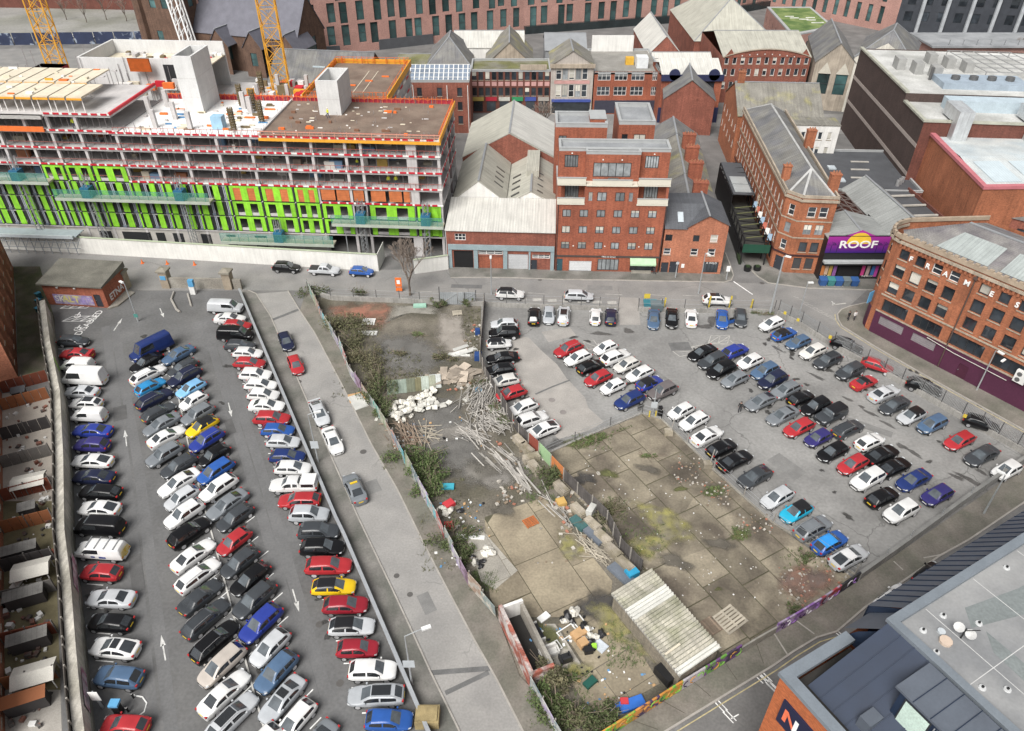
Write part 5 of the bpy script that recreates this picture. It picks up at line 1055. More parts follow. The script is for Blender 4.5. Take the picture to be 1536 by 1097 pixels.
# ================================================================ BACKGROUND STREETS
def RY(px,py,Y):
    u=(px-768)/FPX;v=(py-548.5)/FPX;k=Y/(CN-v*SN);return u*k,HCAM+k*(-SN-v*CN)
def facade_block(name,label,pxl,pxr,pyt,Y,depth,m,ops=None,roof='flat',zr=None,rm=None,cat='building',rot=0.):
    x0,zt=RY(pxl,pyt,Y);x1,_=RY(pxr,pyt,Y);W_=x1-x0
    t=thing(name,label,cat,(x0,Y,0),R(rot))
    o=ops(W_,zt) if ops else []
    wall(t,(0,0),(W_,0),0,zt,o,m);wall(t,(W_,0),(W_,depth),0,zt,(),m);wall(t,(0,depth),(0,0),0,zt,(),m);wall(t,(W_,depth),(0,depth),0,zt,(),m)
    if roof=='flat':flat(t,0,W_,0,depth,zt+.02,rm or rooff_m,.4,.3)
    elif roof=='gx':gable(t,0,W_,0,depth,zt,zt+(zr or 3),'x',rm or slate_m,.2);wall(t,(0,depth),(0,0),zt-.02,zt,(),m,'gable',zt=(depth/2,zt+(zr or 3)));wall(t,(W_,0),(W_,depth),zt-.02,zt,(),m,'gable',zt=(depth/2,zt+(zr or 3)))
    elif roof=='gy':gable(t,0,W_,0,depth,zt,zt+(zr or 3),'y',rm or slate_m,.2);wall(t,(0,-.01),(W_,-.01),zt-.02,zt,(),m,'gable',zt=(W_/2,zt+(zr or 3)))
    elif roof=='hip':hip(t,0,W_,0,depth,zt,zt+(zr or 4),rm or slate_m,'x' if W_>depth else 'y')
    return t,W_,zt
def rows(n,w_,h_,zs,st):return lambda W,Z:[(W*(i+.5)/n-w_/2,W*(i+.5)/n+w_/2,z,z+h_,st) for z in zs for i in range(n)]
pinkp=mat('pink_spandrel',(.5,.28,.26),.8);mossr=mat('moss_roof',(.13,.13,.05),.9,var=.3,scale=.3,fine=.2,col2=(.2,.19,.15),mixscale=.2)
# three-storey red block behind the site
t,W_,Z=facade_block('red_brick_block','three-storey red brick block with two white downpipes behind the building site',613,704,124,172.5,12,brick_rd,rows(3,1.1,1.9,(2.2,5.4,8.6),'d'))
for u in (.8,W_*.62,W_-.5):part('downpipe',white_m,t,(u,u+.15,-.15,-.02,0,Z-.6))
gl=mat('glass_grid_roof',(.18,.22,.28),.25,kind='seam',var=.2,scale=.4)
MB().add([(-6.5,.3,Z+.1),(W_,.3,Z+.1),(W_,5.5,Z+2.4),(-6.5,5.5,Z+2.4)],[(0,1,2,3)]).build('glass_roof',gl,t)
gb=MB();[gb.beam((-6.5+k*1.1,.3,Z+.16),(-6.5+k*1.1,5.5,Z+2.46),.2,.08) for k in range(int((W_+6.5)/1.1)+1)];[gb.beam((-6.5,.3+q*1.3,Z+.16+q*.575),(W_,.3+q*1.3,Z+.16+q*.575),.18,.08) for q in range(5)];gb.build('glazing_bars',frame_w,t,kind='stuff')
part('white_side_wall',white_m,t,(-5.6,-.3,.2,5,0,Z-1.5))
# shop row with pink spandrels
t,W_,Z=facade_block('pink_panel_shops','dark red shop row with pink panels and coloured shop signs',706,826,108,187,10,brick_dk,rows(12,1.15,2.0,(4.2,8.0),'d'),rm=mossr)
for k in range(12):
    u=W_*(k+.5)/12;part('spandrel',pinkp,t,(u-.6,u+.6,-.06,-.005,6.6,7.6))
for k,c in enumerate(((.4,.3,.08),(.45,.03,.05),(.5,.5,.45),(.03,.25,.1),(.05,.08,.3),(.35,.33,.3))):part('shop_sign',plain('shop_%d' % k,c,.6),t,(W_*k/6+.3,W_*(k+1)/6-.2,-.25,-.01,3.0,3.9));part('shop_window',pane_m,t,(W_*k/6+.5,W_*(k+1)/6-.5,-.04,-.008,.4,2.9))
part('parapet_block',stone_m,t,(W_*.62,W_*.95,-.1,.5,Z+.42,Z+1.6))
# stone art deco
t,W_,Z=facade_block('stone_shop','pale stone shop block with five window bays and carved cornice',827,891,98,186,12,mat('grey_stone',(.42,.38,.34),.8,var=.12,scale=.6,streak=.15),lambda W,Z:[(W*(.12+.155*i),W*(.12+.155*i)+W*.125,z,z+3.0,'c' if i % 2 else 's') for z in (4.2,8.4) for i in range(5)],'gy',3.2,slate_w)
part('cornice',stone_m,t,(-.3,W_+.3,-.5,-.01,Z-.6,Z+.3));part('shop_window',pane_m,t,(.4,W_-.4,-.05,-.01,.3,3.0));part('shop_sign',plain('shop_4',(.05,.08,.3)),t,(.3,W_-.3,-.3,-.06,3.05,3.7));part('spandrels',pinkp,t,(.8,W_-.8,-.05,-.005,7.4,8.2))
# orange brick, wide white windows
t,W_,Z=facade_block('orange_brick_shop','orange brick two-storey shop with wide white windows and bare concrete roof yard',892,993,112,186,22,brick_or,lambda W,Z:[(W*(.05+.25*i),W*(.05+.25*i)+W*.19,z,z+2.1,'W') for z in (4.6,8.2) for i in range(3)]+[(W*.86,W*.94,z,z+2.1,'W') for z in (4.6,8.2)],rm=mat('roof_yard',(.24,.23,.21),.9,var=.2,scale=.3))
part('roof_box',plain('box_yellow',(.6,.35,.04),.7),t,(8.5,10.5,8,9.5,Z+.05,Z+1.8));part('roof_box',plain('box_white',(.65,.67,.68),.6),t,(10.8,13.6,5,8,Z+.05,Z+2.6));part('scaffold_screen',white_m,t,(1,12,21,21.3,Z,Z+4));part('shop_front',plain('dark_front',(.04,.04,.06)),t,(.4,W_-.4,-.1,-.01,.3,3.4))
# red and navy block with white roof
t,W_,Z=facade_block('navy_front_block','red brick block with navy ground floor and white sheet roof at the alley end',993,1084,118,180,14,brick_or,lambda W,Z:[(W*(.2+.26*i),W*(.2+.26*i)+W*.16,z,z+2.2,'c' if 0 else 'n') for z in (4.2,7.6) for i in range(3)],'none')
nv=plain('navy_paint',(.02,.025,.07),.6);part('shop_front',nv,t,(-.1,W_+.1,-.25,-.01,0,3.6));part('shop_window',pane_l,t,(W_*.2,W_*.65,-.3,-.26,.5,2.6));part('cornice',nv,t,(-.2,W_+.2,-.5,-.01,Z-.5,Z+.9))
for u in (W_*.2,W_*.85):MB().tube([(u,-.5,Z+.9),(u,0,Z+.9)],1.3,16).build('round_gable',nv,t)
MB().add([(-.1,.1,Z+.6),(W_+.1,.1,Z+.6),(W_+.1,7,Z+2.8),(-.1,7,Z+2.8),(W_+.1,14,Z+.8),(-.1,14,Z+.8)],[(0,1,2,3),(3,2,4,5)]).build('roof',roofw_m,t)
# arched red warehouse
t,W_,Z=facade_block('arched_warehouse','dark red warehouse with curved parapet and two rows of small windows',1085,1217,86,195,26,brick_rd,rows(11,1.0,1.7,(3.6,6.8,9.6),'w'),'none')
ac=MB().add([(0,-.05,Z-.02),(W_,-.05,Z-.02)]+[(W_*(1-k/14),-.05,Z+1.9*math.sin(math.pi*k/14) ** .8) for k in range(15)],[tuple(range(17))]).build('curved_parapet',brick_rd,t)
cp=MB();[cp.beam((W_*k/14,-.05,Z+1.95*math.sin(math.pi*k/14) ** .8),(W_*(k+1)/14,-.05,Z+1.95*math.sin(math.pi*(k+1)/14) ** .8),.4,.2) for k in range(14)];cp.build('coping',stone_m,ac)
for k in range(9):part('vent_dot',white_m,t,(W_*.12+k*W_*.085,W_*.12+k*W_*.085+.25,-.09,-.055,Z-.3+.9*math.sin(math.pi*(k+1)/10),Z-.05+.9*math.sin(math.pi*(k+1)/10)))
gable(t,0,W_,.1,26,Z,Z+3.2,'x',roofc_m,.1)
for u in (.2,W_-3.2):MB().add([(u,-.1,Z-.1),(u+3,-.1,Z-.1),(u+1.5,-.1,Z+2.0)],[(0,1,2)]).build('small_gable',brick_rd,t)
# stone chapel and white round-windowed front
t=thing('stone_chapel','gothic stone chapel front with twin traceried windows','church',(*RY(1214,135,190)[:1],190,0),R(-14));st2=mat('chapel_stone',(.36,.31,.25),.85,var=.2,scale=.6,streak=.2)
wall(t,(0,0),(9.5,0),0,11.5,[(1.2,4.0,4,9.0,'t'),(5.4,8.2,4,9.0,'t')],st2,zt=(4.7,16));wall(t,(9.5,0),(9.5,26),0,11.5,(),st2);wall(t,(0,26),(0,0),0,11.5,(),st2);gable(t,0,9.5,0,26,11.5,16,'y',slate_m,.2)
for u in (2.6,6.8):MB().add([(u-1.6,-.12,8.9),(u+1.6,-.12,8.9),(u,-.12,11.6)],[(0,1,2)]).build('window_gable',mat('pale_stone',(.5,.47,.4),.8,var=.12),t)
t=thing('white_stone_hall','pale stone hall front with a big arched window and stone dome behind','church',(*RY(1252,160,192)[:1],188,0),R(-28));wst=mat('white_stone',(.6,.57,.5),.8,var=.12,scale=.5,streak=.2)
wall(t,(0,0),(13,0),0,13.0,[(3.6,9.4,6.5,12.2,'t'),(3.8,5.6,2,5,'t'),(7.0,8.8,2,5,'t')],wst,zt=(6.5,17));wall(t,(13,0),(13,22),0,13,(),wst);wall(t,(0,22),(0,0),0,13,(),wst);hip(t,0,13,1,22,13,18.5,slate_m,'y')
for u in (4.6,5.9,7.2,8.5):part('mullion',wst,t,(u-.18,u+.18,.02,.12,6.5,12.2))
part('tracery',wst,t,(3.6,9.4,.02,.12,9.3,9.7))
# halls between shops and campus
for nm,lb,l,r,py,Y,D_,rf,zr,rm,wm in (
  ('white_roof_hall','white flat-roofed hall with tall windows behind the stone shop',680,786,72,212,16,'gx',2.5,roofw_m,white_m),('grey_gable_hall','grey slate hall with double hipped roof behind the pink panel shops',640,706,100,200,18,'hip',6,slate_m,stone_m),
  ('grey_gable_hall','grey sheet gable hall directly behind the stone shop',728,800,98,200,18,'gy',5.5,slate_w,stone_m),('grey_shed','blue grey shed roof with three skylights below the campus wall',818,880,76,220,14,'gx',3,lead_m,lead_m),
  ('white_gable_shed','white gabled shed roof beside the big hipped warehouse',972,1022,82,205,28,'gy',4.5,roofw_m,brick_rd),('low_white_roof','white low-pitched roof just behind the navy fronted block',982,1070,102,196,12,'gx',2.2,roofw_m,brick_rd),
  ('big_hipped_warehouse','large warehouse with broad pale hipped roof below the campus building',1042,1165,62,222,40,'hip',9,roofc_m,brick_rd),('mossy_annex','low annex with mossy green roof in the row of back yards',596,650,96,205,10,'gx',1.2,mossr,brick_rd)):
    t,W_,Z=facade_block(nm,lb,l,r,py,Y,D_,wm,rows(6,1.0,2.6,(2.5,),'w') if 'white_roof_hall'==nm else None,rf,zr,rm)
    if nm=='grey_shed':
        for k in range(3):MB().add([(2+k*3.6,2,Z+.95),(3.2+k*3.6,2,Z+.95),(3.2+k*3.6,4,Z+1.8),(2+k*3.6,4,Z+1.8)],[(0,1,2,3)]).build('skylight',plain('sign_white',(.8,.8,.78)),t)
# campus
camp_m=mat('pink_stone',(.4,.235,.2),.8,kind='brick',var=.12,scale=.3,fine=.06);dkg=mat('dark_glazing',(.02,.028,.03),.1,var=.3,scale=.3,spec=.6)
t=thing('campus_building','huge pink stone university building with tall narrow dark windows','building')
cor=[(-92,232),(-62,238),(4,268),(66,287),(97.5,309)]
rc=random.Random(4)
for (ax,ay),(bx,by) in zip(cor,cor[1:]):
    L1=math.hypot(bx-ax,by-ay);o=[];n=int(L1/4.7)
    for i in range(n):
        u=L1*(i+.5)/n+rc.uniform(-.4,.4)
        for j,z in enumerate((2.2,8.6,15.0,21.4)):
            s=rc.choice((0,0,-.8,.8));o.append((u-1.2+s,u+1.2+s,z+(i % 2)*.5,z+6.0,'t'))
    wall(t,(ax,ay),(bx,by),0,28,o,camp_m,rev=.5)
    d=Vector((bx-ax,by-ay,0)).normalized();n_=Vector((d.y,-d.x,0));a=Vector((ax,ay,0));b=Vector((bx,by,0))
    if ax>-40:MB().prism([a+n_*1.6,b+n_*1.6,b+n_*.1,a+n_*.1],0,2.4).build('glazed_plinth',dkg,t)
    else:MB().prism([a+n_*.4+d*22,a+n_*.4+d*40,a+d*40+n_*.05,a+d*22+n_*.05],0,3.0).build('dark_plinth',roofd_m,t)
MB().sheet([(*p,28) for p in cor]+[(150,360,28),(-92,300,28)]).build('roof',rooff_m,t)
t=thing('campus_wing','pink stone campus wing with green sedum roof behind the arched warehouse','building');pa=[(78,262),(110,296),(112,309),(165,275),(150,238),(128,222)]
A,B,C,D=(85.4,270),(82.3,231.7),(98.2,241.5),(100,270);grn2=mat('sedum',(.09,.16,.04),.95,var=.3,scale=.3,fine=.2,col2=(.16,.2,.07),mixscale=.3)
for p,q in ((D,A),(A,B),(B,C),(C,D)):wall(t,p,q,0,7.5,[(2+k*5,2.8+k*5,3,5.4,'n') for k in range(int((Vector(q)-Vector(p)).length/5)-1)],camp_m)
MB().prism([A,B,C,D],7.5,7.9).build('roof_edge',coping_m,t);c0=(Vector(A)+Vector(B)+Vector(C)+Vector(D))/4;MB().sheet([(*(c0+(Vector(p)-c0)*.88),7.93) for p in (A,B,C,D)]).build('sedum_roof',grn2,t)
for k in range(7):q=c0+Vector((rc.uniform(-4,4),rc.uniform(-8,8)));part('roof_strip',white_m,t,(q.x-1.4,q.x+1.4,q.y-.2,q.y+.2,7.95,8.1))
t=thing('campus_tower','pink stone campus tower wing with tall black slot windows','building');A,B=(97.5,309),(129,268)
wall(t,A,B,0,34,[(2+k*4.3,3.7+k*4.3,z,z+5.5,'t') for k in range(11) for z in (2,8.8,15.6,22.4)],camp_m,rev=.5)
t=thing('dark_glass_tower','black glass tower with pale vertical fins at the top corner','building');A,B=(129,268),(240,246);bgl=mat('black_glass',(.02,.024,.03),.08,var=.3,scale=.2,spec=.6,rnd=.1)
wall(t,A,B,0,40,[(2+k*5.2,4.6+k*5.2,z,z+3,'n') for k in range(20) for z in (4,9,14,19)],mat('dark_panel',(.05,.055,.065),.4,var=.15));wall(t,B,(270,330),0,40,(),bgl)
for k in range(14):q=Vector(A).lerp(Vector(B),(k+.9)/15);part('fin',mat('fin_grey',(.4,.42,.44),.5),t,(q.x-.5,q.x+.5,q.y-1.0,q.y-.3,0,40))
t=thing('street_canopy','low grey canopied building in front of the black glass tower','building');part('wall',camp_m,t,(122,200,226,240,0,6));part('roof',rooff_m,t,(121,201,225,241,6,6.5))
fs=MB();[fs.box(126+k*4,126.2+k*4,226,226.2,6.5,8) for k in range(15)];fs.build('railing',lead_m,t)
# church on the left with brown tower
t=thing('brown_church','brown gothic church with slate roof and buttressed tower behind the site','church',(-92,228,0),R(-18));bst=mat('brown_stone',(.14,.085,.06),.9,var=.25,scale=.5,streak=.2,kind='brick')
wall(t,(0,0),(34,0),0,10,[(5+k*5.5,6.6+k*5.5,3,7.5,'t') for k in range(5)],bst);wall(t,(34,0),(34,15),0,10,[(5,10,3,9,'t')],bst,zt=(7.5,20));gable(t,0,34,0,15,10,20,'x',mat('church_slate',(.13,.13,.155),.75,kind='tile',var=.12),.3)
for k in range(3):
    x=8+k*11;wall(t,(x,-4),(x+6,-4),0,8,[(2,4,3,6.5,'t')],bst,'porch',zt=(3,12));gable(t,x,x+6,-4,6,8,12,'y',mat('church_slate',(.13,.13,.155)),.3)
house(t,-14,0,-3,11,34,bst,{'f':[(4,6,16,20,'t'),(8,10,16,20,'t'),(4,6,6,10,'t')],'r':[(4,6,16,20,'t')]})
for x,y in ((-14,-3),(0,-3),(0,11),(-14,11)):MB().cyl(x,y,0,36,1.6,8,1.3).build('buttress',bst,t)
t=thing('grey_gable_houses','pair of grey slate roofs between the church and the building site','house',(-58,178,0),R(-8))
house(t,0,24,0,20,7.5,brick_rd);gable(t,0,24,0,20,7.5,15,'x',slate_m,.3);wall(t,(24,0),(24,20),7.4,7.5,(),brick_rd,'gable',zt=(10,14.9));house(t,12,20,-5,2,7,brick_rd);gable(t,12,20,-5,9,7,11.5,'y',slate_m,.3)
part('rooflight',mat('rooflight_pale',(.48,.55,.58)),t,(10,13,6.0,6.3,12.2,12.5));MB().add([(-2,-9,6),(10,-9,6),(10,-3,9),(-2,-3,9)],[(0,1,2,3)]).build('glass_roof',gl,t);part('low_wall',brick_dk,t,(-2,10,-8.9,-3,0,6))
t=thing('red_house_pair','small red brick house with pale gable against the orange site edge','house',(-35,186,0),R(-6));house(t,0,12,0,8,6,brick_rd);gable(t,0,12,0,8,6,9.5,'y',slate_w,.3);wall(t,(0,-.01),(12,-.01),5.9,6,(),brick_rd,'gable',zt=(6,9.4))
# street at the far left: embankment, navy hoarding, road, vans
sheet('far_road',[(-260,205),(-70,222),(-75,250),(-260,246)],asph_road,.008);sheet('embankment',[(-300,256),(-100,262),(-90,300),(-300,330)],mat('pale_verge',(.27,.265,.25),.95,var=.2,scale=.1,col2=(.2,.2,.17),mixscale=.05),.01)
t=thing('navy_hoarding','navy blue hoarding with white graffiti along the far road','hoarding');nvb=mat('navy_board',(.02,.03,.07),.7,var=.2,scale=.3,col2=(.3,.35,.42),mixscale=.35,mixpos=.62,mixw=.04)
for k in range(26):x=-250+k*6.4;part('panel',nvb if k != 24 else plain('green_panel',(.02,.16,.09)),t,(x,x+6.2,248+k*.35,248.2+k*.35,0,3.6))
t=thing('far_brick_wall','dark brick building front across the top left corner','building');wall(t,(-300,316),(-95,300),0,14,[(10+k*6,12+k*6,4,8,'n') for k in range(32)],brick_dk)
for k,(px,py,kd,cl,hd) in enumerate(((107,58,'van','white',-2),(145,54,'hatch','white',178),(228,50,'suv','blue',178),(252,46,'mpv','white',178),(232,58,'hatch','silver',178),(612,98,'hatch','grey',90))):FARCARS.append((px,py,kd,cl,hd)) if 'FARCARS' in globals() else globals().__setitem__('FARCARS',[(px,py,kd,cl,hd)])
# alley and cross street surfaces
sheet('alley',[P(1088,424),P(1118,405),P(1108,300),P(1082,190),P(1042,190),P(1070,300)],asph_street,.010)
sheet('cross_street',[(-60,172),(95,172),(95,186),(-60,186)],asph_road,.009)

# ================================================================ LEFT EDGE: TERRACE, YARDS, BOUNDARY WALL
wl=[P(78,474),Q('A1',332,140),Q('A1',392,430),Q('A1',415,790),Q('A2',428,40),Q('A2',468,340),Q('A2',500,700),Q('A2',530,1000),Q('A2',560,1230)]
t=thing('boundary_wall','long weathered concrete wall with timber fence behind the left row of cars','wall');bw_m=mat('weathered_concrete',(.52,.49,.43),.9,var=.18,scale=.5,fine=.15,streak=.22,col2=(.34,.32,.27),mixscale=.35,bump=.2)
for a,b in zip(wl,wl[1:]):
    d=(b-a).normalized();n=Vector((d.y,-d.x,0))
    n=n if n.x<0 else -n;q=[a,b,b+n*.8,a+n*.8]
    MB().prism(q,0,2.9).build('wall_section',bw_m,t);MB().prism([a-n*.12,b-n*.12,b,a],0,.7).build('plinth',mat('plinth',(.2,.19,.16),.9,var=.25,scale=.8,fine=.2),t)
    L1=(b-a).length;k=0.
    MB().prism([a+n*.9,b+n*.9,b+n*.98,a+n*.98],.2,3.4).build('fence_panel',mat('dark_timber',(.085,.075,.065),.9,kind='tile',var=.25,scale=1.,fine=.2),t)
    while k<L1:c=a+d*k+n*.86;MB().beam(c,c+Vector((0,0,3.5)),.12).build('fence_post',mat('pale_post',(.3,.28,.25),.9),t);k+=2.2
MB().beam(Q('A1',290,60,1.6),Q('A1',330,190,1.6),.06,2.0).build('green_panel',plain('lime_panel',(.3,.55,.12),.7),t)
gr_m=mat('faded_graffiti',(.4,.33,.36),.9,var=.4,scale=1.5,col2=(.32,.14,.2),mixscale=1.2,mixpos=.56,mixw=.04)
for a,b in ((Q('A2',447,150),Q('A2',462,330)),(Q('A2',505,800),Q('A2',530,1020))):
    d=(b-a).normalized();n=Vector((-d.y,d.x,0));n=n if n.x>0 else -n;n=-n if (n.x<0) else n
    MB().beam(a+Vector((.15,0,1.5)),b+Vector((.15,0,1.5)),.03,1.3).build('graffiti',gr_m,t)
# terrace of tall brick houses
t=thing('brick_tenement','tall pink brick tenement wall with sash windows at the left edge','building');A,B=P(27,566),P(20,402)
L1=(B-A).length;wall(t,A,B,0,11,[(1.5+k*4.2,2.7+k*4.2,z,z+1.7,'s') for k in range(int(L1/4.2)) for z in (1.2,4.4,7.6)],brick_pk)
n=Vector(((B-A).y,-(B-A).x,0)).normalized();n=n if n.x<0 else -n;MB().prism([A,B,B+n*9,A+n*9],0,10.95).build('body',brick_pk,t);MB().prism([A,B,B+n*9,A+n*9],11,11.2).build('roof',slate_m,t)
sheet('back_lane',[P(27,566),P(23,428),P(17,400),P(60,400),P(82,480),P(82,560)],mat('mossy_lane',(.11,.095,.075),.95,var=.3,scale=.5,fine=.25,col2=(.07,.075,.04),mixscale=.3),.014)
rb2=plain('bin_teal',(.03,.14,.18),.6)
for k,y in enumerate((448,458,470)):b=thing('wheelie_bin',f'{("teal", "blue", "dark teal")[k]} wheelie bin in the lane behind the kiosk, {ORD[k]} from the street','bin',P(60,y),R(-30));MB().add([(-.25,-.3,0),(.25,-.3,0),(.25,.3,0),(-.25,.3,0),(-.3,-.36,1),(.3,-.36,1),(.3,.36,1),(-.3,.36,1)],[(0,1,5,4),(1,2,6,5),(2,3,7,6),(3,0,4,7)]).build('body',rb2,b);part('lid',plain('bin_blue2',(.05,.25,.4),.6),b,(-.32,.32,-.4,.38,1,1.08));part('wheel',rb2,b,(-.3,-.24,.3,.44,0,.2),(.24,.3,.3,.44,0,.2))
yl=[590,616,660,702,752,800,858,905,968,1035,1110];rr=random.Random(9)
ym=[mat('yard_pale',(.42,.38,.33),.9,var=.12,scale=.5),mat('yard_pale',(.42,.38,.33)),mat('yard_grey',(.33,.31,.28),.9,var=.15,scale=.5),mat('yard_moss',(.16,.14,.08),.95,var=.3,scale=.6),mat('yard_moss',(.16,.14,.08))]
fm=[plain('fence_red',(.2,.055,.03),.8),mat('fence_grey',(.15,.14,.13),.9,var=.2),plain('fence_dark',(.05,.045,.045),.8),plain('fence_brown',(.3,.11,.045),.8)]
t=thing('brick_rear_terrace','row of brick terrace rears with white windows above the back yards','terrace')
A,B=P(8,1120),P(3,585);L1=(B-A).length;wall(t,A,B,0,6.5,[(1.2+k*3.4,2.2+k*3.4,z,z+1.4,'w') for k in range(int(L1/3.4)) for z in (.9,3.8)],brick_pk)
n=Vector(((B-A).y,-(B-A).x,0)).normalized();n=n if n.x<0 else -n;MB().prism([A,B,B+n*8,A+n*8],6.5,6.7).build('roof',slate_m,t)
for k in range(10):
    y0,y1=yl[k],yl[k+1];xl=3+(y0-585)*5/535;xr0,xr1=72+(y0-590)*.033,72+(y1-590)*.033
    sheet('yard',[P(xl,y0),P(xl,y1),P(xr1-8+12,y1),P(xr0-8+12,y0)],ym[0] if k<4 else ym[2] if k==9 else ym[3],.012)
    f=thing('yard_fence',f'{("red brown", "weathered grey", "dark", "brown timber")[(k * 3 + 1) % 4]} fence between back yards, {ORD[k]} from the tenement','fence',(0,0,0),0.,'yard fences');a,b=P(xl+1,y0),P(xr0+3,y0-19)
    nn=max(3,int((b-a).length/.9))
    for j in range(nn):p,q=a.lerp(b,j/nn),a.lerp(b,(j+.94)/nn);MB().beam(p+Vector((0,0,.9)),q+Vector((0,0,.9)),.07,1.8).build('board',fm[(k*3) % 4],f)
    for j in range(3):p=a.lerp(b,j/2);MB().beam(p,p+Vector((0,0,2.0)),.12).build('post',fm[1],f)
for k,(x,y) in enumerate(((50,735),(55,868),(60,1025))):
    c=P(x,y);g=thing('garden_gazebo',f'cream canopy with pleated roof in a back yard, {ORD[k]} from the tenement','gazebo',(c.x,c.y,0),R(20),'yard canopies');fab=mat('canvas_cream',(.62,.6,.54),.8,var=.08,scale=1.)
    MB().add([(-1.7,-1.2,1.5),(1.7,-1.2,1.5),(1.7,1.2,1.5),(-1.7,1.2,1.5),(-1.7,0,1.95),(1.7,0,1.95)],[(0,1,5,4),(2,3,4,5),(1,2,5),(3,0,4)]).build('canopy',fab,g)
    for sx in (-1.5,1.5):
        for sy in (-1,1):MB().beam((sx,sy,0),(sx,sy,1.5),.08).build('post',frame_w,g)
shr=mat('grey_planks',(.17,.165,.155),.9,kind='seam',var=.25,scale=1.,fine=.2)
for k,(x,y,w_,lb) in enumerate(((48,775,1.6,'grey boarded lean-to between two mossy yards'),(36,838,3.2,'long weathered boarded shed roof beside the black table'),(44,905,3.3,'long weathered boarded shed roof with a clear panel'),(50,970,3.2,'long weathered boarded shed roof in the dark yard'),(34,600,1.5,'dark felt shed at the top yard'),(46,1062,3.2,'brown timber shed roof above the pale bottom yard'))):
    c=P(x,y);g=thing('lean_to_shed',lb,'shed',(c.x,c.y,0),R(22));m_=fm[3] if k==5 else roofd_m if k==4 else shr
    part('wall',fm[2],g,(-w_/2,w_/2,-.45,.45,0,1.6));o=MB().add([(-w_/2-.1,-.6,1.62),(w_/2+.1,-.6,1.62),(w_/2+.1,.6,1.85),(-w_/2-.1,.6,1.85)],[(0,1,2,3)]).build('roof',m_,g)
scatter_yard=MB();scatter_pale=MB();ry=random.Random(77)
for k in range(170):
    x,y=ry.uniform(10,76),ry.uniform(590,1090);c=P(x,y);s_=ry.uniform(.08,.3);(scatter_yard if k % 3 else scatter_pale).box(-s_,s_,-s_*.7,s_*.7,0,s_*ry.uniform(.5,2),Matrix.Translation((c.x,c.y,.01)) @ Matrix.Rotation(ry.uniform(0,3),4,'Z'))
scatter_yard.build('yard_clutter',mat('clutter_dark',(.09,.085,.08),.8,var=.5,scale=.7,col2=(.3,.1,.06),mixscale=.6,mixpos=.6),kind='stuff');scatter_pale.build('yard_clutter',frame_w,kind='stuff')
def bits(n,x0,x1,y0,y1,seed,cols):
    r2=random.Random(seed)
    for k in range(n):
        x,y=r2.uniform(x0,x1),r2.uniform(y0,y1);yield r2,P(x,y),cols[k % len(cols)]
YI=(('bicycle_frame','dark folded bicycle lying in the third yard',50,770),('garden_table','black garden table with two boxes in a mossy yard',25,835),('barbecue','covered barbecue beside the cream canopy',32,690),('clothes_airer','grey clothes airer in the yard with wood planks',18,905),('garden_bench','dark bench on the pale top yard',42,575),('plant_tub','red plant tub by the wall in a mossy yard',74,838),('storage_box','white storage box at the house side of a yard',30,880))
for nm,lb,x,y in YI:
    c=P(x,y);g=thing(nm,lb,nm.split('_')[-1],(c.x,c.y,.015),R(rr.uniform(0,90)));m_={'plant_tub':fm[0],'storage_box':frame_w}.get(nm,blk)
    MB().box(-.7,.7,-.4,.4,.55,.65).build('top',m_,g)
    for sx in (-.6,.6):
        for sy in (-.3,.3):part('leg',m_,g,(sx-.04,sx+.04,sy-.04,sy+.04,0,.55))
    if nm=='garden_table':part('box',plyp_m,g,(-.3,.2,-.2,.2,.66,.95));
for k,(x,y) in enumerate(((40,783),(45,772))):c=P(x,y);g=thing('old_tyre',('pale old tyre lying on the yard concrete','dark old tyre lying on the yard concrete')[k],'tyre',(c.x,c.y,.1));MB().tube([(.38*math.cos(a*.393),.38*math.sin(a*.393),0) for a in range(17)],.1,8,False).build('ring',(frame_w,tyre_k)[k] if False else (frame_w,blk)[k],g)
# ================================================================ BRICK KIOSK WITH GRAFFITI, GATE PILLARS
t=thing('graffiti_kiosk','small brick kiosk with grey felt roof and lettered graffiti','kiosk',(-71.9,97.4,0),R(-6));W_=9.8
wall(t,(0,0),(W_,0),0,4.0,[(7.9,9.0,.05,2.3,'door')],brick_or);wall(t,(W_,0),(W_,6),0,4.0,(),brick_or);wall(t,(0,6),(0,0),0,4,(),brick_or);wall(t,(W_,6),(0,6),0,4,(),brick_or)
MB().add([(-.4,-.5,4.0),(W_+.3,-.5,4.0),(W_+.3,6.3,4.7),(-.4,6.3,4.7),(-.4,-.5,3.75),(W_+.3,-.5,3.75),(W_+.3,6.3,3.75),(-.4,6.3,3.75)],[(0,1,2,3),(4,5,1,0),(5,6,2,1),(7,4,0,3)]).build('roof',mat('mossy_felt',(.13,.125,.105),.95,var=.25,scale=.5,fine=.2),t)
part('graffiti_panel',mat('graffiti_wash',(.42,.36,.42),.8,var=.3,scale=1.0,col2=(.25,.2,.4),mixscale=.9,mixw=.05),t,(1.2,7.6,-.03,-.002,.3,2.0));text('graffiti_lettering','ALT',plain('graf_yellow',(.6,.55,.2),.7),t,1.6,(4.0,-.06,1.2),(R(90),0,0),bold=.04);text('graffiti_lettering','ER',plain('graf_lilac',(.32,.25,.5),.7),t,1.5,(6.6,-.06,1.1),(R(90),0,0),bold=.04);text('graffiti_lettering','SK',plain('graf_white',(.65,.62,.62),.7),t,1.4,(2.2,-.06,1.2),(R(90),0,0),bold=.04)
text('graffiti_lettering','ETNA',plain('graf_white',(.65,.62,.62)),t,1.5,(W_+.04,2.8,1.2),(R(90),0,R(90)),bold=.04)
for u in (2.4,5.2):part('wall_lamp',frame_w,t,(u,u+.3,-.2,-.01,3.2,3.4))
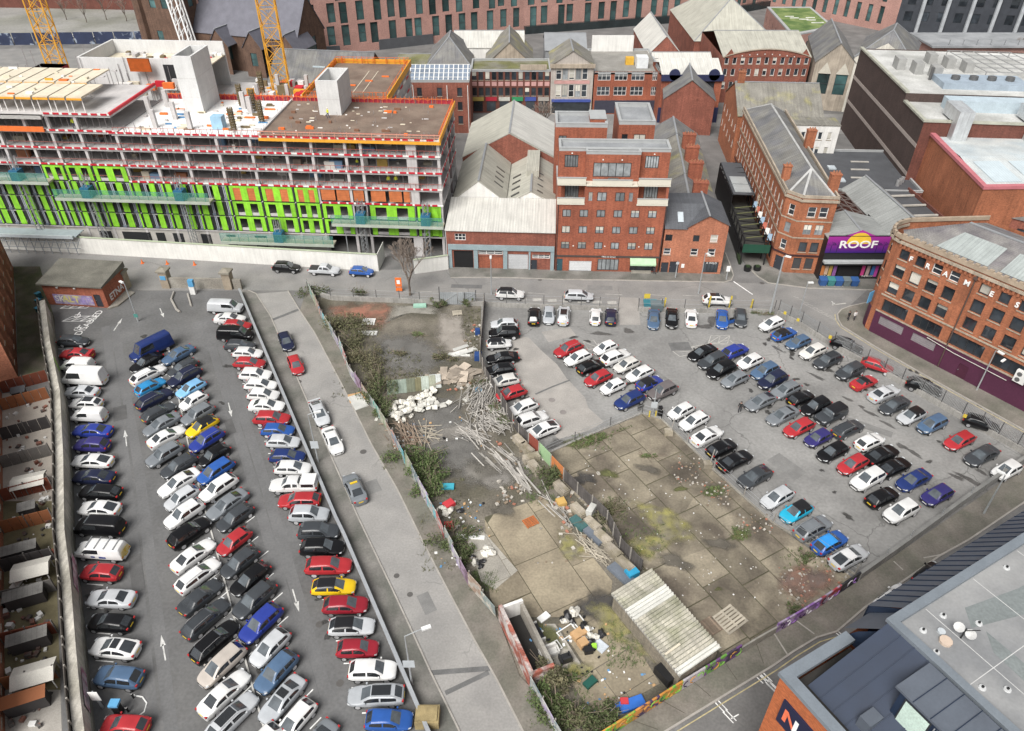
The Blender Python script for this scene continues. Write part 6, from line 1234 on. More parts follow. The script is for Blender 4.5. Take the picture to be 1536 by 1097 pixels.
MB().prism([(W_,-.6),(W_+1.2,.5),(W_+1.8,4.5),(W_,5)],0,.25).build('concrete_base',conc_old,t)
stp=mat('pillar_stone',(.3,.25,.19),.9,var=.2,scale=.8,fine=.15)
for k,(px,py) in enumerate(((189,432),(252,430),(345,432))):
    c=P(px,py);g=thing('gate_pillar',f'square stone gate pillar with flat cap, {ORD[k]} from the kiosk','pillar',(c.x,c.y,0),R(-5),'car park gate pillars');part('shaft',stp,g,(-.65,.65,-.65,.65,0,2.9));part('cap',mat('cap_stone',(.24,.22,.18),.9),g,(-.85,.85,-.85,.85,2.9,3.2))
    MB().add([(-.85,-.85,3.2),(.85,-.85,3.2),(.85,.85,3.2),(-.85,.85,3.2),(0,0,3.5)],[(0,1,4),(1,2,4),(2,3,4),(3,0,4)]).build('cap_top',mat('cap_stone',(.24,.22,.18)),g)
    if k==1:part('sign',plain('sign_blue',(.1,.32,.55)),g,(-.45,.45,-.72,-.66,1.6,2.3))
t=thing('front_wall','low stone wall between the gate pillars on the main street','wall');
for a,b in (((256,431),(341,433)),((352,433),(364,434))):p,q=P(*a),P(*b);MB().beam(p+Vector((0,0,.9)),q+Vector((0,0,.9)),.4,1.8).build('wall_run',conc_old,t)
t=thing('ticket_barrier','entrance island with white ticket machine and kerb','ticket machine');c=Q('A0',1115,770);MB().box(c.x-.4,c.x+.4,c.y-.3,c.y+.3,0,1.5).build('cabinet',frame_w,t);MB().box(c.x-.3,c.x+.5,c.y-.4,c.y+.2,1.5,2.6).build('sign',plain('sign_blue',(.1,.32,.55)),t);MB().tube([Q('A0',1000,760,.15),Q('A0',985,800,.15),Q('A0',1015,860,.15),Q('A0',1035,875,.15)],.18,6).build('kerb_rail',kerb_m,t);MB().tube([Q('A0',1080,770,.15),Q('A0',1100,840,.15)],.15,6).build('kerb_rail',kerb_m,t)
def post(name,label,base,h,cat='lamp post',head=None,arm=(1.2,0),sign=None,r=.08,m=None):
    g=thing(name,label,cat,(base.x,base.y,0));gm=m or plain('galvanised',(.42,.44,.45),.5,.4)
    MB().tube([(0,0,0),(0,0,1.2),(0,0,h)],[r*1.5,r*1.2,r*.7],8).build('pole',gm,g)
    if head:
        MB().tube([(0,0,h),(arm[0]*.6,arm[1]*.6,h+.15),(arm[0],arm[1],h+.15)],r*.6,6).build('arm',gm,g);hx,hy=arm
        MB().box(-.4,.4,-.16,.16,-.1,.08,Matrix.Translation((hx,hy,h+.15)) @ Matrix.Rotation(math.atan2(hy,hx),4,'Z')).build('lantern',plain('lantern',(.7,.71,.7),.4),g)
    if sign:w_,h_,z,cm=sign;MB().box(-w_/2,w_/2,-.1,-.06,z,z+h_).build('sign_plate',cm,g)
    return g
sgw=plain('sign_white',(.8,.8,.78));sgg=plain('sign_grey',(.45,.48,.5),.5)
post('lamp_post','street lamp with square sign on the lane, beside the white pickup canopy row',Q('B1',375,745),7.5,head=True,arm=(1.0,.3),sign=(.9,1.1,2.4,sgg))
post('lamp_post','street lamp with white lantern on the lane near the bottom edge',Q('B2',914,832),7.5,head=True,arm=(1.7,.7),sign=(1.0,1.0,3.0,sgg))
post('lamp_post','lamp post with sign box in the left car park by the blue van',Q('A0',795,930),6.5,head=True,arm=(-.6,.4),sign=(.6,.6,.8,plain('box_teal',(.08,.25,.22),.6)))
post('lamp_post','slim street lamp in front of the warehouse shutters',Q('B0',1370,775),7.0,head=True,arm=(0,-.8));post('lamp_post','street lamp before the corner house shop window',Q('C0',1103,768),7.2,head=True,arm=(0.3,-.7))
post('flood_light_mast','tall floodlight mast at the corner of the pale car park',Q('D0',70,890),10.0,head=True,arm=(.5,-.3),r=.14);post('lamp_post','short lamp post at the junction behind the palisade fence',Q('D0',240,890),5.5,head=True,arm=(.4,0));post('lamp_post','street lamp in front of the green site boards',Q('B0',552,560),6.5,head=True,arm=(-.5,-.2))
post('traffic_sign','grey signpost outside the corner house doors',Q('C0',970,680),3.2,'sign',sign=(.5,.4,2.6,sgg));post('traffic_sign','round sign post on the corner kerb by the alley',Q('C0',1262,690),2.6,'sign',sign=(.6,1.0,1.6,sgw));post('lamp_post','street lamp on the south pavement by the grey parapet wall',Q('D1',1300,1040),6.0,head=True,arm=(-.4,.3));post('lamp_post','lamp post on the pavement by the purple frontage',Q('D1',1260,330),6.5,head=True,arm=(.3,-.6))
post('pay_sign','white and blue tariff sign by the bottom ticket machine',Q('A2',590,960),2.6,'sign',sign=(.8,1.3,1.3,sgw));
g=thing('pay_machine','black and blue pay machine by the bottom red car','ticket machine',Q('A2',690,990));part('cabinet',blk,g,(-.3,.3,-.25,.25,0,1.4));part('hood',plain('sign_blue',(.1,.32,.55)),g,(-.4,.4,-.35,.35,1.4,1.65))
for k,(x,y) in enumerate(((770,905),(740,985))):b=thing('bollard',('black bollard inside the painted curve, nearer the aisle','black bollard inside the painted curve, nearer the pay machine')[k],'bollard',Q('A2',x,y));MB().cyl(0,0,0,.9,.09,8).build('post',blk,b);MB().cyl(0,0,.7,.8,.095,8).build('band',sgw,b)
MB().tube([Q('A2',770,890,.02),Q('A2',820,900,.02),Q('A2',845,935,.02),Q('A2',830,985,.02),Q('A2',790,1015,.02)],.07,6).build('painted_curve',paint_w,kind='structure')
g=thing('roadworks_sign','orange roadworks sign on the street beside the bare tree','sign',Q('B0',840,760));part('board',org,g,(-.5,.5,-.05,.05,1.0,2.6));part('lower_board',org,g,(-.5,.5,-.05,.05,.2,.8));part('frame',blk,g,(-.45,-.38,0.06,.12,0,1.2),(.38,.45,.06,.12,0,1.2));part('symbol',sgw,g,(-.25,.25,-.07,-.055,1.5,2.2))
for k,(x,y) in enumerate(((820,595),(963,600),(1120,605))):c=Q('A0',x,y);g=thing('traffic_cone',f'small red and white cone by the hoarding, {ORD[k]} from the kiosk','cone',c,0.,'cones by the hoarding');MB().cyl(0,0,.05,.75,.2,10,.04).build('cone',org,g);part('base',org,g,(-.25,.25,-.25,.25,0,.05));MB().cyl(0,0,.3,.5,.142,10,.09).build('band',sgw,g)
# ================================================================ MODERN CORNER BUILDING (near right)
t=thing('zinc_roof_building','modern orange brick building with dark zinc roof and grey flat roof','building',(17.8,26.6,0),R(-61))
zinc=mat('zinc_blue',(.013,.024,.05),.55,.0,var=.12,scale=.5,fine=.05);zincl=mat('zinc_pale',(.1,.115,.14),.55,.0,var=.12,scale=.5,fine=.05);par=mat('parapet_zinc',(.22,.25,.28),.5,.3,var=.1,scale=.6,fine=.06)
wall(t,(0,0),(30,0),0,16,[(12,14,4,6,'d')],mat('brick_new',(.42,.125,.045),.85,kind='brick',var=.08,scale=.4));wall(t,(0,30),(0,0),0,16,[(3+k*5,5+k*5,z,z+2,'d') for k in range(5) for z in (4,8,12)],mat('brick_new',(.42,.125,.045)))
part('parapet',par,t,(-.15,30,-.15,.65,16.0,16.35),(-.15,.65,.65,6.2,16.0,16.35));part('gutter',mat('wet_gutter',(.02,.018,.016),.7,var=.3),t,(.65,30,.65,1.3,15.4,15.6),(.65,1.2,1.3,6.0,15.4,15.6))
# zinc slopes
def seams(o,pts,n,m,h=.07):
    a,b,c,d=[Vector(p) for p in pts];nn=(b-a).cross(d-a).normalized()
    for k in range(1,n):p,q=a.lerp(b,k/n),d.lerp(c,k/n);MB().beam(p+nn*h*.4,q+nn*h*.4,.05,h,nn).build('seam',m,o)
s1=[(1.2,1.3,15.5),(32,1.3,15.5),(32,7.0,19.2),(1.7,7.0,19.2)];o=MB().add(s1,[(0,1,2,3)]).build('zinc_slope',zinc,t);seams(o,s1,30,zinc)
s2=[(-.7,9.0,16.6),(-.7,34,16.6),(1.6,34,19.2),(1.6,9.0,19.2)];o=MB().add([s2[0],s2[3],s2[2],s2[1]],[(0,1,2,3)]).build('zinc_slope',zincl,t);seams(o,[s2[3],s2[2],s2[1],s2[0]],28,zinc)
part('zinc_wall',zinc,t,(-.72,-.6,9.0,34,12.5,16.6));MB().add([(-.7,9.0,12.5),(1.7,9.0,12.5),(1.7,9.0,19.2),(-.7,9.0,16.6)],[(0,1,2,3)]).build('zinc_cheek',zinc,t);MB().add([(-.3,6.4,15.4),(1.7,6.4,15.4),(1.7,6.4,18.6),(.5,6.4,17.0)],[(0,1,2,3)]).build('zinc_cheek',zinc,t);MB().add([(-.4,6.4,16.2),(1.7,6.4,18.9),(1.7,8.9,18.9),(-.4,8.9,16.2)],[(0,1,2,3)]).build('zinc_step',zincl,t)
frm=mat('single_ply_roof',(.3,.3,.296),.7,var=.12,scale=.35,fine=.06,col2=(.2,.205,.21),mixscale=.12,mixw=.1)
part('flat_roof',frm,t,(1.8,40,7.2,40,19.0,19.15));part('roof_edge',par,t,(1.5,40,6.9,7.5,19.15,19.45),(1.5,2.1,7.5,40,19.15,19.45))
wet=mat('roof_puddle',(.19,.21,.208),.25,var=.1,scale=.4)
for pts in ([(3.4,12.4),(4.6,11.4),(5.8,16),(6.2,24),(6.6,36),(4.2,36),(4.6,24),(4.2,17)],[(5.2,12.0),(6.4,11.0),(12,10.6),(20,11),(20,12.2),(11,12.0)]):MB().sheet([(x,y,19.16) for x,y in pts]).build('puddle',wet,t)
lnm=plain('roof_weld',(.5,.5,.49),.7)
for k in range(5):part('membrane_weld',lnm,t,(2.2,36,10.0+k*5,10.05+k*5,19.155,19.165));part('membrane_weld',lnm,t,(7+k*6,7.05+k*6,7.6,36,19.157,19.167))
for zx,zy in ((1070,430),(955,515),(1030,640),(1295,845),(1440,855),(1435,155),(1275,475)):
    p=Q('D2',zx,zy,19.2);lp_=Matrix.Rotation(R(61),3,'Z') @ (p-Vector((17.8,26.6,0)));MB().cyl(lp_.x,lp_.y,19.15,19.24,.24,12,.2).build('roof_vent',plain('vent_white',(.5,.51,.51),.6),t);MB().cyl(lp_.x,lp_.y,19.24,19.36,.08,8).build('vent_pipe',blk,t)
p=Q('D2',1170,560,19.2);lp_=Matrix.Rotation(R(61),3,'Z') @ (p-Vector((17.8,26.6,0)))
ds=MB();ds.tube([(lp_.x,lp_.y,19.15),(lp_.x,lp_.y,20.2)],.05,6);ds.tube([(lp_.x,lp_.y,20.0),(lp_.x+.6,lp_.y+.3,20.6)],.03,6);ds.build('aerial_pole',blk,t)
for dx,dy,tz in ((-.35,-.1,19.9),(.3,.25,19.7)):
    dm=MB();n=12;dm.add([(lp_.x+dx,lp_.y+dy,tz-.1)]+[(lp_.x+dx+.34*math.cos(a*.5236),lp_.y+dy+.24*math.sin(a*.5236),tz+.1+.22*math.sin(a*.5236)) for a in range(n)],[(0,1+k,1+(k+1) % n) for k in range(n)]);dm.build('satellite_dish',plain('dish_grey',(.5,.5,.49),.6),t)
MB().cyl(lp_.x-.9,lp_.y-.7,19.15,19.3,.25,10).build('paver',sgg,t);MB().cyl(lp_.x-.3,lp_.y-1.1,19.15,19.35,.4,10).build('paver',plain('paver_tan',(.5,.4,.32)),t)
# dormers
def dormer(x0,x1,y0,zt,win):
    part('dormer_cheek',zinc,t,(x0,x1,y0,6.0,15.6,zt));o=MB().box(x0-.35,x1+.3,y0-.12,6.6,zt,zt+.18).build('dormer_roof',zincl,t)
    for k in range(1,8):part('seam',zinc,o,(x0-.35+k*(x1-x0+.65)/8,x0-.31+k*(x1-x0+.65)/8,y0-.12,6.6,zt+.18,zt+.24))
    if win:q=part('window',frame_d,t,(x0+.4,x0+2.2,y0-.06,y0-.003,16.0,zt-.2));part('pane',mat('painted_lit_pane',(.55,.68,.6),.2,var=.1),q,(x0+.5,x0+2.1,y0-.08,y0-.061,16.1,zt-.3));[part('grille_bar',lead_m,t,(x0+2.4+k*.16,x0+2.46+k*.16,y0-.1,y0-.004,16.0,zt-.3)) for k in range(8)]  # pale pane colour stands in for a lit room; nothing glows
dormer(5.3,14.0,3.6,19.3,True)
part('small_box',zincl,t,(4.6,5.4,1.8,3.0,15.8,16.9))
pn=part('sign_panel',plain('sign_navy',(.012,.014,.045),.5),t,(.85,6.8,-.12,-.002,11.9,14.5));sw_=plain('sign_white',(.8,.8,.78));so_=plain('sign_orange',(.75,.17,.08),.5)
MB().add([(1.2,-.15,12.6),(1.5,-.15,12.6),(1.5,-.15,13.9),(1.2,-.15,13.9)],[(0,1,2,3)]).add([(1.5,-.152,13.9),(1.5,-.152,13.45),(2.1,-.152,12.6),(2.1,-.152,13.05)],[(0,1,2,3)]).build('sign_letter',so_,pn);MB().add([(2.1,-.15,12.6),(2.4,-.15,12.6),(2.4,-.15,13.9),(2.1,-.15,13.9)],[(0,1,2,3)]).build('sign_letter',sw_,pn);text('sign_letter','o',sw_,pn,2.0,(3.15,-.15,13.1),(R(90),0,0),.01,bold=.03)

# ================================================================ FENCES AND WALLS OF THE PLOTS
def along(pts,step):
    out=[];
    for a,b in zip(pts,pts[1:]):
        n=max(1,round((b-a).length/step));out+=[(a.lerp(b,k/n),a.lerp(b,(k+1)/n)) for k in range(n)]
    return out
V3=lambda z:Vector((0,0,z))
rr=random.Random(21)
galv=plain('galvanised',(.42,.44,.45),.5,.4)
t=thing('lane_barrier','grey steel barrier rail on a low wall between left car park and lane','barrier');BL=[P(361,442),P(385,500),P(445,642),P(505,784),P(518,811),P(628,1069),P(640,1098),P(652,1125)]
for a,b in along(BL,4.0):
    MB().beam(a+V3(.42),b+V3(.42),.28,.84).build('wall_length',mat('barrier_wall',(.16,.15,.14),.9,var=.2,scale=.8,fine=.15),t);MB().beam(a+V3(1.02),b+V3(1.02),.34,.22).build('rail',mat('barrier_rail',(.42,.44,.46),.45,.4,var=.12,scale=1.,fine=.08),t);MB().beam(a,a+V3(1.15),.14).build('post',galv,t)
g=thing('mossy_block','mossy concrete block at the bottom end of the lane barrier','block',Q('B2',1005,1035));MB().box(-1.0,1.0,-.8,.8,0,1.1).box(-.85,.85,-.65,.65,1.1,1.25).build('block',mat('mossy_block',(.28,.22,.11),.95,var=.3,scale=1.2,fine=.2),g)
GC=[((.24,.28,.27),(.42,.39,.34)),((.36,.37,.35),(.14,.19,.21)),((.3,.22,.17),(.38,.35,.31)),((.4,.13,.12),(.45,.44,.42)),((.25,.3,.2),(.38,.36,.3)),((.3,.22,.3),(.16,.1,.14)),((.16,.4,.44),(.4,.36,.34)),((.1,.3,.25),(.35,.38,.34)),((.35,.3,.42),(.45,.45,.42)),((.42,.25,.2),(.2,.28,.34))]
def graf(i,pal=GC):a,b=pal[i % len(pal)];return mat('graffiti_%d_%d' % (i % len(pal),id(pal) % 97),a,.8,var=.3,scale=1.4,fine=.2,col2=b,mixscale=1.3,mixpos=.5,mixw=.05)
t=thing('graffiti_hoarding','patchwork hoarding of painted panels along the diagonal lane','hoarding');gpts=poly([(461,433),(484,480),(510,524),(526,565),(581,646),(628,735),(656,784),(667,811),(703,879),(744,926)])
for k,(a,b) in enumerate(along(gpts,2.2)):
    h=1.9+rr.uniform(-.25,.3);lean=Vector((rr.uniform(-.12,.12),0,0));gc=(k*7+k // 3) % 10
    mb=MB();d=(b-a).normalized();n=Vector((-d.y,d.x,0))*.035;e=d*.02
    vs=[a+e+n,b-e+n,b-e-n,a+e-n];mb.add([v for v in vs]+[v+V3(h)+lean for v in vs],[(0,1,5,4),(1,2,6,5),(2,3,7,6),(3,0,4,7),(4,5,6,7)]);mb.build('panel',graf(gc),t);MB().beam(a+n*4,a+n*4+V3(h+.1),.1).build('post',mat('pale_post',(.3,.28,.25)),t)
t=thing('graffiti_hoarding','pale painted panels at the bottom of the lane below the brick ruin','hoarding')
for k,(a,b) in enumerate(along(poly([(795,1032),(830,1097),(848,1127)]),2.0)):MB().beam(a+V3(.95),b.lerp(a,.02)+V3(.95),.07,1.9).build('panel',graf((1,8,1,6,9)[k % 5]),t);MB().beam(a+Vector((.12,.05,0)),a+Vector((.12,.05,2)),.1).build('post',mat('pale_post',(.3,.28,.25)),t)
GB=[((.1,.32,.03),(.05,.09,.03)),((.14,.38,.05),(.5,.22,.04)),((.5,.24,.04),(.1,.3,.04)),((.5,.22,.05),(.06,.04,.1)),((.12,.3,.05),(.16,.06,.2)),((.14,.06,.2),(.05,.04,.06)),((.2,.1,.3),(.36,.3,.4)),((.35,.04,.05),(.3,.26,.34)),((.02,.02,.025),(.05,.05,.05))]
t=thing('mural_wall','low wall with green, orange and purple graffiti along the south pavement','wall');mp=poly([(1285,872),(1227,911),(1193,932),(1130,968),(1086,995),(1021,1035),(950,1080),(880,1125)])
seg=along(mp,2.4);n=len(seg)
for k,(a,b) in enumerate(seg):
    s=k/n;gi=8 if s<.05 else 7 if s<.12 else 6 if s<.24 else None
    if gi is None and s<.42:m_=mat('mesh_grey',(.26,.25,.22),.8,var=.25,scale=1.5)
    else:m_=graf(gi if gi is not None else (5 if s<.5 else 4 if s<.58 else (0,0,1,3,2,1,0)[k % 7]),GB)
    if .60<s<.645:m_=mat('pale_door',(.42,.4,.42),.8,var=.15)
    MB().beam(a+V3(.75 if s>.4 or s<.24 else .5),b.lerp(a,.01)+V3(.75 if s>.4 or s<.24 else .5),.16,1.5 if s>.4 or s<.24 else 1.0).build('panel',m_,t)
    # painted letters: thick curved strokes
    if s>.46 or s<.24:
        d=(b-a).normalized();nn=Vector((d.y,-d.x,0));nn=nn if nn.y<0 else -nn
        for q in range(3):
            c=a.lerp(b,.2+.3*q)+nn*.1+V3(.75);ph=rr.uniform(0,6);pts=[c+d*.38*math.cos(ph+i*.8)+V3(.45*math.sin(ph+i*.8)) for i in range(5)]
            MB().tube(pts,.055,4).build('paint_stroke',plain(('mural_lime','mural_orange','mural_dark')[q] if s>.46 else ('mural_lilac','mural_white','mural_dark')[q],((.16,.36,.05),(.42,.2,.05),(.03,.05,.02))[q] if s>.46 else ((.3,.15,.45),(.6,.58,.62),(.03,.02,.04))[q],.8),t)
fence_m=mat('rusty_corrugated',(.11,.1,.095),.85,kind='corr',var=.25,scale=.8,fine=.15,streak=.3)
t=thing('rusty_fence','dark corrugated fence between the waste plot and the pale car park','fence');fp=[P(727,458),P(722,524),P(721,544),P(729,568),P(779,654),P(809,683),P(846,722),P(911,786),P(930,824),P(962,858)]
for k,(a,b) in enumerate(along(fp,2.2)):
    s=k/38;m_=fence_m
    q=(a.x,a.y)
    px=k
    if k in (15,16,17):m_=plain(('fence_red2','fence_green2','fence_orange2')[k-15],((.25,.06,.04),(.3,.45,.25),(.5,.18,.06))[k-15],.8)
    if k>30:m_=mat('pale_timber',(.3,.24,.2),.9,var=.25,scale=1.2)
    h=1.9+rr.uniform(-.15,.15);MB().beam(a+V3(h/2),b.lerp(a,.015)+V3(h/2),.07,h).build('panel',m_,t);MB().beam(a+Vector((-.1,.05,0)),a+Vector((-.1,.05,h+.15)),.12).build('post',mat('pale_post',(.3,.28,.25)),t)
def wire_fence(name,label,pts,step,h,wallh=0.,wm=None,pale=None,lean=0.,postm=None,cat='fence',gapw=.14):
    t=thing(name,label,cat);segs=along(pts,step)
    if wallh:
        for a,b in along(pts,4.):MB().beam(a+V3(wallh/2),b+V3(wallh/2),.3,wallh).build('wall_length',wm,t)
    pm=postm or plain('fence_post_dark',(.09,.09,.09),.6);bars=MB()
    for a,b in segs:
        MB().beam(a,a+V3(h+.15),.09).build('post',pm,t)
        if pale:
            d=(b-a);l=d.length;k=0.
            while k<l:p=a+d*(k/l);bars.beam(p+V3(wallh+.02),p+V3(h),.065,.02,(d.y,-d.x,0));k+=gapw
            bars.beam(a+V3(wallh+.3),b+V3(wallh+.3),.05);bars.beam(a+V3(h-.25),b+V3(h-.25),.05)
        else:
            for z in (h,h*.66,wallh+.15):bars.beam(a+V3(z),b+V3(z),.025)
    bars.build('pales' if pale else 'wires',pale or galv,t,kind='stuff');MB().beam(pts[-1],pts[-1]+V3(h+.15),.09).build('post',pm,t);return t
lw=mat('low_wall',(.3,.29,.27),.9,var=.2,scale=.6,fine=.15,streak=.2)
palem=plain('palisade_grey',(.36,.37,.37),.5,.4)
wire_fence('street_fence','wire fence on a low wall between waste plot and main street',[P(463,440),P(497,450),P(600,454),P(660,457)],3.2,2.0,.8,lw)
g=thing('plot_gate','grey sheet metal double gate of the waste plot','gate',P(660,457));gm=mat('gate_grey',(.3,.32,.33),.6,kind='corr',var=.15)
for k in range(2):l_=part('gate_leaf',gm,g,(.1+k*2.75,2.75+k*2.75,-.04,.04,.1,2.2));MB().beam((.1+k*2.75,-.06,.2),(2.75+k*2.75,-.06,2.1),.08).build('brace',galv,l_)
for x in (0,5.6):MB().beam((x,0,0),(x,0,3.2 if x==0 else 2.6),.14).build('post',plain('fence_post_dark',(.09,.09,.09)),g)
wire_fence('street_fence','wire fence on a low wall from the plot gate to the car park entrance',[P(697,458),P(727,459),P(760,461),P(927,466)],3.0,2.2,.75,lw)
wire_fence('street_fence','wire fence on a low wall from the car park entrance to the floodlight mast',[P(957,467),P(1060,469),P(1160,470)],3.0,2.2,.75,lw)
yb=plain('yellow_post',(.55,.42,.05),.6)
for k,(x,y) in enumerate(((903,860),(1160,850),(1280,850),(1400,870))):g=thing('yellow_post',f'yellow painted post on the car park wall, {ORD[k]} from the entrance','post',Q('C0',x,y),0.,'yellow wall posts');MB().beam((0,0,.0),(.1,.1,2.0),.22).build('post',yb,g)
wire_fence('palisade_fence','tall grey palisade fence on a low wall along the street by the brick warehouse',[P(1166,472),P(1200,490),P(1248,521),P(1350,576),P(1440,628),P(1522,674),P(1540,684)],2.7,2.5,.8,lw,pale=palem,gapw=.17)
for k,(zn,x,y) in enumerate((('D0',160,880),('D0',235,920),('D0',420,1020),('D1',420,20),('D1',1195,475))):g=thing('fence_sign',f'small yellow sign on the palisade fence, {ORD[k]} from the floodlight mast','sign',Qz(zn,x,y,1.8),R(-35),'palisade signs');part('plate',yb,g,(-.2,.2,-.06,-.02,-.25,.25));part('clip',galv,g,(-.05,.05,-.02,.04,-.3,.3))
t=thing('parapet_wall','grey rendered wall at the bottom end of the pale car park','wall');pw=[P(1541,690),P(1450,752),P(1360,818),P(1286,871)]
for a,b in along(pw,3.6):MB().beam(a+V3(.6),b.lerp(a,.003)+V3(.6),.28,1.2).build('wall_length',mat('grey_render',(.24,.235,.225),.9,var=.2,scale=.5,fine=.12,streak=.25),t);MB().beam(a+V3(1.25),b+V3(1.25),.38,.1).build('coping',mat('coping_dark',(.2,.2,.19),.9),t)
for a,b in along(pw,5):MB().beam(a+V3(1.3),a+V3(2.3),.06).build('post',galv,t)
wire_fence('plot_fence','leaning wire fence between the mossy slabs and the parked row',[P(992,629),P(1030,665),P(1070,704),P(1115,745),P(1160,785),P(1220,820),P(1282,862)],4.2,1.5,.12,conc_old,postm=mat('pale_post',(.3,.28,.25)))
wire_fence('plot_fence','low wire fence at the top of the mossy slab plot',[P(811,685),P(862,662),P(915,640),P(963,620),P(992,629)],4.0,1.4,.18,lw)
# ================================================================ CORRUGATED SHED
rz=2.35;c0,c1,c2,c3=[Q('C2',*q,rz) for q in ((605,305),(830,175),(1228,630),(1000,780))]
t=thing('corrugated_shed','long block shed with ribbed pale roof sheets on the waste plot','shed');wm_=mat('block_wall',(.24,.215,.17),.9,kind='brick',var=.25,scale=.5,fine=.15,streak=.25)
ins=lambda p,q,f:p.lerp(q,f)
cc=(c0+c1+c2+c3)/4;foot=[cc+(p-cc)*.96 for p in (c0,c3,c2,c1)]
for a,b in zip(foot,foot[1:]+foot[:1]):wall(t,(a.x,a.y),(b.x,b.y),0,2.1,(),wm_)
ux,uy=(c3-c0),(c1-c0);nsh=14;prof=10
shm=mat('asbestos_sheet',(.5,.48,.41),.85,var=.14,scale=.8,fine=.12,col2=(.33,.33,.24),mixscale=.5,mixpos=.56,streak=.3,rnd=.1)
for k in range(nsh):
    mb=MB();s0,s1=k/nsh,(k+1.03)/nsh;cols=9
    for i in range(cols):
        f=s0+(s1-s0)*i/(cols-1);zz=.12*math.cos(i*math.pi/2)+(.02 if k % 2 else 0)
        p,q=c0+ux*f,c1+((c2-c1))*f;mb.v+=[tuple(p-uy*.02+V3(zz)),tuple(q+uy*.02+V3(zz+.28))]
    mb.f=[(2*i,2*i+2,2*i+3,2*i+1) for i in range(cols-1)];mb.build('roof_sheet',shm if k not in (3,4,13) else mat('pale_sheet2',(.6,.6,.56),.8,var=.1,scale=1.,rnd=.1),t)
MB().beam(c0+V3(-.1),c3+V3(-.1),.12,.2).build('fascia',mat('fascia_grey',(.25,.24,.22),.9),t);MB().beam(c0+V3(-.1),c1+V3(.15),.12,.2).build('fascia',mat('fascia_grey',(.25,.24,.22)),t)
g=thing('loose_plank','short plank lying on the shed roof','plank',Q('C2',955,625,2.68));MB().box(-.9,.9,-.1,.1,0,.06,Matrix.Rotation(R(35),4,'Z')).build('board',plyp_m,g)
# ================================================================ BRICK RUIN AT THE LANE
t=thing('brick_ruin','roofless red brick lean-to with peeling white paint at the lane edge','ruin');A,B=P(748,931),P(794,1031);d=(B-A).normalized();n=Vector((-d.y,d.x,0));n=n if n.x>0 else -n
rp_=mat('peeling_brick',(.32,.1,.07),.9,kind='brick',var=.3,scale=.8,fine=.2,col2=(.5,.46,.44),mixscale=.9,mixpos=.5,mixw=.08)
MB().prism([A,B,B+n*.35,A+n*.35],0,2.4).build('front_wall',rp_,t);MB().prism([A+n*.35,A+n*2.4,A+n*2.4+d*.3,A+n*.35+d*.3],0,2.2).build('end_wall',white_m,t);MB().prism([B+n*.35,B+n*2.4,B+n*2.4-d*.3,B+n*.35-d*.3],0,1.9).build('end_wall',rp_,t);MB().prism([A+n*2.1,A.lerp(B,.95)+n*2.1,A.lerp(B,.95)+n*2.45,A+n*2.45],0,1.8).build('rear_wall',conc_old,t)
MB().prism([A+n*.36,B+n*.36,B+n*2.1,A+n*2.1],0,.2).build('floor',plain('ruin_dark',(.03,.028,.026),.9),t)
# ================================================================ LITTER, TIMBER, BAGS, BLOCKS
wood=mat('weathered_timber',(.37,.35,.32),.9,var=.2,scale=2.,fine=.15,rnd=.4)
wood2=mat('pale_timber2',(.4,.36,.29),.9,var=.12,scale=2.,fine=.1,rnd=.25)
def pile(name,label,cat,cx,sx,sy,ang,n,ln,m,seed,spread=30,zmax=.9,piece='plank',wd=(.06,.12),group=None):
    """a heap of separate planks lying over one another"""
    r2=random.Random(seed);t=thing(name,label,cat,(cx.x,cx.y,.05),R(ang),group)
    for k in range(n):
        x,y=r2.gauss(0,sx*.45),r2.gauss(0,sy*.45);l=r2.uniform(*ln);h=max(.03,zmax*(1-(x/sx) ** 2*.5-(y/sy) ** 2*.5)*r2.random());a=R(r2.gauss(0,spread));w_=r2.uniform(*wd)
        MB().box(-l/2,l/2,-w_/2,w_/2,-.03,.03,Matrix.Translation((x,y,h)) @ Matrix.Rotation(a,4,'Z') @ Matrix.Rotation(R(r2.uniform(-9,9)),4,'Y')).build(piece,m,t)
    return t
pile('timber_heap','big heap of grey planks against the rusty fence','timber',Qz('E1',1040,690),3.4,2.6,70,110,(1.6,3.8),wood,1,18,.9)
pile('timber_heap','second heap of grey planks spilling down the plot','timber',Qz('E1',1100,810),3.6,2.4,125,100,(1.2,3.4),wood,2,26,.7)
pile('timber_heap','fan of loose planks beside the heaps','timber',Qz('E1',1000,905),2.4,1.6,140,34,(2.0,4.0),wood,3,22,.5)
pile('timber_heap','scattered thin laths near the white bags','timber',Qz('E1',735,880),2.6,1.5,120,18,(2.2,4.2),wood2,4,40,.3,wd=(.07,.12))
pile('timber_heap','brown heap of old boards against the painted hoarding','timber',Qz('E1',620,895),2.6,2.0,130,46,(1.6,3.6),mat('brown_board',(.26,.2,.15),.9,var=.2,scale=2.,rnd=.3),5,25,.8)
pile('timber_heap','flat stack of pale planks on the slab plot edge','timber',Qz('E1',1155,1035),1.2,1.6,128,26,(2.6,3.6),wood,6,5,.4)
pile('timber_heap','line of long timbers lying by the fence blocks','timber',Qz('E2',620,110),3.5,1.0,125,14,(2.5,5.5),wood,7,9,.3,wd=(.1,.3))
pile('timber_heap','long thin poles below the concrete blocks','timber',Qz('E2',830,290),3.0,.8,125,10,(3,6),wood,8,7,.25)
pile('timber_heap','tangle of battens beside the grey boards','timber',Qz('E2',1040,530),2.6,1.0,130,34,(1.2,3.6),wood2,9,24,.5,wd=(.06,.12))
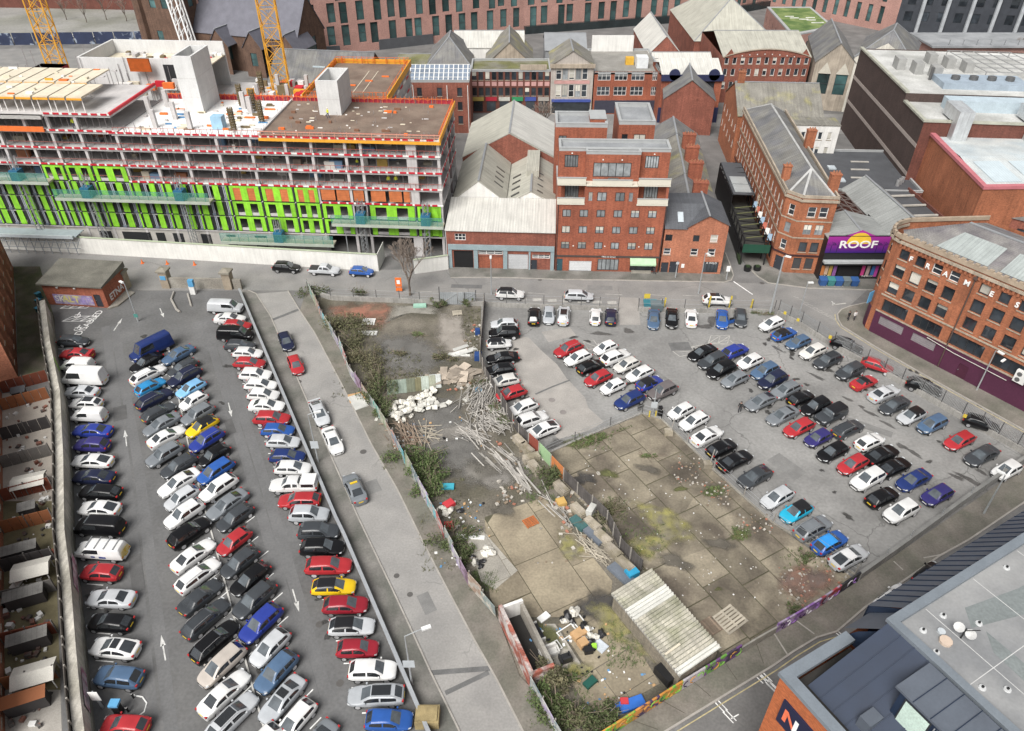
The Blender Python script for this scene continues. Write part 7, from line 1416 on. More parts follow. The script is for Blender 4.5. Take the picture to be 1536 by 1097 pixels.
pile('board_heap','broken boards and cardboard at the plot corner','boards',Qz('E1',900,560),3.6,1.6,15,34,(.8,2.4),mat('board_mix',(.34,.29,.235),.9,var=.2,scale=1.5,rnd=.4),10,60,.5,wd=(.5,1.3),piece='board')
pile('board_heap','grey white boards by the concrete strip','boards',Qz('E1',945,425),1.6,1.0,25,9,(1.2,2.6),mat('board_white',(.55,.55,.52),.9,var=.15,scale=1.5,rnd=.2),11,15,.3,wd=(.5,.9),piece='board')
for k,(x,c) in enumerate(((535,(.13,.16,.12)),(583,(.2,.24,.2)),(632,(.12,.13,.09)),(668,(.14,.13,.07)),(712,(.34,.38,.33)),(752,(.24,.25,.19)),(782,(.45,.47,.45)))):
    g=thing('corrugated_sheet',f'{("dark green", "grey green", "mossy dark", "brown moss", "pale green", "olive", "white")[k]} sheet leaning in a line, {ORD[k]} from the bushes','sheet',Qz('E1',x,660-k*6),R(8),'leaning sheets');mb=MB();cols=9
    for i in range(cols):zx=.03*(-1) ** i;mb.v+=[(-.75+1.5*i/(cols-1),0+zx,.05),(-.75+1.5*i/(cols-1),1.9+zx,.9)]
    mb.f=[(2*i,2*i+2,2*i+3,2*i+1) for i in range(cols-1)];mb.build('sheet',mat('sheet_%d' % k,c,.8,var=.2,scale=1.2,fine=.15),g);part('prop',wood,g,(-.05,.05,1.7,1.85,0,.85))
# rubble sacks: each a knotted sack
def sack_mesh(seed):
    r2=random.Random(seed);bm=bmesh.new();bmesh.ops.create_icosphere(bm,subdivisions=2,radius=.42)
    for v in bm.verts:
        q=1+r2.uniform(-.3,.26);v.co=Vector((v.co.x*q*1.3+r2.uniform(-.06,.06),v.co.y*q*.9,max(-.2,v.co.z*q*.62)))
        if v.co.z>.25:v.co.x *= .5;v.co.y *= .5;v.co.z+=.1
    me=bpy.data.meshes.new('sack');bm.to_mesh(me);bm.free();return me
sack_m=mat('white_sack',(.6,.58,.52),.8,var=.28,scale=3.5,fine=.15,rnd=.25);black_s=mat('black_sack',(.02,.02,.022),.35,var=.2,scale=3.,rnd=.2)
sk=[sack_mesh(i) for i in range(5)];skb=[m_.copy() for m_ in sk]
for m_ in sk:m_.materials.append(sack_m)
for m_ in skb:m_.materials.append(black_s)
def sacks(lab,zn,pts,meshes,seed,sc=1.,cat='bag',name='rubble_sack'):
    r2=random.Random(seed)
    for k,(x,y,z) in enumerate(pts):
        c=Qz(zn,x,y);o=link(name,meshes[k % 5],loc=(c.x,c.y,.24*sc+z),rz=r2.uniform(0,6));s=sc*r2.uniform(.8,1.25);o.scale=(s,s,s);tag(o,lab,cat,lab.split(' in ')[0]+'s')
r2=random.Random(17)
sacks('white rubble sack in the big heap beside the leaning sheets','E1',[(535+i*22+r2.uniform(-12,12),760-i*9+j*24+r2.uniform(-9,9),.1+(j==0)*.3) for i in range(12) for j in (-1.2,0,1.2)]+[(560,800,0),(600,810,0),(580,825,0),(640,790,0)],sk,3,.85)
pile('board_heap','torn white sheets and flattened bags among the rubble sacks','rubbish',Qz('E1',660,745),4.2,1.3,18,60,(.4,1.3),mat('torn_white',(.56,.55,.5),.85,var=.25,scale=2.5,rnd=.3),12,80,.6,wd=(.3,.9),piece='sheet')
sacks('black rubbish sack in the pile beside the block shed','E4',[(680,170,0),(755,185,0),(905,370,.3),(880,420,0),(935,400,0),(1000,300,0),(990,285,.2),(850,240,.2),(720,150,.3)],skb,4,.85)
sacks('white rubbish sack in the pile beside the block shed','E4',[(740,140,.2),(760,120,.3),(790,110,.1),(700,185,.1),(880,260,.3),(900,300,.2),(820,270,.1),(940,320,.1),(860,330,.1)],sk,5,.8)
sacks('white rubbish sack in the pile by the lane hoarding','E2',[(185,310,0),(170,290,.2),(430,520,0),(445,545,.2),(410,545,0),(350,590,0),(215,300,.1)],sk,6,.9)
sacks('black rubbish sack in the pile by the lane hoarding','E2',[(370,600,.1),(390,620,0),(270,300,0),(340,575,.2),(400,590,0)],skb,7,.8)
def boxy(name,label,cat,c,dims,ang,m_,lid=None,z=.06,group=None):
    g=thing(name,label,cat,(c.x,c.y,z),R(ang),group);a,b,h=dims;MB().box(-a,a,-b,b,0,h).build('body',m_,g);MB().box(-a*.96,a*.96,-b*.96,b*.96,h,h+.04).build('top',lid or m_,g);return g
card=mat('cardboard',(.48,.3,.15),.9,var=.12,scale=2.)
for k,(x,y,d_,a,m_,lb) in enumerate(((845,375,(.45,.4,.6),30,card,'brown cardboard box among the rubbish by the shed'),(810,295,(.7,.45,.5),35,card,'long cardboard box behind the white sacks'),(970,370,(.9,.5,.15),-45,mat('poly_sheet',(.5,.54,.58),.4),'folded clear plastic sheet by the rubbish pile'),(525,150,(.6,.35,.15),40,frame_w,'white panel lying above the sofa'),(890,430,(.4,.3,.5),10,blk,'black crate at the foot of the rubbish pile'),(935,400,(.25,.2,.5),0,plain('lime',(.3,.6,.05),.6),'lime green carrier beside the black crate'))):boxy('rubbish_box',lb,'box',Qz('E4',x,y),d_,a,m_)
# frames
for k,(x,y,a) in enumerate(((715,265,35),(820,190,120),(590,400,30))):
    g=thing('window_surround',f'discarded white window frame, {("below the sacks", "leaning above the sacks", "beside the black armchair")[k]}','frame',Qz('E4',x,y,.1),R(a));part('stile',frame_w,g,(-.9,-.8,-.5,.5,0,.08),(.8,.9,-.5,.5,0,.08));part('rail',frame_w,g,(-.8,.8,-.5,-.4,0,.08),(-.8,.8,.4,.5,0,.08))
def seat(name,label,c,ang,w_,m_,cm):
    g=thing(name,label,'sofa' if w_>1.2 else 'armchair',(c.x,c.y,.06),R(ang));part('base',m_,g,(-w_/2,w_/2,-.4,.4,.1,.4));part('backrest',m_,g,(-w_/2,w_/2,.25,.45,.4,.95));part('arm',m_,g,(-w_/2-.15,-w_/2,-.4,.45,.1,.65));part('arm',m_,g,(w_/2,w_/2+.15,-.4,.45,.1,.65));part('cushion',cm,g,(-w_/2+.05,w_/2-.05,-.38,.24,.4,.52))
    for sx in (-1,1):part('foot',blk,g,(sx*w_/2-.05,sx*w_/2+.05,-.3,-.2,0,.1))
seat('sofa','black and white sofa dumped beside the brick ruin',Qz('E4',470,290),115,1.7,mat('sofa_white',(.62,.61,.58),.8),mat('leather_black',(.025,.025,.027),.4));seat('armchair','black leather armchair dumped below the white furniture',Qz('E4',700,500),200,.8,mat('leather_black',(.025,.025,.027)),mat('leather_black',(.025,.025,.027)))
seat('sofa','upturned white sofa beside the black armchair',Qz('E4',570,450),20,1.5,mat('sofa_white',(.62,.61,.58)),mat('sofa_white',(.62,.61,.58)))
blkm=mat('concrete_block',(.36,.32,.26),.92,var=.2,scale=1.,fine=.18,col2=(.24,.21,.15),mixscale=.8,rnd=.15)
for k,(zn,x,y,a) in enumerate((('E2',850,180,125),('E2',950,310,125),('E2',1030,390,128),('E2',1090,465,128),('E2',1150,545,128),('E2',1215,620,128),('E1',1265,945,125),('E1',1305,990,128),('E1',1330,1040,20),('E2',700,60,120))):
    g=thing('concrete_block',f'rough concrete block set along the rusty fence, {ORD[k]} of the scattered blocks','block',Qz(zn,x,y),R(a),'blocks along the rusty fence');bm_=MB().box(-1.0,1.0,-.45,.45,0,.85).box(-.9,.9,-.36,.36,.85,.95).box(-1.06,-1.0,-.3,.3,.2,.6).build('block',blkm,g)
for k,(zn,x,y,dx,dy,dz,a,m_,lb) in enumerate((('E2',1015,425,1.9,.45,.35,128,mat('steel_grey_sheet',(.14,.16,.19),.6,var=.15),'dark grey steel trough by the fence blocks'),('E2',1200,670,1.6,.6,.3,128,mat('steel_grey_sheet',(.14,.16,.19)),'grey blue sheet pile beside the shed corner'),('E2',950,375,1.0,.5,.45,128,mat('teal_dark',(.05,.12,.12),.6),'dark teal metal frame by the trough'),('E2',1020,320,.7,.35,1.2,60,mat('pale_panel',(.5,.5,.47),.8),'pale panel leaning on the rusty fence'),('E2',1255,665,.6,.5,.7,30,plain('tarp_blue',(.03,.3,.5),.6),'bright blue bag next to the shed roof'),('E2',850,255,.5,.5,.5,20,plain('pallet_tan',(.5,.32,.1),.8),'tan sack among the fence blocks'),
        ('E4',1210,880,1.6,.5,.25,20,plain('tarp_blue2',(.03,.14,.5),.6),'bright blue tarpaulin by the mural wall'),('E4',1185,850,.35,.3,.35,0,plain('rag_red',(.5,.04,.05),.7),'red bag on the blue tarpaulin'),('E4',905,690,.6,.35,.3,40,plain('dark_green_bin',(.01,.08,.06),.6),'dark green crate on the bare slab'),('E4',1515,640,.5,.9,.9,35,blk,'black bin standing at the shed corner'),('E1',690,155,1.0,.4,.3,5,plain('pale_green_sheet',(.3,.5,.4),.7),'pale green sheet under the street fence'),('E1',390,310,1.4,.5,.1,0,frame_w,'white board beside the big bush'),('E1',1030,640,.5,.4,.3,0,plain('tarp_blue',(.03,.3,.5)),'small blue bag at the top of the plank heap'),('E2',200,160,.7,.4,.25,0,plain('tarp_cyan',(.05,.35,.45),.6),'cyan bag below the lane bushes'),('E2',205,265,.6,.45,.45,40,plain('rag_red',(.5,.04,.05)),'red chair wreck by the lane hoarding'),('E2',205,385,.5,.4,.35,10,plain('rag_red',(.5,.04,.05)),'red cloth beside the lane hoarding'),('E1',1022,315,.35,.35,.9,0,plain('drum_blue',(.02,.06,.2),.6),'dark blue drum at the rusty fence'),('E1',1025,455,.5,.6,.8,0,plain('drum_blue',(.02,.06,.2)),'dark blue crate at the rusty fence'),('E1',335,705,1.5,.9,.06,-60,mat('pale_panel',(.5,.5,.47)),'white panel fallen on the lane pavement'),('E1',330,680,1.1,.9,.05,20,card,'brown board fallen on the lane pavement'),('E2',330,450,1.5,.25,.1,-5,frame_w,'white gutter length on the small slab'))):
    boxy('dumped_item',lb,lb.split(' ')[-1] if False else 'rubbish',Qz(zn,x,y),(dx,dy,dz),a,m_,z=.06 if k<18 else .13)
def pallet(c,ang,m_,lab,s=1.):
    g=thing('pallet',lab,'pallet',(c.x,c.y,.06),R(ang))
    for k in range(7):part('slat',m_,g,(-.6*s,.6*s,(-.5+k*.155)*s,(-.5+k*.155+.1)*s,.1,.125))
    for k in range(3):part('bearer',m_,g,((-.6+k*.55)*s,(-.6+k*.55+.1)*s,-.5*s,.55*s,0,.1))
pallet(Qz('E2',675,362),30,plain('pallet_rust',(.42,.13,.04),.8),'orange wooden pallet on the bare concrete slab',1.2);pallet(Qz('E1',905,195),10,wood2,'pale wooden pallet on the concrete strip',1.2);pallet(Qz('E3',850,970),35,wood2,'large pale pallet on the mossy slabs beside the shed',2.2);pallet(Qz('E1',395,245),0,frame_w,'white slatted pallet on the red floor',1.6);pallet(Qz('E3',755,1000),120,mat('brown_board',(.26,.2,.15)),'broken brown pallet next to the shed roof',1.4)
for k,(zn,x,y) in enumerate((('E3',735,200),('E3',540,40))):g=thing('concrete_footing',('concrete post footing beside the black cars','broken concrete footing at the plot top')[k],'footing',Qz(zn,x,y));part('block',blkm,g,(-.5,.5,-.4,.4,0,.7));MB().beam((.3,0,.7),(.5,.1,2.6),.1).build('stake',wood,g)
# rubble and small litter
def scatter(name,n,region,seed,cols,smin,smax,z=.05):
    r2=random.Random(seed);groups={};n=int(n*.75)
    for k in range(n):
        zn,x0,x1,y0,y1=r2.choice(region);c=Qz(zn,r2.uniform(x0,x1),r2.uniform(y0,y1));s=r2.uniform(smin,smax);mi=r2.choice(range(len(cols)));mb=groups.setdefault(mi,MB())
        mb.box(-s,s,-s*r2.uniform(.4,1),s*.8,0,s*r2.uniform(.4,1.1),Matrix.Translation((c.x,c.y,z)) @ Matrix.Rotation(r2.uniform(0,6),4,'Z') @ Matrix.Rotation(r2.uniform(-.4,.4),4,'X'))
    for mi,mb in groups.items():mb.build(name,cols[mi],kind='stuff')
rub=[mat('rubble_pale',(.45,.42,.37),.9,var=.2,scale=3.),mat('rubble_grey',(.3,.28,.25),.9,var=.2,scale=3.),mat('rubble_brown',(.22,.17,.12),.9,var=.2,scale=3.),mat('rubble_red',(.35,.15,.1),.9,var=.2,scale=3.),frame_w]
scatter('rubble',420,[('E1',820,1050,520,640),('E1',540,720,900,980),('E1',950,1050,260,420),('E2',480,640,130,260),('E2',700,1150,60,600),('E1',1080,1400,900,1080),('E2',850,1000,180,420)],5,[rub[0],rub[1],rub[2],rub[1],rub[0],rub[2],rub[3]],.06,.24)
scatter('rubble',380,[('E3',1180,1440,640,800),('E3',880,1060,440,540),('E3',560,700,150,300),('E3',700,850,270,400),('E3',1080,1250,700,900)],6,[rub[0],rub[1],rub[2],rub[2],rub[3]],.04,.13,.1)
scatter('litter',300,[('E4',380,1100,120,520),('E4',600,1500,560,960),('E2',130,450,230,640),('E1',500,1100,560,960)],7,[frame_w,card,black_s,plain('lit_blue',(.1,.25,.45)),frame_w],.04,.16,.07)
scatter('litter',160,[('E3',120,480,120,480),('E3',300,800,300,800),('E3',600,1000,520,860)],8,[frame_w,rub[0]],.03,.08,.1)
# ================================================================ VEGETATION
def leafmat(name,c,c2):return mat(name,c,.8,var=.35,scale=1.6,fine=.3,col2=c2,mixscale=1.1,mixw=.2)
lg=[leafmat('leaf_green',(.095,.12,.045),(.06,.075,.03)),leafmat('leaf_olive',(.14,.14,.07),(.095,.095,.05)),leafmat('leaf_brown',(.16,.14,.08),(.105,.11,.055)),leafmat('leaf_fresh',(.11,.16,.05),(.07,.095,.035))]
def bush(c,rx,ry,h,n,m_,label,seed,name='shrub',ang=0.,leaf=.16,group='shrubs on the waste plot',twig=.3):
    r2=random.Random(seed);t=thing(name,label,'shrub',(c.x,c.y,0),R(ang),group);mb=MB();blobs=[(r2.gauss(0,rx*.42),r2.gauss(0,ry*.42),h*r2.uniform(.3,.62),r2.uniform(.25,.5)) for _ in range(9)]
    for k in range(n):
        bx,by,bz,br=r2.choice(blobs);v=Vector((r2.gauss(0,1),r2.gauss(0,1),r2.gauss(0,1))).normalized()*(r2.random() ** .4);p=Vector((bx+v.x*rx*br,by+v.y*ry*br,max(.05,bz+v.z*h*.42)))
        nrm=Vector((r2.gauss(0,1),r2.gauss(0,1),r2.gauss(.6,1))).normalized();a=nrm.orthogonal().normalized();b=nrm.cross(a);s=leaf*r2.uniform(.6,1.5);th=r2.uniform(0,6);a,b=a*math.cos(th)+b*math.sin(th),b*math.cos(th)-a*math.sin(th)
        mb.add([p-a*s,p+b*s*.5,p+a*s,p-b*s*.5],[(0,1,2,3)])
    mb.build('foliage',m_,t);st=MB()
    for k in range(34):
        bx,by,bz,br=r2.choice(blobs);e=Vector((bx*1.25+r2.gauss(0,.5),by*1.25+r2.gauss(0,.5),bz+h*r2.uniform(.1,.62)));st.tube([(bx*.3,by*.3,0),(bx*.6,by*.6,bz*.6),e],[.04,.03,.018],4)
    st.build('stems',mat('twig',(.2,.16,.12),.9),t);return t
B_=[('E1',250,290,3.6,4.2,2.6,2600,1,'big round olive shrub below the red floor',115),('E1',330,365,2.4,2.6,1.8,900,1,'olive shrub against the big round one',115),('E1',400,480,3.0,3.2,2.0,1500,2,'brown green shrub half way along the hoarding',115),('E1',460,590,2.8,2.6,1.8,1300,1,'olive shrub beside the leaning sheets',115),('E1',460,680,2.6,2.6,2.2,1500,0,'dark green shrub beside the white sacks',115),('E1',490,755,1.8,2.0,1.5,800,0,'small dark shrub at the end of the white sacks',115),
  ('E1',670,1030,2.6,3.0,1.6,1300,3,'fresh green shrub below the brown boards',115),('E2',80,70,2.2,3.0,1.7,1400,3,'fresh green shrub above the cyan bag',115),('E2',120,190,2.0,2.6,1.4,1100,3,'fresh green shrub at the cyan bag',115),('E2',250,470,1.9,3.0,1.5,1300,0,'dark green shrub by the white gutter',120),('E2',300,560,1.3,1.6,1.2,600,0,'small dark shrub above the green rubbish',120),
  ('E4',590,640,2.0,2.4,2.2,1500,2,'dense brown shrub in front of the brick ruin',0),('E4',590,850,2.2,2.6,1.4,1500,3,'bright green bramble at the bottom hoarding',0),('E4',660,980,2.6,2.2,1.5,1400,0,'green bramble in the bottom corner',0),('E4',800,1020,2.4,1.6,1.3,1100,1,'olive bramble behind the mural wall',0),('E4',960,950,2.2,1.6,1.3,1000,0,'green bramble with pale litter near the tarpaulin',0),('E4',1090,900,1.3,1.0,.9,500,0,'small bramble left of the tarpaulin',0),('E4',700,640,1.2,1.0,1.0,500,3,'green weed clump beside the dense brown shrub',0),
  ('E2',790,110,1.6,2.2,1.6,1000,0,'dark green shrub at the rusty fence blocks',125),('E2',1110,300,1.2,2.6,.9,700,1,'low olive weeds along the far side of the rusty fence',125),('E1',85,85,2.4,1.4,1.6,700,0,'green shrub at the street corner of the hoarding',0),('E1',345,95,1.2,.7,1.5,350,0,'slim shrub growing through the street fence',0),('E1',800,150,1.3,.9,1.3,450,0,'green shrub left of the plot gate',0),('E1',950,145,1.3,.9,1.4,450,0,'green shrub right of the plot gate',0),('E1',830,460,2.0,1.4,1.0,600,1,'olive weeds beside the pale concrete strip',0),
  ('E1',570,430,1.6,.9,.8,350,1,'weed patch in the middle of the bare ground',0),('E1',700,315,1.8,.8,.3,300,3,'flat grass tuft on the bare ground',0),('E3',1225,660,.8,.8,.9,350,3,'green weed at the broken brick floor',0),('E3',1170,920,1.2,.8,.8,400,0,'weed clump at the mural wall end',0),('E3',250,450,1.4,2.4,.8,600,1,'olive weeds beside the mossy slabs',125),('E1',1150,800,2.4,1.4,1.0,500,3,'green brambles growing through the plank heap',120),('E1',1040,610,1.5,1.0,1.0,400,0,'dark brambles above the plank heap',0),('E3',160,70,3.6,.7,.35,500,3,'strip of grass along the low plot fence',25),('E3',440,150,1.0,.5,.3,200,3,'grass tuft in the slab joint',20),('D0',20,885,1.8,.6,.6,300,3,'bright grass at the floodlight mast',0)]
for k,(zn,x,y,rx,ry,h,n,mi,lb,an) in enumerate(B_):bush(Qz(zn,x,y),rx,ry,h,int(n*.95),lg[mi],lb,100+k,ang=an,name='grass_tuft' if 'grass' in lb else 'shrub',leaf=.13 if h>1 else .1)
# sparse weeds
def weeds(n,region,seed,m_,s=.12,z=.03):
    r2=random.Random(seed);mb=MB()
    for k in range(n):
        zn,x0,x1,y0,y1=r2.choice(region);c=Qz(zn,r2.uniform(x0,x1),r2.uniform(y0,y1))
        for q in range(7):
            a=r2.uniform(0,6.28);l=s*r2.uniform(.6,1.8);p=Vector((c.x+r2.gauss(0,.12),c.y+r2.gauss(0,.12),z));e=p+Vector((math.cos(a)*l*.7,math.sin(a)*l*.7,l));w_=Vector((-math.sin(a),math.cos(a),0))*.035
            mb.add([p-w_,p+w_,e],[(0,1,2)])
    mb.build('weeds',m_,kind='stuff')
weeds(700,[('E1',180,480,220,700),('E1',550,760,540,640),('E1',480,700,940,1100),('E2',40,330,100,640),('E1',940,1040,170,420),('E1',420,700,420,560)],31,lg[1],.2)
weeds(500,[('E4',420,900,560,1060),('E4',1050,1350,180,560),('E2',640,860,40,260),('E2',330,480,640,760)],32,lg[3],.18)
weeds(420,[('E3',60,260,40,120),('E3',300,520,480,660),('E3',180,330,360,560),('E3',860,960,500,570),('E3',720,820,300,350),('E3',1100,1440,620,720)],33,lg[3],.12,.1)
# bare trees
def bare_tree(c,h,seed,label,spread=.5,depth=6,name='bare_tree',r0=.16,stems=5):
    r2=random.Random(seed);t=thing(name,label,'tree',(c.x,c.y,0));tr=MB();cr=MB()
    def grow(p,d,l,r,k):
        q=p+d*l;mid=p+d*l*.5+Vector((r2.gauss(0,.05),r2.gauss(0,.05),0))*l;(tr if k>=depth-1 else cr).tube([p,mid,q],[max(r,.028),max(r*.85,.026),max(r*.7,.022)],6 if k>2 else 4,False)
        if k<=0:return
        for _ in range(r2.choice((2,3,3)) if k<depth else stems):
            nd=(d+Vector((r2.gauss(0,spread*.62),r2.gauss(0,spread*.62),r2.uniform(.05,.35)))).normalized();grow(q,nd,l*r2.uniform(.66,.9),r*.64,k-1)
    grow(Vector((0,0,0)),Vector((0,0,1)),h*.24,r0,depth);bk=mat('bark',(.13,.105,.085),.9,var=.2,scale=3.);tr.build('trunk',bk,t);cr.build('crown',mat('twigs_brown',(.22,.18,.15),.9),t);return t
bare_tree(Q('B0',902,782),9.6,3,'bare winter tree standing at the main street kerb',  .62,6,r0=.22)
for k,(px,py) in enumerate(((100,30),(130,34),(160,30),(190,32),(215,30),(60,30),(1520,95))):bare_tree(P(px,py),9+k % 3,20+k,f'bare tree on the far embankment, {ORD[k]} from the yellow crane' if k<6 else 'bare tree beyond the theatre roof',.6,4,r0=.16,stems=4)
bare_tree(P(815,205),9,44,'bare tree between warehouse roof and stone shop',.6,5,r0=.2)
# people, skip and sign post
person(Q('D0',518,925),(.02,.02,.02),(.03,.03,.035),'person in black clothes walking on the corner by the brick warehouse',head=200,group='people');person(Q('D0',553,925),(.6,.58,.56),(.03,.03,.035),'person in white top walking on the corner by the brick warehouse',head=190,group='people');person(Q('C1',1338,455),(.015,.015,.016),(.02,.02,.022),'person in black crossing the pale car park',head=150,group='people');person(Q('C0',848,660),(.05,.05,.06),(.05,.05,.06),'person in dark clothes by the green awning',head=90,group='people')
for k,(x,y,m_,lb) in enumerate(((820,855,plain('skip_teal',(.03,.16,.2),.6),'teal wheeled skip by the car park entrance'),(860,862,wk,'grey bin beside the teal skip'))):g=thing('skip_bin',lb,'bin',Q('C0',x,y+5),R(-3));MB().add([(-.8,-.5,.15),(.8,-.5,.15),(.8,.5,.15),(-.8,.5,.15),(-1,-.6,1.3),(1,-.6,1.3),(1,.6,1.3),(-1,.6,1.3)],[(0,1,5,4),(1,2,6,5),(2,3,7,6),(3,0,4,7),(0,3,2,1)]).build('body',m_,g);MB().add([(-1.02,-.62,1.3),(1.02,-.62,1.3),(1.02,.62,1.5),(-1.02,.62,1.5)],[(0,1,2,3)]).build('lid',m_,g);part('wheel',blk,g,(-.7,-.5,-.5,-.3,0,.16),(.5,.7,-.5,-.3,0,.16))
g=thing('yellow_sign','yellow notice on the fence above the teal skip','sign',Q('C0',800,850));part('plate',yb,g,(-.45,.45,-.04,0,1.7,2.5));part('pole',galv,g,(-.05,.05,.0,.1,0,1.9))
g=post('tariff_post','grey tariff post with yellow bollards at the end of the small block',Q('C1',840,470),4.2,'sign',sign=(.8,1.0,1.2,sgg));part('meter',blk,g,(.6,1.1,-.3,.2,0,1.4));part('guard',yb,g,(-.6,-.45,-.5,-.35,0,1.0));part('guard',yb,g,(.2,.35,-.5,-.35,0,1.0))

# ================================================================ CARS
paint_m=mat('car_paint',(1,1,1),.28,objcol=True,var=.09,scale=1.1,fine=.03,coat=.22,rnd=.08,spec=.28)
glass_m=mat('car_glass',(.018,.02,.022),.06,var=0,fine=0,spec=.8,coat=.3)
screen_m=mat('windscreen_glass',(.075,.088,.098),.07,var=.35,scale=1.4,fine=0,spec=.9,coat=.5)  # grey-blue base colour paints in sky reflection, plus dashboard and dust
tyre_m=plain('tyre_rubber',(.018,.018,.018),.85)
rim_m=plain('alloy',(.5,.5,.51),.4,.4,rnd=.5)
lamp_m=plain('headlamp',(.62,.64,.66),.1,coat=.5)
tail_m=plain('tail_lamp',(.42,.02,.02),.2,coat=.4)
plate_w=plain('plate_white',(.75,.75,.74),.5);plate_y=plain('plate_yellow',(.72,.5,.03),.5)
trim_m=plain('black_trim',(.02,.02,.021),.55)
chrome_m=plain('rail_metal',(.45,.46,.47),.35,.6)
CARS={}
def lerp(pts,x):
    """pts sorted by falling x"""
    if x>=pts[0][0]:return pts[0][1]
    for (a,u),(b,v) in zip(pts,pts[1:]):
        if b<=x<=a:return u+(v-u)*(a-x)/(a-b) if a>b else v
    return pts[-1][1]
#          L     W     H    hood  cowl  rfront rrear rglass deck  sill wheel  fa    ra
SPEC={
 'hatch':(4.15,1.80,1.47,.90,1.02,.28,-1.42,-1.92,1.02,.24,.33,1.32,-1.28),
 'mini': (3.75,1.70,1.50,.92,.98,.36,-1.25,-1.72,1.02,.24,.31,1.2,-1.18),
 'suv':  (4.45,1.86,1.68,1.02,1.06,.38,-1.55,-2.05,1.12,.30,.37,1.38,-1.32),
 'saloon':(4.72,1.84,1.43,.88,1.12,.30,-.92,-1.62,1.02,.22,.33,1.42,-1.38),
 'estate':(4.72,1.84,1.47,.89,1.18,.42,-1.65,-2.18,1.02,.23,.33,1.45,-1.38),
 'coupe':(4.62,1.88,1.50,.94,1.12,.22,-.95,-2.02,1.08,.25,.36,1.42,-1.38),
 'mpv':  (4.40,1.82,1.64,.98,1.32,.52,-1.62,-2.08,1.06,.24,.33,1.36,-1.34),
 'van':  (5.00,1.94,1.96,1.12,1.72,1.12,-2.30,-2.46,1.0,.28,.34,1.62,-1.5),
 'bigvan':(5.90,2.04,2.50,1.22,2.20,1.62,-2.78,-2.92,1.1,.30,.36,2.0,-1.75),
 'smallvan':(4.35,1.82,1.82,1.02,1.42,.78,-1.98,-2.13,1.0,.25,.33,1.42,-1.3),
 'pickup':(5.30,1.88,1.82,1.12,1.25,.62,-.62,-.92,1.12,.40,.39,1.65,-1.6),
 'jeep': (4.30,1.88,1.84,1.12,.88,.62,-1.92,-2.08,1.2,.42,.41,1.4,-1.3),
 'roadster':(4.0,1.76,1.36,.86,.92,.22,-.62,-1.15,.98,.22,.32,1.25,-1.2),
}
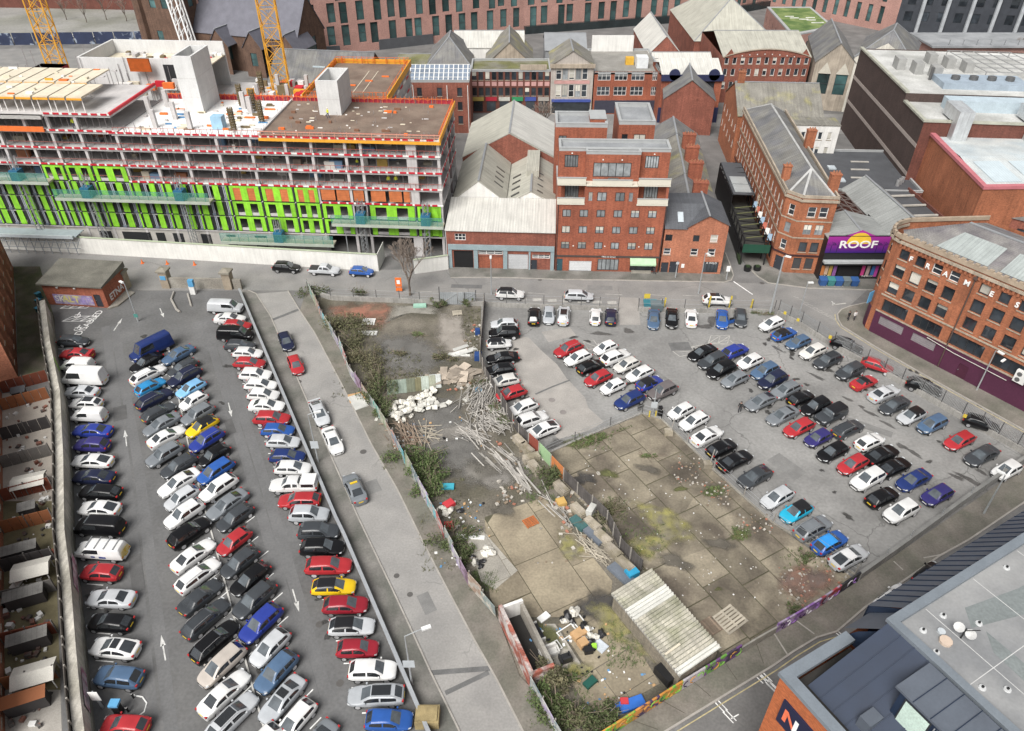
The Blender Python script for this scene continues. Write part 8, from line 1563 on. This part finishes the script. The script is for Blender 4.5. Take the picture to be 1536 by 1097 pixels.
def car_meshes(kind):
    if kind in CARS:return CARS[kind]
    L,W,H,hood,cowl,rf,rr,rg,deck,sill,wr,fa,ra=SPEC[kind];h=L/2;boxy=kind in ('van','bigvan','smallvan','jeep')
    xs={h,h-.06,h-.2,h-.5,cowl,(cowl*.67+rf*.33),(cowl*.33+rf*.67),rf,rr,rg,(rr+rg)/2,-h,-h+.05,-h+.18}
    ar=wr+.06
    for ax in (fa,ra):
        for k in (-1,-.85,-.5,0,.5,.85,1):xs.add(round(ax+k*ar,3))
    b1=rf-(rf-rr)*(.42 if kind not in ('pickup',) else .5);bp=(b1+.05,b1-.05);xs |= set(bp)
    c1=rr+.02 if kind not in ('van','bigvan','smallvan') else None
    for k in range(1,4):xs.add(rf+(rr-rf)*k/4)
    xs=sorted(xs,reverse=True)
    xs2=[xs[0]]
    for x in xs[1:]:
        if xs2[-1]-x>.025 or x in (cowl,rf,rr,rg,-h) or x in bp:xs2.append(x)
    xs=xs2
    nose=hood-.16 if not boxy else hood-.12
    top=[(h,nose-.2),(h-.06,nose-.06),(h-.2,nose+.03),(h-.5,nose+.1),(cowl,hood+.02),(rf,H-.04),(rf+(rr-rf)*.35,H),(rr,H-.05 if not boxy else H-.01),(rg,deck),(-h+.18,deck-.02 if rg>-h+.3 else deck-.05),(-h+.05,deck-.08),(-h,deck-.22)]
    belt=[(h,nose-.18),(h-.2,nose-.02),(cowl,hood-.03),(0,hood+.05),(rr,hood+.12),(rg,min(deck-.02,hood+.14)),(-h+.18,deck-.08),(-h,deck-.26)]
    tum=.80 if boxy else .70
    def wid(x):
        s=abs(x)/h;t=max(0,(s-.5)/.5);return W/2*(1-((.3 if x>0 else .2) if not boxy else .09)*t ** 2.8)
    rings=[]
    for x in xs:
        w_=wid(x);zb=lerp(belt,x);zt=max(lerp(top,x),zb+.015);zbot=sill
        for ax in (fa,ra):
            d=abs(x-ax)
            if d<ar:zbot=max(zbot,(ar*ar-d*d) ** .5+.02)
        low=max(.5,zbot+.06);zb=max(zb,low+.08);zt=max(zt,zb+.02)
        cabin=min(1.,max(0.,(zt-zb)/(H-hood))) ;tw=w_*(.86+(tum-.86)*cabin)
        rings.append([(0,zbot),(w_*.82,zbot),(w_*.95,zbot+.04),(w_,low+.06),(w_*.99,zb-.1),(w_*.94,zb),(tw,zt-.05-.05*cabin),(tw*.83,zt-.015),(0,zt)])
    nr=9;full=[]
    for r in rings:full.append(r+[(-y,z) for y,z in r[-2:0:-1]])
    n=len(full[0]);vs=[(x,y,z) for x,r in zip(xs,full) for y,z in r]
    PN=['body','sill','roof','windscreen','rear_window','wlf','wlr','wrf','wrr'];vans=('van','bigvan','smallvan');fs=[];ti=[]
    for i in range(len(xs)-1):
        xm=(xs[i]+xs[i+1])/2
        for k in range(n):
            k2=(k+1) % n;kk=k if k<nr-1 else n-1-k
            tgt='sill' if kk in (1,2) and kind not in ('saloon','estate','roadster') else 'body'
            if kk in (6,7):
                if rf<xm<cowl:tgt='windscreen' if kk==7 else 'body'
                elif rr<xm<rf:tgt='roof'
                elif rg<xm<rr:tgt='rear_window' if kk==7 and kind not in vans else 'body'
            if kk==5:
                lim_r=rg+.34 if kind not in vans else b1+.05
                if kind=='pickup':lim_r=rr
                if lim_r<xm<cowl-.2 and not (bp[1]<xm<bp[0]):tgt='w'+('l' if k<nr else 'r')+('f' if xm>b1 else 'r')
            fs.append((i*n+k,(i+1)*n+k,(i+1)*n+k2,i*n+k2));ti.append(PN.index(tgt))
    nv=len(full)
    for e in (0,(nv-1)*n):
        for k in range(nr-2):fs.append((e+k,e+k+1,e+n-k-1,e+(n-k) % n) if k else (e,e+1,e+n-1));ti.append(0)
        fs.append((e+nr-2,e+nr-1,e+nr));ti.append(0)
    me=bpy.data.meshes.new('car');me.from_pydata(vs,[],fs)
    for _ in PN:me.materials.append(None)
    me.polygons.foreach_set('material_index',ti);bm=bmesh.new();bm.from_mesh(me);bmesh.ops.recalc_face_normals(bm,faces=bm.faces);bm.to_mesh(me);bm.free()
    ob=bpy.data.objects.new('car',me);COL.objects.link(ob);sm=ob.modifiers.new('s','SUBSURF');sm.levels=1;sm.render_levels=1
    ev=ob.evaluated_get(bpy.context.evaluated_depsgraph_get()).to_mesh();co=[v.co.copy() for v in ev.vertices];parts={}
    for pl in ev.polygons:parts.setdefault(PN[pl.material_index],[]).append(tuple(pl.vertices))
    bpy.data.objects.remove(ob);out={'side':[],'sill':None};rgm=mat('rear_glass',(.03,.035,.04),.07,var=.3,scale=1.5,fine=0,spec=.8,coat=.4)
    for k,fl in parts.items():
        ix={};m_=MB()
        for f in fl:
            for v in f:
                if v not in ix:ix[v]=len(ix);m_.v.append(tuple(co[v]))
            m_.f.append(tuple(ix[v] for v in f))
        w_=k[0]=='w' and len(k)==3;mm=m_.mesh('side_window' if w_ else {'sill':'sill_trim'}.get(k,k),{'body':paint_m,'roof':paint_m,'sill':trim_m,'windscreen':screen_m,'rear_window':glass_m if kind in ('suv','mpv') else rgm}.get(k,glass_m),180)
        if w_:out['side'].append(mm)
        else:out[k]=mm
    wn=W/2
    zl=nose-.1
    hl=MB();hl.add([(h-.02,wn*.42,zl-.05),(h-.14,wn*.80,zl-.03),(h-.34,wn*.90,zl+.04),(h-.3,wn*.84,zl+.14),(h-.08,wn*.7,zl+.1),(h-.0,wn*.44,zl+.05)],[(0,1,2,3,4,5)])
    hl.v=[(x+.03,y+.02,z+.01) for x,y,z in hl.v];out['headlight']=hl.mesh('headlight',lamp_m)
    zt_=deck-.16
    tl=MB();tl.box(-h-.012,-h+.16,wn*.6,wn*.83,zt_-.1,zt_+.05);out['tail_light']=tl.mesh('tail_light',tail_m)
    out['plate_f']=MB().box(h-.01,h+.02,-.26,.26,.36,.47).mesh('number_plate',plate_w)
    out['plate_r']=MB().box(-h-.025,-h+.02,-.26,.26,deck-.42,deck-.31).mesh('number_plate',plate_y)
    out['grille']=MB().box(h-.03,h+.012,-wn*.5,wn*.5,nose-.36,nose-.18).mesh('grille',trim_m)
    mm=MB();mm.box(cowl-.42,cowl-.28,wn*.93,wn*1.1,hood+.02,hood+.16);out['mirror']=mm.mesh('mirror',paint_m)
    wh=MB();wh.tube([(0,-.1,0),(0,-.09,0),(0,.09,0),(0,.1,0)],[wr-.02,wr,wr,wr-.02],18);out['wheel']=wh.mesh('wheel',tyre_m,30)
    rm=MB();rm.tube([(0,-.104,0),(0,.104,0)],[wr*.66]*2,14);out['rim']=rm.mesh('rim',rim_m,30)
    rl=MB();zr=lerp(top,(rf+rr)/2);out['rail']=rl.tube([(rf-.1,0,H-.07),(rf-.35,0,H+.025),(rr+.3,0,H+.02),(rr+.02,0,H-.08)],.022,6).mesh('roof_rail',chrome_m)
    sg=MB();xa,xb=rf-.15,rr+.35
    sg.box(xb,xa,-W*.25,W*.25,H-.02,H+.006);out['sunroof']=sg.mesh('sunroof',glass_m)
    out['dim']=(L,W,H,hood,cowl,rf,rr,rg,deck,wr,fa,ra,tum)
    CARS[kind]=out;return out
def mir(me):
    k=me.name+'_m'
    if k in CARS:return CARS[k]
    m2=me.copy();m2.transform(Matrix.Scale(-1,4,(0,1,0)));m2.flip_normals();CARS[k]=m2;return m2
COLS={'white':(.66,.66,.65),'offwhite':(.55,.54,.51),'silver':(.46,.475,.49),'pale grey':(.38,.40,.42),'grey':(.17,.185,.2),'dark grey':(.045,.05,.056),'black':(.006,.006,.007),'red':(.36,.028,.034),'dark red':(.26,.018,.03),
        'blue':(.025,.09,.32),'dark blue':(.016,.032,.13),'royal blue':(.025,.045,.26),'light blue':(.2,.42,.66),'navy':(.014,.018,.045),'yellow':(.72,.48,.015),'bright blue':(.03,.24,.5),'cyan':(.02,.33,.5),'slate blue':(.07,.12,.2),
        'purple':(.035,.03,.14),'beige':(.42,.38,.34),'brown grey':(.13,.115,.115)}
KN={'hatch':'hatchback','mini':'small hatchback','suv':'tall crossover','saloon':'saloon','estate':'estate car','coupe':'sloping-back crossover','mpv':'people carrier','van':'panel van','bigvan':'large panel van','smallvan':'small van','pickup':'pickup truck','jeep':'off-roader','roadster':'soft-top roadster'}
def car(kind,col,pos,head,label,group,opts='',scale=1.):
    m=car_meshes(kind);L,W,H,hood,cowl,rf,rr,rg,deck,wr,fa,ra,tum=m['dim'];c=COLS[col]
    cat='van' if 'van' in kind else 'truck' if kind=='pickup' else 'car'
    nm={'van':'parked_van','truck':'pickup_truck'}.get(cat,'parked_car')
    t=thing(nm,label,cat,(pos[0],pos[1],.012),R(head),group)
    link('body',m['body'],t,color=c)
    if m['sill']:link('sill_trim',m['sill'],t)
    ri=random.Random(label);t.scale=[ri.uniform(.95,1.04),ri.uniform(.98,1.03),ri.uniform(.96,1.06)]
    rc=(.014,.014,.016) if 'R' in opts else (.7,.7,.7) if 'W' in opts else (.035,.28,.7) if 'B' in opts else c
    link('roof',m['roof'],t,color=rc)
    if kind=='jeep':link('windscreen',m['windscreen'],t)
    else:link('windscreen',m['windscreen'],t)
    if 'rear_window' in m:link('rear_window',m['rear_window'],t)
    for s in m['side']:link('side_window',s,t)
    for k in ('headlight','tail_light','mirror'):link(k,m[k],t,color=c);link(k,mir(m[k]),t,color=c)
    link('number_plate',m['plate_f'],t);link('number_plate',m['plate_r'],t);link('grille',m['grille'],t)
    for ax in (fa,ra):
        for s in (1,-1):
            wq=link('wheel',m['wheel'],t,loc=(ax,s*(W/2-.125),wr));link('rim',m['rim'],wq)
    if 'r' in opts or (kind in ('estate',) and 'n' not in opts):
        for s in (1,-1):link('roof_rail',m['rail'],t,loc=(0,s*W*tum/2*.92,0))
    if 's' in opts:link('sunroof',m['sunroof'],t)
    if kind=='pickup':
        part('tonneau_cover',trim_m,t,(-L/2+.2,rg-.02,-W*.4,W*.4,deck-.05,deck+.03)) if 'c' not in opts else MB().box(-L/2+.15,rg+.02,-W*.43,W*.43,deck-.05,H-.04).build('canopy',paint_m,t).__setattr__('color',(*c,1))
        if 'c' in opts:
            for s in (1,-1):part('canopy_window',glass_m,t,(-L/2+.3,rg-.1,s*W*.432-.005,s*W*.432+.005,deck+.1,H-.15))
    if 'T' in opts:part('taxi_sign',plate_y,t,(-.1,.1,-.4,.4,H,H+.14))
    if 'P' in opts:part('spoiler',paint_m,t,(-L/2+.02,-L/2+.28,-W*.42,W*.42,deck+.12,deck+.16)).__setattr__('color',(*c,1))
    if 'D' in opts:
        dr=MB().box(-1.05,0,-.04,.04,.35,.95).build('open_door',paint_m,t);dr.color=(*c,1);dr.location=(.78,W/2,0);dr.rotation_euler=(0,0,R(-55))
        dw=MB().box(-.9,-.1,-.03,.03,.95,1.35).build('door_window',glass_m,dr)
    if 'V' in opts:
        # works van: chevrons on the back, coloured lettering blocks and roof ladder rack
        ch=MB()
        for i in range(6):
            for s in (1,-1):
                y0=s*(.08+.14*i);ch.add([(-L/2-.02,y0,.7),(-L/2-.02,y0+s*.08,.7),(-L/2-.02,y0+s*.08-s*.3,1.5),(-L/2-.02,y0-s*.3,1.5)],[(0,1,2,3)])
        ch.build('chevrons',plate_y,t);part('decal',plain('decal_blue',(.03,.05,.2)),t,(-.9,-.2,W/2-.02,W/2+.006,.75,1.0),(.2,.6,W/2-.02,W/2+.006,.8,1.0))
        for k in range(4):part('roof_bar',chrome_m,t,(1.0-k*.95,1.06-k*.95,-W*.4,W*.4,H,H+.1))
    return t
def cz(zn,x,y,zc=.75):return Qz(zn,x,y,zc) if zn != 'F' else P(x,y,zc)
def fleet(rowname,group,rows,frm,head=None):
    """rows: (zone, x, y, kind, colour, heading, opts)"""
    seen={}
    for i,(zn,x,y,kind,col,hd,*op) in enumerate(rows):
        p=cz(zn,x,y,SPEC[kind][2]*.52);opt=op[0] if op else ''
        extra=''
        if 'R' in opt:extra=', black roof'
        elif 's' in opt:extra=', glass roof'
        elif 'D' in opt:extra=', door open'
        elif 'V' in opt:extra=', yellow chevrons'
        elif 'c' in opt:extra=', hard canopy'
        lab=f'{col} {KN[kind]}{extra}, {ORD[i]} {frm}'
        car(kind,col,p,hd,lab,group,opt)
L_=lambda a=-4:180+a
fleet('L','cars along the old boundary wall',[
 ('A0',422,1040,'hatch','dark grey',-2),('A1',440,118,'saloon','red',176,'P'),('A1',444,178,'smallvan','white',176),('A1',482,245,'bigvan','white',176),
 ('A1',468,335,'saloon','silver',176),('A1',494,402,'hatch','white',176,'s'),('A1',512,468,'smallvan','white',176),('A1',530,558,'saloon','royal blue',176,'n'),('A1',526,640,'suv','purple',176),
 ('A1',530,733,'coupe','white',176),('A1',538,825,'saloon','navy',176),('A1',575,912,'estate','black',175,'n'),('A1',572,1008,'coupe','white',175),('F',149,788,'van','black',175),
 ('F',152,824,'van','white',175,'V'),('A2',580,182,'hatch','red',175),('A2',637,330,'saloon','silver',177),('A2',634,468,'hatch','black',175),('A2',660,615,'coupe','white',173,'s'),
 ('A2',680,780,'suv','slate blue',173),('F',187,1088,'hatch','red',176)],'from the kiosk along the boundary wall')
fleet('M1','cars on the left of the dividing kerb',[
 ('A1',868,78,'bigvan','dark blue',232),('A1',842,165,'saloon','black',235),('A1',852,235,'estate','white',53),('A1',866,305,'hatch','bright blue',53),('A1',888,375,'estate','navy',52),('A1',912,452,'hatch','dark grey',50),
 ('A1',930,520,'saloon','grey',229),('A1',958,592,'saloon','white',48),('A1',945,692,'suv','grey',230),('A1',1028,758,'hatch','dark grey',230),('A1',1030,856,'saloon','white',229),('A1',1045,945,'mini','silver',230),('A1',1058,1035,'suv','white',231),
 ('F',284,798,'suv','black',52),('A2',1112,82,'saloon','white',54),('A2',1138,195,'estate','white',54),('A2',1152,320,'saloon','dark grey',56),('A2',1185,445,'estate','dark grey',56),('A2',1236,575,'estate','black',56),('A2',1275,710,'mpv','beige',235),
 ('A2',1290,875,'saloon','white',55),('A2',1335,1010,'estate','silver',56,'s'),('F',388,1118,'hatch','white',235)],'from the entrance, left side of the dividing kerb')
fleet('M2','cars on the right of the dividing kerb',[
 ('A1',1025,120,'saloon','slate blue',232),('A1',1052,195,'hatch','dark grey',231),('A1',1060,245,'suv','navy',231,'r'),('A1',1097,315,'hatch','light blue',231),('A1',1112,388,'mini','white',231),('A1',1136,462,'suv','grey',231),
 ('A1',1162,535,'hatch','yellow',231,'R'),('A1',1188,610,'suv','royal blue',231,'r'),('A1',1230,697,'mini','black',231),('A1',1240,788,'mpv','blue',231),('A1',1255,886,'suv','white',231),('A1',1306,980,'saloon','grey',232),('A1',1350,1055,'hatch','dark grey',232),
 ('F',351,812,'mini','red',233),('A2',1377,122,'hatch','dark grey',233),('A2',1438,215,'hatch','black',234),('A2',1462,332,'suv','dark grey',235),('F',391,934,'suv','royal blue',236),('B2',95,612,'hatch','silver',237),
 ('B2',130,750,'suv','slate blue',238),('B2',165,910,'saloon','pale grey',239,'s'),('B2',236,1035,'hatch','white',238),('F',470,1120,'saloon','grey',238)],'from the entrance, right side of the dividing kerb')
fleet('R','cars along the lane fence',[
 ('A0',1295,842,'van','silver',-3),('A0',1322,912,'saloon','white',-3),('A0',1362,952,'hatch','red',-3),('A0',1350,998,'van','black',-3),('A1',1380,68,'hatch','dark grey',-3),('A1',1425,112,'hatch','white',-3),('A1',1435,170,'hatch','red',-3),
 ('F',383,561,'suv','white',-3),('F',391,577,'hatch','white',-3),('F',395,592,'hatch','white',-3),('F',400,608,'saloon','white',-3),('B1',106,487,'suv','red',-2),('B1',140,555,'hatch','blue',-2),('B1',172,622,'hatch','silver',-2),
 ('B1',195,706,'hatch','dark blue',-2),('B1',228,774,'hatch','white',-1),('B1',232,866,'pickup','white',181,'c'),('B1',264,958,'estate','red',181,'n'),('B1',320,1038,'suv','pale grey',0),('F',478,796,'suv','dark grey',0),('F',483,820,'suv','black',0),
 ('B2',432,142,'suv','red',2),('B2',462,264,'hatch','yellow',2,'R'),('B2',530,368,'hatch','dark red',2),('B2',565,492,'hatch','silver',2,'R'),('B2',600,620,'mini','dark red',2),('B2',686,742,'suv','white',1),('B2',705,888,'estate','pale grey',182,'s'),('B2',780,1030,'hatch','blue',0)],
 'from the entrance beside the lane fence')
fleet('T','cars on the top row of the pale car park',[
 ('C0',158,892,'suv','black',86),('C0',243,890,'hatch','pale grey',266),('C0',328,890,'suv','silver',84,'s'),('C0',512,895,'hatch','white',82),('C0',600,897,'hatch','navy',82),('C0',846,912,'saloon','slate blue',260),
 ('C0',950,908,'saloon','black',260),('C0',1062,903,'saloon','white',80),('C0',1240,912,'saloon','blue',258,'D'),('C0',1346,905,'hatch','dark grey',258)],'from the metal fence facing the main street')
fleet('P1','cars along the rusty metal fence',[
 ('E1',1175,252,'hatch','silver',182),('E1',1175,302,'suv','black',184),('E1',1145,365,'mini','white',8,'R'),('E1',1165,445,'saloon','black',190),('E1',1150,512,'hatch','black',192),('E1',1175,577,'hatch','offwhite',196),
 ('E1',1215,650,'hatch','red',205),('E1',1280,732,'hatch','white',210),('E1',1332,800,'suv','white',28),('E1',1392,862,'coupe','white',210)],'from the street against the rusty fence')
fleet('P2a','left cars of the small block of ten',[
 ('C1',355,88,'suv','red',213,'r'),('C1',410,140,'hatch','white',213),('C1',486,190,'hatch','black',33),('C1',526,257,'hatch','red',213),('C1',611,304,'mini','white',213),('C1',708,380,'suv','dark blue',213)],'from the street beside the pale concrete strip')
fleet('P2b','right cars of the small block of ten',[
 ('C1',568,82,'mini','white',213),('C1',626,134,'suv','white',33),('C1',690,180,'hatch','offwhite',213),('C1',765,230,'hatch','white',213),('C1',824,284,'hatch','royal blue',33,'R'),('C1',896,328,'suv','brown grey',213)],'from the street, far side of the small block')
fleet('P3','cars along the mossy slab plot',[
 ('C1',1003,446,'mini','white',214),('C1',1078,502,'hatch','white',214),('C1',1153,586,'saloon','white',34),('C1',1238,658,'hatch','black',32),('C1',1315,730,'saloon','black',32),('C1',1428,822,'coupe','dark grey',212),
 ('D1',115,940,'hatch','silver',212),('D1',225,1022,'hatch','cyan',211,'R'),('F',1220,791,'estate','grey',30),('F',1245,813,'hatch','blue',30,'B'),('D2',528,92,'coupe','silver',28,'W')],'from the street beside the mossy slabs')
fleet('P4a','near cars of the long double row',[
 ('C1',1126,108,'saloon','black',212),('C1',1186,152,'suv','dark grey',212),('C1',1237,205,'suv','black',212),('C1',1312,264,'hatch','grey',212),('C1',1460,390,'coupe','grey',211),('D1',146,468,'saloon','grey',211),('D1',240,540,'hatch','red',210),('D1',352,598,'mini','purple',210),
 ('D1',436,678,'hatch','black',210),('D1',550,752,'hatch','red',210),('D1',638,834,'suv','white',210),('D1',720,940,'hatch','black',28),('D1',828,1020,'suv','white',208)],'from the street, near side of the long double row')
fleet('P4b','far cars of the long double row',[
 ('C1',1315,98,'suv','royal blue',32),('C1',1400,160,'hatch','white',212),('D1',45,212,'suv','slate blue',212),('D1',90,265,'suv','navy',212),('D1',165,322,'estate','grey',211),('D1',252,368,'hatch','black',30),('D1',337,417,'suv','black',210),
 ('D1',426,464,'jeep','dark grey',210,'R'),('D1',524,545,'estate','dark grey',29),('D1',648,620,'hatch','white',29),('D1',716,696,'saloon','black',28),('D1',784,770,'saloon','black',28),('D1',900,842,'saloon','dark blue',208),('D1',1035,928,'hatch','purple',208)],'from the street, far side of the long double row')
fleet('P5','cars along the palisade fence',[
 ('D0',82,942,'hatch','white',211),('D0',156,997,'hatch','blue',31,'R'),('D0',236,1047,'hatch','slate blue',210),('D1',320,102,'hatch','offwhite',210),('D1',406,152,'suv','dark grey',210,'s'),('D1',536,214,'suv','dark grey',210),('D1',616,280,'roadster','red',29,'R'),
 ('D1',730,342,'saloon','silver',29),('D1',790,412,'saloon','dark grey',209),('D1',888,470,'hatch','silver',209,'R'),('D1',1008,520,'mpv','slate blue',208),('D1',1165,614,'hatch','red',208),('D1',1292,700,'saloon','dark grey',208),('D1',1436,785,'hatch','white',208)],'from the main street below the palisade fence')
K_=[('B0',190,614,'suv','black',-6,'kerbside by the white hoarding'),('B0',408,626,'pickup','silver',-6,'kerbside by the white hoarding'),('B0',622,640,'hatch','blue',-6,'kerbside by the white hoarding'),
      ('C0',20,768,'suv','white',-3,'driving on the main street above the rusty fence','R'),('C0',416,778,'mpv','silver',-3,'driving on the main street below the apartment garage'),('C0',1212,802,'suv','white',-3,'on the main street below the lamp post','s'),
      ('B0',188,1040,'hatch','navy',296,'leading down the diagonal lane'),('B1',243,178,'hatch','red',296,'driving on the diagonal lane'),('B1',380,458,'coupe','silver',297,'queuing on the diagonal lane','P'),('B1',456,612,'saloon','white',297,'driving on the diagonal lane'),('B1',582,888,'saloon','grey',117,'taxi with a roof sign on the diagonal lane','T'),
      ('D1',515,66,'suv','black',-33,'behind the palisade fence, nearest the junction'),('D1',690,185,'hatch','red',-33,'in the street behind the palisade fence'),('D1',960,305,'suv','black',-33,'opposite the purple frontage door'),('D1',1290,515,'hatch','black',-33,'at the bottom end of the palisade fence'),
      ('F',1338,899,'saloon','white',35,'half hidden under the grey sloping roof'),('F',1394,862,'hatch','black',35,'half hidden beside the grey sloping roof')]
for zn,x,y,kind,col,hd,lab,*op in K_:
    o=op[0] if op else ''
    p=cz(zn,x,y,SPEC[kind][2]*.52);car(kind,col,p,hd,f'{col} {KN[kind]}'+(' with a black roof' if 'R' in o else '')+f' {lab}','cars on the streets',o)
for px,py,kd,cl,hd in FARCARS:
    p=P(px,py,.8);car(kd,cl,p,hd,f'{cl} {KN[kd]} '+('on the far road behind the building site' if px<400 else 'parked in the yard behind the building site'),'far cars')
